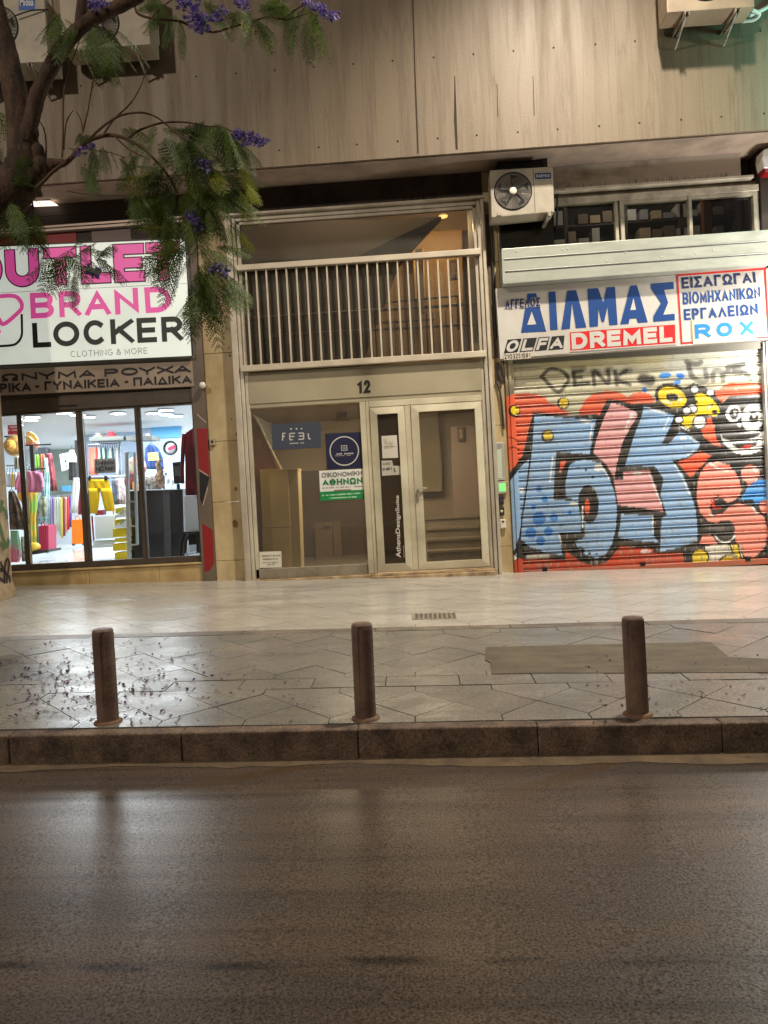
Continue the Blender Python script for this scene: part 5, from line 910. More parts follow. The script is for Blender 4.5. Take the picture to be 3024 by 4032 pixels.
flat(Q(zF, [(309, 982), (335, 1054), (284, 1058)]), YH, g, 1, .0055); flat(Q(zF, [(890, 905), (905, 972), (872, 974)]), YH, g, 1, .0055); g.build('big_lettering', [m_blue, m_sw], hs)
g = MB(); qa = Q(zF, [(157, 915), (357, 902), (357, 952), (157, 966)]); caps('ΑΓΓΕΛΟΣ', qa, YH, .24, .2, .05, g, 1, .0065); caps('ΑΓΓΕΛΟΣ', qa, YH, .2, .2, 0, g, 0, .0085); g.build('name_lettering', [m_navy, m_sw], hs)
g = MB(); strokes([[(1140, 775), (1165, 1163), (1232, 1158)], [(1140, 775), (1650, 737)], [(1640, 738), (1662, 1128)], [(1592, 1133), (1662, 1128)]], zF, YH, .011, g, 0, .004); g.build('red_border', m_red, hs)
g = MB(); caps('ΕΙΣΑΓΩΓΑΙ', Q(zF, [(1165, 788), (1583, 757), (1590, 816), (1167, 852)]), YH, .2, .22, 0, g, 0, .004); caps('ΒΙΟΜΗΧΑΝΙΚΩΝ', Q(zF, [(1170, 874), (1612, 843), (1617, 905), (1172, 942)]), YH, .16, .18, 0, g, 1, .004); caps('ΕΡΓΑΛΕΙΩΝ', Q(zF, [(1176, 968), (1598, 936), (1602, 998), (1180, 1032)]), YH, .2, .22, 0, g, 1, .004); g.build('trade_lettering', [m_navy, m_blue], hs)
pl = tag(MB().pq(Q(zF, [(1226, 1035), (1590, 1007), (1594, 1140), (1232, 1166)]), YH - .012, YH - .002).build('brand_plate', mat('plate_cream', (214, 206, 172), .5, rgb2=(180, 160, 120), scale=9, lo=.6, hi=.8)), 'cream plate with three spaced blue letters at the right of the hardware sign', 'sign plate', 'plates fixed to the hardware sign')
g = MB(); YP = YH - .012; caps('R', Q(zF, [(1238, 1055), (1328, 1049), (1332, 1131), (1242, 1138)]), YP, .27, .2, 0, g, 0, .003); caps('O', Q(zF, [(1362, 1046), (1455, 1040), (1457, 1122), (1365, 1129)]), YP, .27, .2, 0, g, 0, .003); caps('X', Q(zF, [(1497, 1038), (1573, 1033), (1579, 1114), (1501, 1120)]), YP, .27, .2, 0, g, 0, .003); g.build('lettering', m_blue2, pl)
pl = tag(MB().pq(Q(zF, [(122, 1120), (523, 1090), (525, 1220), (130, 1252)]), YH - .010, YH - .002).build('brand_plate', m_sw), 'white plate with four black slanted tiles at the left of the hardware sign', 'sign plate', 'plates fixed to the hardware sign')
g = MB(); YP = YH - .010
for q, ch in zip(([(172, 1142), (252, 1136), (228, 1214), (150, 1222)], [(262, 1136), (340, 1130), (316, 1208), (240, 1214)], [(349, 1129), (413, 1124), (395, 1202), (326, 1208)], [(424, 1124), (497, 1118), (490, 1196), (404, 1203)]), 'OLFA'):
    flat(Q(zF, q), YP, g, 0, .002); c = [sum(p[i] for p in q) / 4 for i in (0, 1)]; q2 = [(c[0] + (p[0] - c[0]) * .84, c[1] + (p[1] - c[1]) * .84) for p in q]; caps(ch, Q(zF, q2), YP, .24, .2, 0, g, 1, .0045)
g.build('lettering', [m_blk2, m_sw], pl)
pl = tag(MB().pq(Q(zF, [(522, 1098), (1131, 1052), (1133, 1165), (527, 1209)]), YH - .010, YH - .002).build('brand_plate', m_red), 'red plate with heavy white capitals in the middle of the hardware sign', 'sign plate', 'plates fixed to the hardware sign')
g = MB(); caps('DREMEL', Q(zF, [(534, 1106), (1110, 1063), (1113, 1154), (538, 1199)]), YP, .27, .16, 0, g, 0, .003); strokes([[(522, 1098), (1131, 1052), (1133, 1165), (527, 1209)]], zF, YP, .006, g, 0, .002, True); g.build('lettering', m_sw, pl)
pl = tag(MB().pq(Q(zF, [(150, 1222), (303, 1212), (305, 1247), (152, 1258)]), YH - .018, YH - .012).build('phone_plate', mat('phone_plate', (196, 186, 168), .6)), 'small plate of dark digits under the slanted tiles', 'number plate')
g = MB(); caps('2103251581', Q(zF, [(154, 1226), (300, 1216), (301, 1242), (156, 1253)]), YH - .018, .13, .3, 0, g, 0, .002); g.build('digits', m_blk2, pl)
# ------------------------------------------------------------------ roller shutter with graffiti: colour laid on a fine slatted sheet
sh = thing('roller_shutter', 'closed slatted roller shutter covered with blue, pink and red graffiti', 'roller shutter', (2.75, 9.25, .3))
YR = 9.25; pitch = .1132; X0, X1 = 1.262, 4.262; Z0, Z1 = .30, 3.02
prof = [(0, 0), (.02, .020), (.05, .026), (.085, .024), (.105, .004), (.12, -.004), (.19, -.003), (.22, .005), (.34, .012), (.50, .015), (.66, .013), (.80, .008), (.90, .001), (.96, -.004)]
zs, ds = [], []; z = Z0
while z < Z1:
    for t_, d in prof: zs.append(z + t_ * pitch); ds.append(d)
    z += pitch
zs = np.array(zs); ds = np.array(ds); xs = np.arange(X0, X1 + .003, .0065); XX, ZZ = np.meshgrid(xs, zs)
def px2xz(z, pts): q = [P(*z(*p), YR - .01) for p in pts]; return np.array([(p.x, p.z) for p in q])
class Paint:
    def __init__(s, X, Z, base): s.X, s.Z = X, Z; s.c = np.zeros(X.shape + (3,)); s.c[:] = base
    def poly(s, pts, col, z=zG):
        q = px2xz(z, pts); x, y = s.X, s.Z; ins = np.zeros(x.shape, bool); n = len(q)
        bb = (x >= q[:, 0].min()) & (x <= q[:, 0].max()) & (y >= q[:, 1].min()) & (y <= q[:, 1].max())
        if not bb.any(): return s
        xb, yb = x[bb], y[bb]; r = np.zeros(xb.shape, bool)
        for i in range(n):
            (xa, ya_), (xc, yc) = q[i], q[(i + 1) % n]
            if ya_ == yc: continue
            r ^= ((ya_ > yb) != (yc > yb)) & (xb < (xc - xa) * (yb - ya_) / (yc - ya_) + xa)
        ins[bb] = r; s.c[ins] = lin(col); return s
    def line(s, pts, w, col, z=zG, soft=.0, alpha=1.0, closed=False, smooth=True):
        pts = [tuple(p) for p in (smooth_line([(a, b, 0) for a, b in pts], 5) if smooth and len(pts) > 2 else [(a, b, 0) for a, b in pts])]
        q = px2xz(z, [(p[0], p[1]) for p in pts]); segs = list(zip(q[:-1], q[1:])) + ([(q[-1], q[0])] if closed else [])
        lo = q.min(0) - w - soft; hi = q.max(0) + w + soft; bb = (s.X > lo[0]) & (s.X < hi[0]) & (s.Z > lo[1]) & (s.Z < hi[1])
        if not bb.any(): return s
        X, Z = s.X[bb], s.Z[bb]; D = np.full(X.shape, 9.0)
        for a, b in segs:
            d = b - a; l2 = max(d @ d, 1e-12); t_ = np.clip(((X - a[0]) * d[0] + (Z - a[1]) * d[1]) / l2, 0, 1); D = np.minimum(D, np.hypot(X - a[0] - t_ * d[0], Z - a[1] - t_ * d[1]))
        f = np.clip((w + soft - D) / max(soft, 1e-4), 0, 1) * alpha if soft else (D < w) * alpha
        s.c[bb] = s.c[bb] * (1 - f[:, None]) + np.array(lin(col)) * f[:, None]; return s
    def ell(s, c, rx, ry, col, rot=0, z=zG): return s.poly([(c[0] + rx * math.cos(a) * math.cos(R(rot)) - ry * math.sin(a) * math.sin(R(rot)), c[1] + rx * math.cos(a) * math.sin(R(rot)) + ry * math.sin(a) * math.cos(R(rot))) for a in np.linspace(0, 2 * math.pi, 29)[:-1]], col, z)
    def out(s, pts, w, fill, edge): s.line(pts, w, edge, closed=True, smooth=False); return s.poly(pts, fill)
RED, BLK, BLU, PNK, YEL, WHT, DBL = (216, 98, 64), (40, 37, 36), (146, 178, 210), (216, 164, 164), (228, 200, 40), (226, 226, 222), (56, 126, 196)
def graffiti(p):
    for (u, v, w2, c) in ((300, 150, 300, (186, 178, 140)), (900, 60, 500, (196, 184, 130)), (1450, 120, 300, (196, 196, 190))): p.line([(u - w2, v), (u + w2, v - 30)], .12, c, soft=.12, alpha=.6, smooth=False)
    for pts in ([(365, 195), (410, 152), (480, 160), (520, 205), (500, 245), (455, 280), (380, 205)], [(548, 166), (556, 236)], [(548, 168), (598, 160)], [(552, 202), (592, 196)], [(556, 236), (634, 228)], [(668, 240), (668, 160), (745, 232), (745, 152)], [(786, 160), (796, 240)], [(850, 158), (792, 205), (870, 238)]): p.line(pts, .017, BLK, soft=.012, alpha=.85)
    for pts in ([(545, 150), (610, 150)], [(655, 160), (690, 165)], [(735, 155), (760, 150)], [(840, 160), (870, 155)]): p.line(pts, .02, BLK, soft=.03, alpha=.55, smooth=False)
    p.line([(945, 205), (985, 215)], .05, BLK, soft=.035, alpha=.9, smooth=False)
    for pts in ([(1195, 110), (1250, 120), (1275, 110)], [(1205, 125), (1225, 190), (1270, 218), (1310, 210), (1300, 160)], [(1345, 215), (1350, 165), (1395, 165), (1402, 215)], [(1420, 165), (1500, 150), (1560, 205)], [(1430, 160), (1500, 172)], [(1430, 140), (1520, 120)]): p.line(pts, .022, BLK, soft=.02, alpha=.75)
    p.ell((1070, 186), 36, 17, DBL, -8); p.ell((1158, 188), 26, 16, DBL, 20); p.ell((1140, 225), 24, 15, DBL, -30); p.ell((955, 268), 16, 12, DBL)
    p.poly([(100, 340), (190, 300), (260, 287), (330, 292), (385, 312), (408, 342), (440, 352), (470, 372), (510, 392), (530, 425), (320, 430), (300, 640), (200, 720), (100, 760)], RED)
    p.poly([(575, 420), (590, 370), (620, 320), (660, 290), (740, 275), (800, 278), (840, 298), (857, 315), (880, 292), (930, 278), (980, 290), (1010, 320), (1012, 372), (900, 372), (770, 350), (720, 430)], RED)
    p.poly([(1325, 268), (1380, 262), (1400, 250), (1440, 228), (1570, 226), (1660, 250), (1660, 330), (1560, 292), (1480, 305), (1440, 310), (1405, 330), (1385, 400), (1340, 380)], RED)
    p.poly([(230, 1180), (1180, 1150), (1180, 1330), (180, 1330)], (188, 74, 46))
    # black ground behind the letters and characters
    p.poly([(320, 400), (420, 405), (520, 412), (700, 408), (740, 325), (800, 328), (900, 350), (950, 340), (1010, 345), (1030, 300), (1060, 240), (1120, 235), (1180, 260), (1230, 230), (1300, 250), (1350, 290), (1400, 345), (1440, 300), (1620, 290), (1660, 340), (1660, 1270), (1180, 1262), (1170, 1200), (1040, 1205), (830, 1160), (800, 1180), (740, 1250), (680, 1272), (600, 1257), (520, 1200), (500, 1240), (250, 1235), (200, 1190), (230, 1120), (150, 830), (160, 770), (260, 640), (295, 480)], BLK)
    p.poly([(1240, 615), (1262, 612), (1335, 645), (1215, 772), (1140, 682)], RED)
    p.poly([(1265, 465), (1330, 420), (1352, 480), (1362, 540), (1392, 592), (1345, 580), (1290, 535)], RED)
    p.poly([(1180, 1212), (1180, 1270), (1020, 1280), (1020, 1240)], (188, 74, 46)); p.poly([(505, 1175), (540, 1235), (620, 1268), (700, 1285), (500, 1290)], (188, 74, 46)); p.poly([(815, 1160), (1000, 1175), (1005, 1240), (760, 1275)], (188, 74, 46))
    # left guide and first letter
    p.out([(100, 900), (170, 805), (232, 725), (300, 655), (308, 640), (285, 800), (258, 960), (232, 1110), (215, 1150), (225, 1230), (190, 1200), (100, 1190)], .012, BLU, BLK)
    p.out([(325, 412), (500, 430), (676, 438), (655, 560), (640, 635), (450, 622), (440, 760), (434, 893), (590, 895), (596, 1085), (466, 1085), (485, 1213), (380, 1195), (300, 1165), (245, 1122), (262, 980), (290, 800), (312, 610), (320, 500)], .022, BLU, BLK)
    p.poly([(450, 622), (650, 640), (700, 660), (640, 690), (560, 680), (520, 710), (500, 800), (505, 892), (440, 900), (440, 760)], BLK); p.poly([(475, 672), (508, 674), (482, 732), (465, 742)], RED)
    p.out([(525, 700), (560, 676), (600, 668), (640, 668), (700, 690), (750, 765), (785, 860), (797, 960), (790, 1060), (768, 1150), (728, 1210), (680, 1230), (620, 1213), (575, 1170), (555, 1132), (604, 1118), (606, 1040), (592, 905), (505, 880), (502, 800)], .022, BLU, BLK)
    p.poly([(575, 900), (596, 1085), (466, 1082), (470, 1000), (500, 930)], BLU); p.poly([(500, 890), (590, 890), (580, 902), (500, 902)], BLK); p.ell((634, 920), 58, 110, BLK, -4); p.ell((627, 937), 15, 47, RED); p.poly([(590, 1000), (612, 1040), (610, 1105), (592, 1105)], BLK); p.poly([(462, 1082), (612, 1082), (612, 1110), (560, 1128), (480, 1140)], BLK)
    p.out([(765, 342), (835, 362), (907, 397), (915, 418), (880, 470), (832, 560), (795, 690), (782, 775), (740, 700), (662, 628), (682, 540), (722, 430)], .02, PNK, BLK)
    p.poly([(905, 392), (950, 365), (932, 440), (880, 472), (940, 506), (906, 512), (870, 610), (842, 705), (836, 780), (784, 782), (800, 690), (842, 560), (885, 470), (916, 420)], BLK)
    p.out([(832, 735), (985, 730), (1010, 800), (1040, 880), (1078, 957), (1062, 964), (930, 944), (802, 925), (792, 860), (778, 786), (832, 782)], .016, PNK, BLK)
    p.poly([(832, 700), (1005, 706), (1060, 770), (1042, 880), (1084, 985), (1068, 960), (1012, 800), (986, 728), (832, 732)], BLK)
    p.out([(952, 362), (1040, 385), (1124, 415), (1100, 480), (1056, 572), (1082, 576), (1128, 500), (1200, 522), (1274, 572), (1252, 620), (1190, 655), (1112, 676), (1170, 745), (1215, 850), (1245, 950), (1256, 1050), (1254, 1132), (1180, 1160), (1090, 1184), (1042, 1188), (1052, 1000), (1082, 985), (1044, 870), (1062, 775), (1012, 702), (842, 704), (870, 610), (902, 510), (934, 432)], .02, BLU, BLK)
    p.poly([(1124, 425), (1172, 490), (1090, 578), (1052, 576), (1076, 530)], BLK)
    p.out([(820, 978), (1000, 988), (1006, 1100), (1032, 1138), (900, 1128), (802, 1112), (815, 1040)], .016, BLU, BLK)
    for c, r_ in (((352, 835), 18), ((385, 893), 19), ((320, 940), 14), ((352, 1003), 38), ((437, 1000), 24), ((527, 970), 12), ((305, 1085), 32), ((405, 1077), 25), ((360, 1130), 26), ((478, 1040), 10)): p.ell(c, r_, r_, DBL)
    for pts in ([(655, 470), (640, 560)], [(590, 440), (650, 448)], [(845, 500), (860, 450), (900, 410)], [(1095, 425), (1065, 490)], [(975, 372), (1080, 410)], [(1215, 545), (1255, 570)], [(1240, 610), (1200, 640)], [(1128, 700), (1180, 790), (1212, 870)], [(430, 650), (415, 790)], [(980, 745), (1020, 850), (1050, 920)], [(700, 690), (750, 770)], [(600, 930), (600, 1050)], [(1000, 990), (1003, 1080)], [(466, 1092), (480, 1150)]): p.line(pts, .009, WHT, smooth=False)
    for c, rx, ry in (((622, 450), 28, 8), ((690, 712), 24, 22), ((550, 920), 24, 9), ((915, 745), 28, 9), ((250, 840), 18, 15), ((205, 1225), 20, 10), ((1175, 545), 20, 9), ((880, 418), 12, 18)): p.ell(c, rx, ry, WHT)
    for c, r_ in (((620, 725), 8), ((658, 765), 9), ((575, 712), 6), ((600, 1185), 14), ((640, 1205), 10), ((680, 1205), 9), ((585, 1165), 9)): p.ell(c, r_, r_ * .8, BLK)
    for c in ((212, 388), (493, 342), (403, 530)): p.ell((c[0] - 3, c[1] + 4), 36, 36, BLK); p.ell(c, 27, 26, YEL)
    # ring and yellow blob character
    p.ell((1110, 308), 100, 76, BLK, 20); p.ell((1112, 312), 84, 58, YEL, 22); p.ell((1112, 312), 35, 25, BLK, 15); p.line([(1060, 330), (1110, 352)], .008, WHT); p.line([(1150, 305), (1165, 330)], .01, WHT)
    yb = [(1240, 300), (1262, 288), (1300, 292), (1340, 322), (1378, 370), (1384, 398), (1362, 420), (1322, 412), (1280, 408), (1256, 440), (1240, 462), (1200, 488), (1152, 452), (1142, 420), (1180, 418), (1220, 400), (1246, 372), (1252, 340)]
    p.out(yb, .016, YEL, BLK)
    for c, r_ in (((1268, 452), 34), ((1226, 376), 26), ((1196, 388), 20), ((1240, 264), 20), ((1150, 440), 20), ((1330, 285), 20)): p.ell(c, r_ + 8, r_ + 7, BLK); p.ell(c, r_, r_ - 2, WHT)
    p.line([(1315, 375), (1340, 352)], .012, BLK, smooth=False); p.line([(1318, 372), (1336, 355)], .005, WHT, smooth=False); p.ell((1355, 395), 15, 14, BLK); p.line([(1150, 470), (1210, 505)], .007, WHT, smooth=False); p.line([(1250, 325), (1258, 345)], .005, BLK, smooth=False)
    # grinning cartoon face in white on black
    p.ell((1462, 405), 44, 48, WHT, 12); p.ell((1466, 404), 26, 34, BLK, 15); p.ell((1470, 398), 9, 12, WHT); p.ell((1570, 430), 62, 80, WHT, 4); p.ell((1578, 426), 28, 36, BLK); p.ell((1580, 418), 9, 14, WHT); p.ell((1494, 468), 12, 10, WHT, 30)
    p.poly([(1386, 512), (1400, 545), (1450, 562), (1530, 556), (1600, 535), (1645, 490), (1650, 560), (1612, 615), (1545, 640), (1480, 632), (1425, 596), (1395, 556)], WHT); p.poly([(1432, 572), (1500, 572), (1560, 566), (1612, 548), (1590, 585), (1545, 606), (1490, 604)], BLK); p.poly([(1490, 602), (1530, 586), (1575, 584), (1550, 604)], (206, 80, 70)); p.line([(1520, 512), (1580, 522), (1625, 490)], .006, BLK)
    PK2 = (232, 150, 132)
    p.poly([(1252, 850), (1258, 790), (1275, 735), (1310, 692), (1370, 676), (1440, 700), (1488, 765), (1508, 830), (1500, 868), (1470, 896), (1430, 914), (1395, 884), (1345, 900), (1325, 940), (1345, 985), (1400, 975), (1440, 932), (1490, 916), (1560, 930), (1640, 1000), (1660, 1080), (1640, 1170), (1580, 1225), (1520, 1215), (1490, 1150), (1472, 1130), (1466, 1060), (1432, 1015), (1380, 1038), (1320, 1020), (1272, 972), (1254, 905)], PK2)
    p.ell((1558, 748), 54, 50, PK2); p.poly([(1530, 788), (1580, 785), (1552, 832)], PK2); p.ell((1645, 930), 36, 46, PK2)
    p.poly([(1502, 892), (1545, 822), (1600, 782), (1660, 785), (1660, 892), (1612, 912), (1590, 925), (1570, 895)], (64, 150, 216))
    p.poly([(1334, 908), (1350, 905), (1358, 932), (1398, 935), (1392, 950), (1345, 946)], (226, 60, 30)); p.line([(1330, 905), (1350, 890), (1375, 875)], .006, BLK)
    for pts in ([(1330, 690), (1380, 720)], [(1395, 720), (1430, 730)], [(1570, 940), (1595, 975)], [(1320, 975), (1345, 990)], [(1575, 715), (1590, 735)]): p.line(pts, .011, WHT, smooth=False)
    p.ell((1415, 1065), 55, 55, (70, 66, 62)); p.line([(1356, 1098), (1380, 1130), (1418, 1138), (1452, 1125), (1470, 1098)], .011, WHT); p.poly([(1268, 1145), (1285, 1100), (1330, 1090), (1362, 1130), (1372, 1150), (1320, 1150)], PK2)
    p.poly([(1300, 1165), (1350, 1150), (1440, 1152), (1500, 1170), (1520, 1245), (1290, 1260)], (214, 210, 196)); p.ell((1272, 1225), 52, 52, BLK); p.ell((1270, 1228), 44, 46, YEL); p.ell((1450, 1262), 76, 58, BLK); p.ell((1452, 1264), 66, 50, YEL); p.poly([(1436, 1148), (1490, 1150), (1508, 1222), (1458, 1222)], BLK); p.poly([(1446, 1150), (1482, 1152), (1500, 1220), (1468, 1215)], YEL)
    p.line([(150, 540), (195, 545), (235, 568)], .006, BLK); p.line([(160, 612), (200, 598), (240, 612)], .006, BLK); p.line([(290, 1222), (400, 1215)], .016, (200, 196, 180), soft=.02, alpha=.8, smooth=False); p.ell((960, 1192), 30, 12, (214, 190, 186)); p.line([(1300, 1040), (1390, 1065)], .02, (110, 106, 100), soft=.03, alpha=.6, smooth=False)
    p.line([(220, 1180), (205, 1200)], .022, BLK, smooth=False); p.line([(225, 1215), (228, 1220)], .016, BLK, smooth=False)
    return p
base = np.array(lin((188, 184, 158)))
pt_ = graffiti(Paint(XX, ZZ, base)); nz = rng.normal(1, .03, XX.shape + (1,)); pt_.c = np.clip(pt_.c * nz, 0, 1)
def soft_noise(sh_, n0, n1):                                      # coarse random field, smoothly enlarged
    a = rng.random((n0, n1)); yi = np.linspace(0, n0 - 1.001, sh_[0]); xi = np.linspace(0, n1 - 1.001, sh_[1]); y0 = yi.astype(int); x0_ = xi.astype(int); fy = (yi - y0)[:, None]; fx = (xi - x0_)[None, :]
    return a[np.ix_(y0, x0_)] * (1 - fy) * (1 - fx) + a[np.ix_(y0, x0_ + 1)] * (1 - fy) * fx + a[np.ix_(y0 + 1, x0_)] * fy * (1 - fx) + a[np.ix_(y0 + 1, x0_ + 1)] * fy * fx
wr = soft_noise(XX.shape, 70, 150) * .6 + soft_noise(XX.shape, 240, 420) * .5 + np.clip((.95 - ZZ) / .9, 0, 1) * .16
wm = np.clip((wr - .80) / .06, 0, 1)[..., None] * .75; pt_.c = pt_.c * (1 - wm) + np.array(lin((150, 142, 126))) * wm
fd = (soft_noise(XX.shape, 14, 20) * .09)[..., None]; pt_.c = pt_.c * (1 - fd) + np.array(lin((170, 164, 150))) * fd
vs = np.stack([XX, YR - ds[:, None] + 0 * XX, ZZ], -1).reshape(-1, 3); nr, nc = XX.shape
ii = (np.arange(nr - 1)[:, None] * nc + np.arange(nc - 1)[None, :]).ravel(); fc = np.stack([ii, ii + 1, ii + nc + 1, ii + nc], 1)
def painted(name, vs, fc, col, m, parent, smooth=False):
    off = np.array(OFF[parent.name]); me = bpy.data.meshes.new(name); me.from_pydata((vs - off).tolist(), [], fc.tolist()); me.materials.append(m)
    a = me.color_attributes.new('paint', 'FLOAT_COLOR', 'POINT'); a.data.foreach_set('color', np.concatenate([col.reshape(-1, 3), np.ones((len(vs), 1))], 1).astype(np.float32).ravel())
    o = bpy.data.objects.new(name, me); COL.objects.link(o); o.parent = parent; OFF[o.name] = Vector(off); return o
m_pt = mat('painted_metal', (200, 200, 200), .38, .0, attr='paint', rgb2=(120, 112, 102), scale=6, stretch=(.7, 1, 1.6), amt=.5, rvar=.08, lo=.45, hi=.85)
painted('slats', vs, fc, pt_.c, m_pt, sh)
# left guide rail, folded metal, painted with the same picture
gp = [(1.155, 9.26), (1.158, 9.17), (1.178, 9.165), (1.18, 9.185), (1.2, 9.187), (1.202, 9.165), (1.232, 9.163), (1.235, 9.19), (1.262, 9.19), (1.264, 9.26)]
zg = np.arange(.25, 2.93, .008); px = np.interp(np.linspace(0, 9, 55), range(10), [a[0] for a in gp]); py = np.interp(np.linspace(0, 9, 55), range(10), [a[1] for a in gp])
GX, GZ = np.meshgrid(px, zg); gv = np.stack([GX, np.broadcast_to(py, GX.shape), GZ], -1).reshape(-1, 3); nr, nc = GX.shape; ii = (np.arange(nr - 1)[:, None] * nc + np.arange(nc - 1)[None, :]).ravel(); gf = np.stack([ii, ii + 1, ii + nc + 1, ii + nc], 1)
gpnt = graffiti(Paint(GX, GZ, np.array(lin((120, 108, 92))))); painted('guide_rail', gv, gf, gpnt.c, m_pt, sh)
g = MB(); g.box(4.264, 4.31, 9.17, 9.3, .2, 2.93); g.box(4.29, 4.312, 9.15, 9.17, .2, 2.93); g.build('guide_rail', mat('guide_white', (206, 206, 202), .4, rgb2=(170, 168, 160), scale=4), sh)
g = MB(); b = MB(); b.add([(x, y, z) for x, y, z in ((1.24, 9.215, .222), (4.27, 9.215, .245), (4.27, 9.26, .245), (1.24, 9.26, .222), (1.24, 9.215, .292), (4.27, 9.215, .315), (4.27, 9.26, .315), (1.24, 9.26, .292))], [(0, 1, 2, 3), (4, 7, 6, 5), (0, 4, 5, 1), (1, 5, 6, 2), (2, 6, 7, 3), (3, 7, 4, 0)]); b.bevel(.005, 1); g.add(b.v, b.f)
g.build('bottom_bar', mat('bar_red', (170, 78, 54), .6, rgb2=(126, 96, 70), scale=6, bump=.2), sh)
for u, v in ((385, 1293), (945, 1262), (1545, 1236)): g = MB(); p = P(*zG(u, v), 9.21); g.box(p.x - .03, p.x + .03, 9.208, 9.22, p.z - .018, p.z + .018); g.build('lock_slot', m_blk, sh)
g = MB(); g.box(1.24, 4.3, 9.235, 9.4, .1, .24); g.build('gap_shadow', mat('gap_shade_black', (20, 18, 17), .9), sh)  # near-black box painted as the shade under the bottom bar
g = MB(); g.box(1.27, 4.26, 9.2, 9.3, 2.86, 2.95); g.build('lintel_bar', mat('lintel_bar', (96, 92, 80), .5, .3), sh)
# ================================================================== FAN UNITS
def wallbox(name, lab, q, yf, yb, fan, fr, badge=None, btxt=None, group='air conditioner units on the front', hub=True, body=(172, 162, 144), split=None):
    o = thing(name, lab, 'air conditioner', P(*q[3], yf), group); m = mat('ac_body_%d' % body[0], body, .45, rgb2=tuple(int(c * .84) for c in body), scale=3)
    b = MB(); b.pq(q, yf, yb); b.bevel(.014, 3); b.build('casing', m, o)
    c = P(*fan, yf); g = MB(); g.lathe((c.x, yf, c.z), [(.001, .03), (fr * .97, .03), (fr, -.012), (fr * 1.05, -.006), (fr * 1.06, .002)], 40, 0, 'y'); g.build('fan_recess', mat('fan_dark', (24, 22, 21), .7), o)
    g = MB()
    for k in range(5): a = k * 2 * math.pi / 5; g.add([(c.x + r_ * math.cos(a + t_), yf + .018 - .014 * j, c.z + r_ * math.sin(a + t_)) for j, (r_, t_) in enumerate(((fr * .22, 0), (fr * .9, -.25), (fr * .9, .45), (fr * .22, .6)))], [(0, 1, 2, 3)])
    g.build('fan_blade', mat('fan_blade', (40, 38, 37), .6), o)
    g = MB()
    for r_ in np.linspace(fr * .2, fr, 16): g.tube([(c.x + r_ * math.cos(a), yf - .012, c.z + r_ * math.sin(a)) for a in np.linspace(0, 2 * math.pi, 33)], .0022, 4, cap=False)
    for a in np.linspace(0, 2 * math.pi, 37)[:-1]: g.tube([(c.x + fr * .12 * math.cos(a), yf - .014, c.z + fr * .12 * math.sin(a)), (c.x + fr * .98 * math.cos(a + .3), yf - .010, c.z + fr * .98 * math.sin(a + .3))], .0022, 4, cap=False)
    g.build('grille', mat('grille_grey', (44, 42, 40), .6), o)
    if hub: g = MB(); g.lathe((c.x, yf - .016, c.z), [(.001, -.006), (.036, -.006), (.045, .006)], 20, 0, 'y'); g.build('hub', mat('hub_cream', (224, 214, 190), .4), o)
    if badge: g = MB(); flat(badge, yf, g, 0, .003); bo = g.build('badge', mat('badge_%s' % name + str(len(lab)), btxt[1], .4), o)
    if badge and btxt[0]: g = MB(); cx_ = sum(p[0] for p in badge) / 4; cy_ = sum(p[1] for p in badge) / 4; qq = [(cx_ + (p[0] - cx_) * .84, cy_ + (p[1] - cy_) * .5) for p in badge]; (caps(btxt[0], qq, yf, .17, .2, 0, g, 0, .005) if btxt[0].isupper() else font_text(btxt[0], qq, yf, g, 0, .005, .02)); g.build('badge_text', mat('badge_white', (206, 206, 206), .5), bo)
    if split: g = MB(); strokes(split, lambda x, y: (x, y), yf, .0025, g, 0, .002); g.build('panel_gap', mat('dark_gap', (52, 52, 50), .8), o)
    return o
ac = wallbox('fan_unit', 'small cream fan unit fixed beside the entrance above the hardware hood', Q(zF, [(70, 174), (430, 152), (440, 412), (80, 446)]), 8.86, 9.14, zF(203, 294), .213, Q(zF, [(328, 192), (418, 189), (420, 222), (330, 226)]), ('DAEWOO', (38, 50, 100)), split=[Q(zF, [(318, 170), (330, 415)])])
m_br = mat('bracket_metal', (188, 180, 164), .5, .2, rgb2=(110, 96, 80), scale=12)
for u in (115, 395): g = MB(); p = P(*zF(u, 440), 9.0); g.box(p.x - .02, p.x + .02, 8.82, 9.24, p.z - .05, p.z - .012); g.build('bracket', m_br, ac)
g = MB(); pa = P(*zF(445, 330), 9.0); g.tube([pa, pa + Vector((.03, .03, .05)), pa + Vector((.04, .12, -.1)), pa + Vector((.04, .22, -.3))], .012, 6); g.build('pipe', m_blk, ac)
def big_unit(lab, u0, u1, v0, v1, yf, yb, fan, fr, bd, body, brk, txt=''):
    h = .72; a = P(u0, v0, yf); b_ = P(u1, v1, yf); 
    zt = [(a.x, a.z + h), (b_.x, b_.z + h)]
    def px_(x, y, z): 
        q = CM.T @ (np.array((x, y, z)) - CC); return (CX + FPX * q[0] / q[1], CY - FPX * q[2] / q[1])
    q = [px_(a.x, yf, a.z + h), px_(b_.x, yf, b_.z + h), (u1, v1), (u0, v0)]
    o = wallbox('fan_unit', lab, q, yf, yb, fan, fr, bd, (txt, (22, 84, 160)), hub=False, body=body)
    for (s_) in brk:
        x = a.x + (b_.x - a.x) * s_; z = a.z + (b_.z - a.z) * s_; g = MB()
        for dx in (-.022, .022): g.box(x + dx - .004, x + dx + .004, yf - .02, 8.6, z - .045, z - .002)
        g.box(x - .022, x + .022, yf - .02, 8.6, z - .008, z - .002); g.tube([(x, yf + .02, z - .03), (x, 8.59, z - .18)], .012, 6); g.build('bracket', m_br, o)
    return o
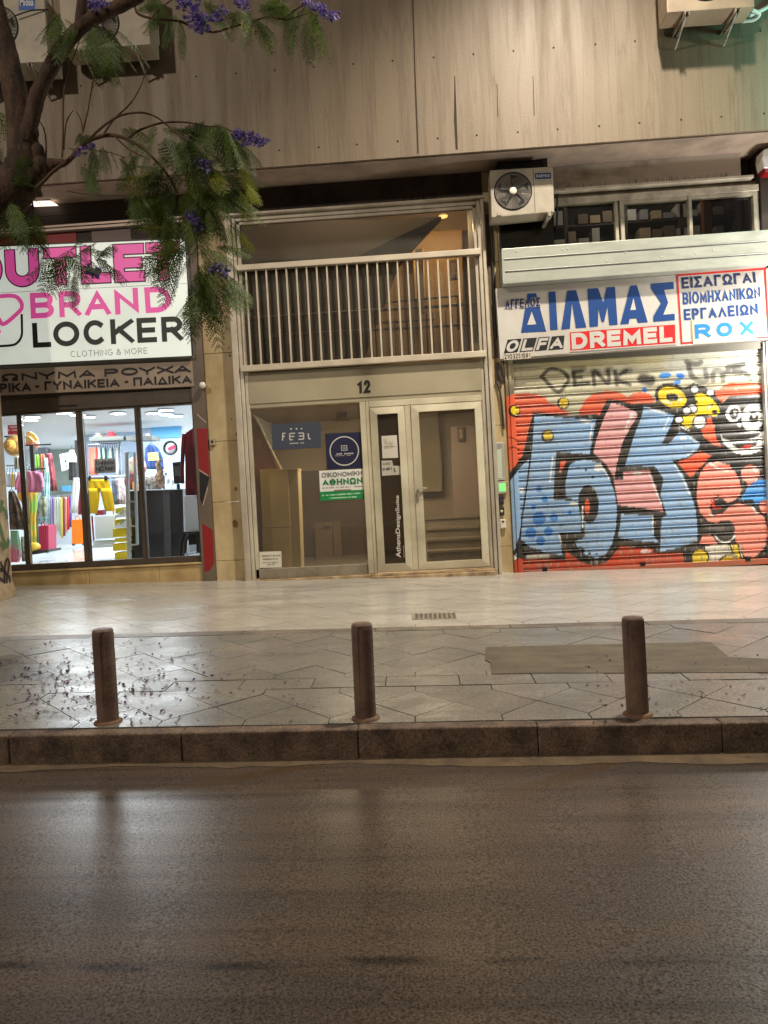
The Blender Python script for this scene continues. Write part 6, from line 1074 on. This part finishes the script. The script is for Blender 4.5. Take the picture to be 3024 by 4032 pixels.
big_unit('big fan unit at the top left behind the slanting tree limb', 245, 592, 199, 174, 8.2, 8.5, (392, 94), .215, [(530, -12), (560, -14), (560, 16), (530, 18)], (176, 164, 142), (.22, .82))
big_unit('big fan unit cut by the top left corner, with blue badge', -160, 190, 262, 243, 8.15, 8.5, (-12, 110), .235, [(74, -20), (138, -22), (138, 38), (74, 41)], (182, 172, 150), (.15, .80), 'Midea')
ac4 = big_unit('big fan unit cut by the top edge at the right end', 2627, 2972, 51, 27, 8.22, 8.5, (2780, -90), .24, None, (170, 152, 128), (.22, .8))
g = MB(); g.tube(smooth_line([P(2960, 40, 8.45), P(2990, 55, 8.5), P(2968, 78, 8.55), P(2920, 84, 8.58)], 5), .02, 8); g.tube(smooth_line([P(2950, 62, 8.5), P(3010, 35, 8.55), P(3060, 0, 8.55)], 5), .02, 8); g.build('hose', mat('hose_white', (206, 206, 200), .5), ac4)
t = thing('drain_pipe', 'pale pipe run hanging between the two top left fan units', 'pipe', P(205, 200, 8.4)); g = MB()
g.tube(smooth_line([P(197, -40, 8.4), P(206, 60, 8.4), P(216, 150, 8.42), P(230, 205, 8.5)], 5), .022, 8); g.tube([P(252, -30, 8.45), P(262, 75, 8.45)], .016, 8); g.build('pipe', mat('pipe_grey', (150, 140, 122), .5), t); g = MB(); g.tube(smooth_line([P(60, 62, 8.1), P(120, 42, 8.1), P(190, 38, 8.15)], 4), .008, 6); g.build('cable', m_blk, t)
t = thing('roof_pipe', 'short pale vertical pipes beside the top left fan unit', 'pipe', P(605, 100, 8.5)); g = MB(); g.tube([P(590, -10, 8.5), P(600, 60, 8.5)], .016, 6); g.tube([P(620, 105, 8.55), P(624, 178, 8.55)], .016, 6); g.tube(smooth_line([P(598, 176, 8.5), P(608, 190, 8.5), P(606, 205, 8.5)], 3), .008, 5); g.build('pipe', mat('pipe_cream', (196, 180, 146), .5), t)
# ================================================================== BELL PANEL, KEY BOXES, CABLES, SIREN
t = thing('intercom', 'tall aluminium bell panel with rows of name strips beside the door', 'bell panel', P(1968, 1815, 9.2)); g = MB(); b = MB(); b.pq(Q(zI, [(166, 462), (278, 455), (292, 942), (188, 946)]), 9.185, 9.22); b.bevel(.005, 1); b.build('plate', mat('bell_plate', (196, 192, 180), .35, .4), t)
g = MB()
for k in range(13): v = 560 + k * 28; s_ = (v - 460) / 480; flat(Q(zI, [(178 + 20 * s_, v), (232 + 20 * s_, v - 3), (233 + 20 * s_, v + 15), (179 + 20 * s_, v + 18)]), 9.185, g, 0, .002)
g.build('name_strip', mat('name_strip', (206, 220, 192), .5), t); g = MB()
for k in range(13): v = 560 + k * 28; s_ = (v - 460) / 480; flat(Q(zI, [(240 + 20 * s_, v), (262 + 20 * s_, v - 12), (263 + 20 * s_, v - 6), (241 + 20 * s_, v + 7)]), 9.185, g, 0, .002)
flat(Q(zI, [(190, 485), (250, 480), (254, 530), (194, 540)]), 9.185, g, 1, .002); g.build('button', [mat('button_grey', (130, 130, 120), .4), mat('speaker_grey', (140, 140, 134), .5)], t)
t = thing('lit_bell', 'small bell box with glowing green name strips under the tall panel', 'bell box', P(1975, 1920, 9.2)); b = MB(); b.pq(Q(zI, [(188, 966), (302, 956), (308, 1110), (200, 1118)]), 9.18, 9.22); b.bevel(.006, 2); b.build('case', mat('bell_plate', (196, 192, 180), .35, .4), t); g = MB()
for k in range(4): v = 992 + k * 26; flat(Q(zI, [(206 + k * 3, v), (290 + k * 2, v - 6), (291 + k * 2, v + 12), (208 + k * 3, v + 18)]), 9.18, g, 0, .002)
g.build('glowing_strip', mat('green_glow', (120, 240, 120), .4, emit=.9), t)
for nme, lab, q, m, ex in (('key_box', 'black key box below the glowing bell box', [(204, 1155), (272, 1148), (275, 1255), (208, 1262)], mat('key_black', (44, 40, 50), .4), None), ('key_box', 'dark key box with round pale dial', [(208, 1290), (278, 1284), (280, 1396), (214, 1402)], mat('key_dark', (52, 48, 44), .4), 'dial'), ('card_reader', 'white entry reader with a dark slot under the key boxes', [(226, 1448), (298, 1442), (302, 1556), (232, 1564)], mat('reader_white', (212, 206, 190), .4), 'slot')):
    o = thing(nme, lab, 'key box' if nme == 'key_box' else 'entry reader', P(*zI(*q[3]), 9.2)); b = MB(); b.pq(Q(zI, q), 9.165, 9.22); b.bevel(.008, 2); b.build('case', m, o)
    c = P(*zI((q[0][0] + q[2][0]) / 2, (q[0][1] + q[2][1]) / 2), 9.16)
    if ex == 'dial': g = MB(); g.lathe((c.x, 9.158, c.z), [(.001, 0), (.016, 0), (.018, .008)], 14, 0, 'y'); g.build('dial', mat('dial_pale', (196, 184, 154), .4), o); 
    elif ex == 'slot': g = MB(); g.box(c.x - .013, c.x + .013, 9.160, 9.166, c.z + .015, c.z + .035); g.build('slot', m_blk, o)
    else: g = MB(); g.box(c.x - .012, c.x + .012, 9.159, 9.166, c.z - .02, c.z + .02); g.build('cover', mat('key_cover', (66, 62, 74), .4), o)
t = thing('hanging_cable', 'old black cables running down the pilaster beside the fan unit', 'cable', P(1955, 1300, 9.18)); g = MB()
g.tube(smooth_line([P(1925, 868, 9.19), P(1932, 905, 9.16), P(1937, 960, 9.17), P(1940, 1050, 9.18), P(1946, 1200, 9.18), P(1951, 1330, 9.18)], 5), .011, 6); g.tube(smooth_line([P(1968, 880, 9.17), P(1972, 1000, 9.17), P(1978, 1120, 9.17)], 4), .012, 6); g.tube(smooth_line([P(1960, 1430, 9.19), P(1964, 1470, 9.17), P(1972, 1500, 9.18)], 5), .03, 8); g.tube(smooth_line([P(1952, 1500, 9.19), P(1966, 1530, 9.17), P(1976, 1600, 9.17), P(1984, 1690, 9.18)], 5), .014, 6); g.build('cable', mat('cable_black', (42, 36, 34), .6), t)
g = MB(); pp = P(1945, 1200, 9.2); g.box(1.02, 1.10, 9.205, 9.214, 2.95, 4.7); g.build('conduit', mat('conduit', (96, 82, 66), .7, rgb2=(60, 50, 42), scale=5), t)
t = thing('alarm_siren', 'white alarm siren with a red base at the right edge', 'siren', P(3030, 620, 9.0)); b = MB(); b.pq([(3004, 592), (3018, 584), (3062, 582), (3062, 660), (3010, 660), (3001, 625)], 8.98, 9.16); b.bevel(.012, 3); b.build('cover', mat('siren_white', (226, 224, 220), .35), t); g = MB(); b = MB(); b.pq([(3006, 662), (3062, 660), (3060, 680), (3014, 682)], 9.0, 9.14); b.bevel(.01, 2); b.build('base', mat('siren_red', (140, 18, 24), .3), t)
# cable strung under the overhang
t = thing('slack_cable', 'thin slack cable strung under the overhang above the clothes shop', 'cable', P(350, 765, 8.9)); g = MB(); z4 = zm(0, 450, .3918); g.tube(smooth_line([P(*z4(*p), 8.9) for p in ((545, 700), (600, 750), (800, 795), (1050, 818), (1300, 816))], 5), .006, 5); g.build('cable', mat('cable_grey', (120, 106, 96), .6), t)
# ================================================================== JACARANDA TREE
m_bark = mat('bark', (88, 66, 50), .9, rgb2=(40, 30, 25), scale=14, stretch=(1, 1, .35), bump=1.0, bscale=34, speck=.3, sscale=60)
m_twig = mat('twig_bark', (86, 62, 44), .85)
def leafmat(name, a, b):
    m = mat(name, a, .6, rgb2=b, scale=6, island=.35); nt = m.node_tree; N = nt.nodes; L = nt.links; pb = N['Principled BSDF']
    tl = N.new('ShaderNodeBsdfTranslucent'); tl.inputs[0].default_value = (*lin(tuple(min(255, int(c * 1.25)) for c in a)), 1); mx = N.new('ShaderNodeMixShader'); mx.inputs[0].default_value = .18
    L.new(pb.outputs[0], mx.inputs[1]); L.new(tl.outputs[0], mx.inputs[2]); L.new(mx.outputs[0], N['Material Output'].inputs[0]); return m
m_leaf = leafmat('leaf_green', (82, 102, 34), (50, 68, 24)); m_leafy = leafmat('leaf_yellow', (128, 134, 34), (96, 112, 34))
tr = thing('jacaranda_tree', 'jacaranda tree with feathery leaves and violet blossom hanging over the clothes shop', 'tree', (-3.35, 4.75, walk(-3.35, 4.75)))
def limb(pts, rads, y, mb, n=10, rough=.0, nn=6):
    p3 = []
    for i, p in enumerate(pts): yy = p[2] if len(p) > 2 else y; p3.append(P(p[0], p[1], yy))
    sm = smooth_line(p3, nn); rr = np.interp(np.linspace(0, len(pts) - 1, len(sm)), range(len(pts)), rads)
    if rough: rr = rr * (1 + rough * np.array([random.uniform(-1, 1) for _ in rr]))
    mb.tube(sm, list(rr), n); return sm
g = MB(); bx_ = P(-330, 1500, 4.8)
p0 = Vector((-3.35, 4.75, walk(-3.35, 4.75) - .05)); path = [p0, p0 + Vector((.01, 0, .4)), p0 + Vector((.03, .02, 1.4)), P(-250, 1120, 4.85), P(-110, 880, 4.9), P(30, 760, 4.98), P(96, 690, 5.0)]
sm = smooth_line(path, 7); rr = np.interp(np.linspace(0, 6, len(sm)), range(7), [.19, .15, .14, .14, .14, .15, .12]); g.tube(sm, [r_ * random.uniform(.94, 1.06) for r_ in rr], 14)
limb([(80, 740), (98, 640), (92, 560), (66, 400), (28, 220), (-8, 80), (-40, -60), (-80, -300)], [.14, .12, .1, .08, .072, .066, .06, .05], 5.0, g, 12, .05)
limb([(100, 560), (128, 450), (150, 370), (190, 285), (232, 210), (300, 125), (360, 78), (440, 38), (520, 0), (640, -80)], [.055, .052, .052, .05, .048, .046, .044, .042, .04, .034], 4.95, g, 12, .05)
limb([(316, 118), (322, 40), (330, -60)], [.04, .038, .035], 4.95, g, 10, .04)
limb([(90, 740), (20, 690), (-60, 660)], [.1, .08, .07], 5.05, g, 10, .06)
limb([(110, 700), (165, 668), (215, 648), (262, 640)], [.075, .06, .04, .018], 5.0, g, 10, .08)
for u, v, r_ in ((150, 600, .045), (158, 650, .05), (120, 690, .06), (60, 700, .06), (130, 520, .04)): g.ball(P(u, v, 4.96), r_, 0, 1, 1, 1.4, 8)
g.build('trunk', m_bark, tr)
g = MB(); SMT = {}
def tw(key, pts, r0, r1, y=5.05, n=6): SMT[key] = limb(pts, list(np.linspace(r0, r1, len(pts))), y, g, n)
tw('C', [(160, 690), (199, 656), (265, 637), (332, 564), (398, 537), (451, 534), (504, 550), (570, 590), (656, 683), (700, 760, 5.2)], .02, .006)
tw('C2', [(120, 760), (165, 720), (215, 670), (262, 636)], .014, .01, 4.95)
tw('D', [(335, 566), (380, 520), (424, 484), (477, 454), (550, 443), (610, 458), (663, 497), (729, 550)], .009, .005, 5.0)
tw('E', [(500, 547), (535, 522), (570, 504), (637, 484), (729, 481), (809, 497), (870, 500), (928, 524)], .009, .004, 5.1)
for k, pts in enumerate(([(245, 620), (248, 520), (249, 398), (262, 300), (292, 219), (312, 160)], [(325, 520), (345, 440), (358, 365), (370, 300), (378, 259)], [(408, 528), (450, 468), (504, 418), (535, 375), (557, 331), (582, 265)], [(180, 655), (181, 560), (172, 505), (152, 471)], [(250, 590), (256, 520), (265, 471), (288, 434)], [(327, 520), (318, 470), (300, 440)], [(451, 536), (510, 590), (590, 628)], [(119, 750), (132, 830), (136, 905), (148, 955), (182, 990), (206, 1030), (222, 1068)], [(470, 625), (515, 668), (540, 730), (548, 770)], [(320, 580), (370, 592), (430, 600), (500, 622)], [(548, 770), (562, 830), (566, 868)], [(745, 860), (762, 920), (780, 975), (800, 985)])): tw('t%d' % k, pts, .007 if k < 8 else .004, .003, 5.0 + .03 * (k % 3), 5)
tw('F', [(528, -20), (531, 25), (545, 54), (597, 72), (703, 83), (745, 100), (807, 120), (850, 126), (909, 108), (986, 87), (1058, 65), (1110, 74), (1160, 40), (1210, 10)], .010, .005, 5.15)
tw('F2', [(597, 72), (622, 40), (650, 18), (690, -10)], .006, .004, 5.15); tw('F3', [(660, 80), (668, 130), (672, 200), (664, 212)], .003, .002, 5.15, 4); tw('F4', [(940, 96), (900, 60), (870, -10)], .004, .003, 5.15, 4); tw('F5', [(1058, 65), (1120, 78), (1190, 60), (1240, 40)], .005, .003, 5.15, 5)
g.build('branch', m_twig, tr)
def frond(mb, p, d, L, droop, mi=0, npair=9, nleaf=6):
    d = d.normalized(); down = Vector((0, 0, -1)); pts = []
    for i in range(npair + 2): s_ = i / (npair + 1); pts.append(p + d * (L * s_) + down * (droop * L * s_ * s_))
    rad = d.cross(down); rad = rad.normalized() if rad.length > .1 else Vector((1, 0, 0))
    tilt = random.uniform(-1.0, 1.0); axis = d; q = Matrix.Rotation(tilt, 3, axis); side0 = q @ rad
    vs, fs = [], []
    for i in range(len(pts) - 1):
        w = .0016; a, b = pts[i], pts[i + 1]; n = len(vs); vs += [a - side0 * w, a + side0 * w, b + side0 * w, b - side0 * w]; fs.append((n, n + 1, n + 2, n + 3))
    for i in range(1, npair + 1):
        s_ = i / (npair + 1); t_ = (pts[i + 1] - pts[i - 1]).normalized(); pl = L * .30 * (math.sin(math.pi * min(1, s_ * .8 + .16)) ** .7)
        for sg_ in (-1, 1):
            ax = (side0 * sg_ + t_ * .75 + down * random.uniform(.05, .5)).normalized(); nrm = ax.cross(t_); lw = nrm.cross(ax).normalized()
            for k in range(nleaf):
                s2 = (k + .5) / nleaf; c = pts[i] + ax * (pl * s2) + down * (pl * .2 * s2 * s2); ll = pl * .25 * (1 - .5 * s2); hw = pl / nleaf * .55
                for s3 in (-1, 1):
                    dr = (lw * s3 + ax * .55).normalized(); n = len(vs); e = c + dr * ll + nrm * random.uniform(-.004, .004)
                    vs += [c - ax * hw * .5, c + dr * ll * .5 - ax * hw, e, c + dr * ll * .5 + ax * hw]; fs.append((n, n + 1, n + 2, n + 3))
    mb.add(vs, fs, mi)
crown = MB()
def spray(z, u, v, y, ang, spread, n, L, mi=0, jit=26, droop=.3):
    uu, vv = z(u, v); n = n if n < 4 else int(round(n * .78))
    for i in range(n):
        a = R(ang + random.uniform(-spread, spread)); d = Vector((math.cos(a), random.uniform(-.75, .75), math.sin(a)))
        p = P(uu + random.uniform(-jit, jit), vv + random.uniform(-jit, jit), y + random.uniform(-.16, .16)); l = L * random.uniform(.75, 1.15)
        frond(crown, p, d, l, droop * random.uniform(.5, 1.3), mi if random.random() > .05 else 1)
idn = lambda x, y: (x, y)
for a in ((350, 230, 5.0, -30, 50, 4, .22), (480, 300, 5.0, -40, 70, 5, .24), (560, 350, 5.05, -50, 60, 5, .24), (740, 195, 5.1, -110, 50, 6, .24), (850, 215, 5.1, -95, 35, 6, .26), (940, 255, 5.1, -70, 35, 6, .26), (1000, 380, 5.1, -60, 20, 3, .22),
          (170, 440, 5.05, 200, 50, 5, .24), (250, 420, 5.1, 150, 60, 5, .24), (330, 620, 5.1, 190, 50, 6, .28), (420, 470, 5.1, -60, 120, 7, .28), (560, 560, 5.2, -70, 90, 9, .3), (640, 430, 5.2, -60, 100, 7, .26), (350, 760, 5.2, 215, 45, 7, .3), (500, 800, 5.25, -110, 70, 11, .32), (250, 860, 5.2, 230, 40, 6, .28),
          (760, 640, 5.2, -40, 60, 8, .3), (900, 620, 5.2, -10, 40, 6, .26), (720, 800, 5.25, -70, 70, 11, .32), (860, 800, 5.2, -25, 30, 7, .3), (600, 930, 5.2, -90, 60, 9, .3), (380, 960, 5.2, -130, 50, 7, .28), (760, 980, 5.2, -65, 40, 7, .28), (560, 700, 5.3, 180, 180, 9, .3), (440, 1060, 5.2, -100, 30, 4, .26),
          (560, 1380, 5.0, 192, 20, 3, .34), (540, 1400, 5.05, 225, 25, 2, .3), (700, 1390, 5.1, -70, 70, 6, .3), (800, 1370, 5.1, -20, 30, 6, .3), (640, 1500, 5.1, 260, 35, 6, .3), (720, 1560, 5.1, -70, 50, 8, .32), (860, 1600, 5.1, -45, 25, 7, .3), (600, 1700, 5.05, 235, 25, 5, .3), (700, 1700, 5.1, -85, 25, 7, .3), (820, 1700, 5.1, -50, 25, 4, .28), (480, 1500, 5.1, 210, 30, 2, .24)): spray(zW, *a)
for a in ((1060, 770, 5.1, -60, 60, 4, .2, 1), (450, 1225, 5.05, 190, 50, 5, .26, 1), (900, 1110, 5.1, -70, 40, 3, .22, 1), (1060, 640, 5.1, -80, 30, 2, .2, 1)): spray(zW, *a)
for a in ((20, 700, 5.1, -100, 60, 8, .3), (-20, 430, 5.2, -80, 40, 8, .32), (-10, 560, 5.2, -70, 60, 6, .3), (40, 800, 4.9, -110, 60, 9, .3), (110, 850, 4.95, -60, 50, 5, .24), (40, 740, 4.9, 10, 60, 5, .24), (245, 60, 4.9, -100, 70, 9, .26), (300, 110, 4.9, -80, 60, 6, .24), (370, 110, 4.85, -60, 60, 7, .26), (430, 120, 4.9, -70, 40, 6, .26), (410, 185, 4.9, -50, 30, 4, .24),
          (345, 585, 5.0, -95, 25, 4, .17), (430, 592, 5.0, -80, 50, 5, .16), (490, 610, 5.0, -20, 60, 3, .14), (340, 660, 5.05, -90, 40, 5, .18), (290, 590, 5.0, 60, 90, 4, .14), (548, 780, 5.1, -110, 60, 6, .2)): spray(idn, *a)
for a in ((110, 90, 5.15, 230, 50, 5, .2), (190, 130, 5.15, -90, 50, 7, .22), (60, 60, 5.15, 120, 60, 4, .2), (430, 60, 5.15, -80, 80, 4, .2), (560, 190, 5.15, -60, 40, 3, .18), (770, 110, 5.15, -130, 50, 4, .2), (850, 150, 5.15, -50, 30, 5, .22), (900, 40, 5.15, 0, 40, 5, .22), (1130, 110, 5.15, -100, 20, 5, .26), (1230, 60, 5.15, -90, 60, 5, .22), (1290, 120, 5.15, -80, 25, 5, .26), (1110, 20, 5.15, 180, 60, 4, .2), (640, 120, 5.15, -40, 60, 3, .18)): spray(zV, *a)
for a in ((470, 285, 4.9, 215, 30, 4, .28), (510, 290, 4.9, -45, 35, 4, .24), (640, 330, 4.9, -40, 30, 5, .26), (560, 290, 4.9, 30, 40, 3, .22), (700, 300, 4.95, 20, 40, 3, .2), (540, 420, 4.9, -110, 40, 4, .2)): spray(zB, *a)
crown.build('crown', [m_leaf, m_leafy], tr, fix=False)
m_flow = leafmat('blossom_violet', (112, 94, 164), (84, 68, 132)); m_flow2 = leafmat('blossom_pale', (150, 136, 186), (122, 106, 164))
def blossom(z, u, v, y, ax, ay, n, rot=0):
    uu, vv = z(u, v); g = MB(); c, s_ = math.cos(R(rot)), math.sin(R(rot))
    for i in range(n):
        a = random.uniform(-1, 1) * ax; b = random.gauss(0, .42) * ay * (1 - .4 * abs(a) / ax); p = P(uu + a * c - b * s_, vv + a * s_ + b * c, y + random.uniform(-.08, .08)); d = Vector((random.gauss(0, 1), random.gauss(0, 1), random.gauss(-.6, .7))).normalized(); e1 = d.orthogonal().normalized(); e2 = d.cross(e1); r_ = random.uniform(.010, .018); l = r_ * 1.9; vs = []
        for k in range(6): t_ = k * math.pi / 3; vs.append(p + (e1 * math.cos(t_) + e2 * math.sin(t_)) * r_ * .35)
        for k in range(6): t_ = k * math.pi / 3; vs.append(p + d * l * .7 + (e1 * math.cos(t_) + e2 * math.sin(t_)) * r_ * .55)
        for k in range(6): t_ = k * math.pi / 3 + .2; vs.append(p + d * l * random.uniform(.75, 1.1) + (e1 * math.cos(t_) + e2 * math.sin(t_)) * r_ * random.uniform(1, 1.4))
        fs = [(k, (k + 1) % 6, 6 + (k + 1) % 6, 6 + k) for k in range(6)] + [(6 + k, 6 + (k + 1) % 6, 12 + k) for k in range(6)]; g.add(vs, fs, 0 if random.random() < .72 else 1)
    g.build('blossom', [m_flow, m_flow2], tr, fix=False)
for a in ((zW, 1120, 330, 5.1, 70, 30, 110, 16), (zW, 690, 560, 5.05, 34, 44, 46, 40), (zW, 620, 1090, 5.05, 42, 30, 60, 45), (zW, 850, 1540, 5.0, 30, 34, 54, 30), (zB, 675, 405, 4.85, 28, 30, 46, 40), (zV, 380, 170, 5.1, 46, 44, 110, 50), (zV, 500, 130, 5.1, 60, 26, 60, -30), (zV, 290, 25, 5.1, 44, 30, 60, 10), (zV, 730, 25, 5.1, 34, 22, 36, 10), (zV, 1440, 115, 5.15, 36, 24, 50, 20), (zV, 1320, 30, 5.15, 44, 24, 50, 20), (idn, 385, 10, 4.85, 44, 20, 50, 0), (idn, 330, 590, 5.0, 50, 18, 18, -30)): blossom(*a)
# fallen petals
m_pet = mat('petal', (104, 82, 112), .8, island=.4, spec=.2); m_petp = mat('petal_pale', (160, 144, 146), .8, island=.25, spec=.2); m_spk = mat('leaf_speck', (58, 44, 46), .8)
g = MB()
def petal(x, y, s_, mi):
    z = walk(x, y) + .004; a = random.uniform(0, 6.28); e = Vector((math.cos(a), math.sin(a), 0)); f = Vector((-e.y, e.x, 0)); c = Vector((x, y, z)); h = s_ * random.uniform(.25, .8)
    g.add([c - e * s_, c - f * s_ * .5, c + e * s_ * .2 + Vector((0, 0, .002)), c + f * s_ * .5, c + e * s_ + Vector((0, 0, h)), c + e * s_ * .6 + f * s_ * .5 + Vector((0, 0, h * 1.2)), c + e * s_ * .6 - f * s_ * .5 + Vector((0, 0, h * .9))], [(0, 1, 2, 3), (2, 1, 6, 4), (3, 2, 4, 5)], mi)
for i in range(520):
    u = random.gauss(330, 270); v = random.gauss(2700, 80) + max(0, (u - 400)) * -.05
    if not (-150 < u < 1000 and 2520 < v < 2855): continue
    p = G(u, v); petal(p.x, p.y, random.uniform(.008, .018), 0 if random.random() < .82 else 1)
for i in range(70):
    p = G(random.uniform(0, 1300), random.uniform(2505, 2860)); petal(p.x, p.y, random.uniform(.008, .016), 1 if random.random() < .7 else 0)
for i in range(60):
    p = G(random.uniform(2300, 3024), random.uniform(2560, 2860)); petal(p.x, p.y, random.uniform(.007, .014), 2)
for i in range(14):
    p = G(random.uniform(200, 3000), random.uniform(2290, 2480)); petal(p.x, p.y, random.uniform(.006, .012), 1)
o = g.build('petals', [m_pet, m_petp, m_spk], None, fix=False); tag(o, 'fallen violet petals scattered over the pavement around the bollards', 'petals', None, 'stuff')
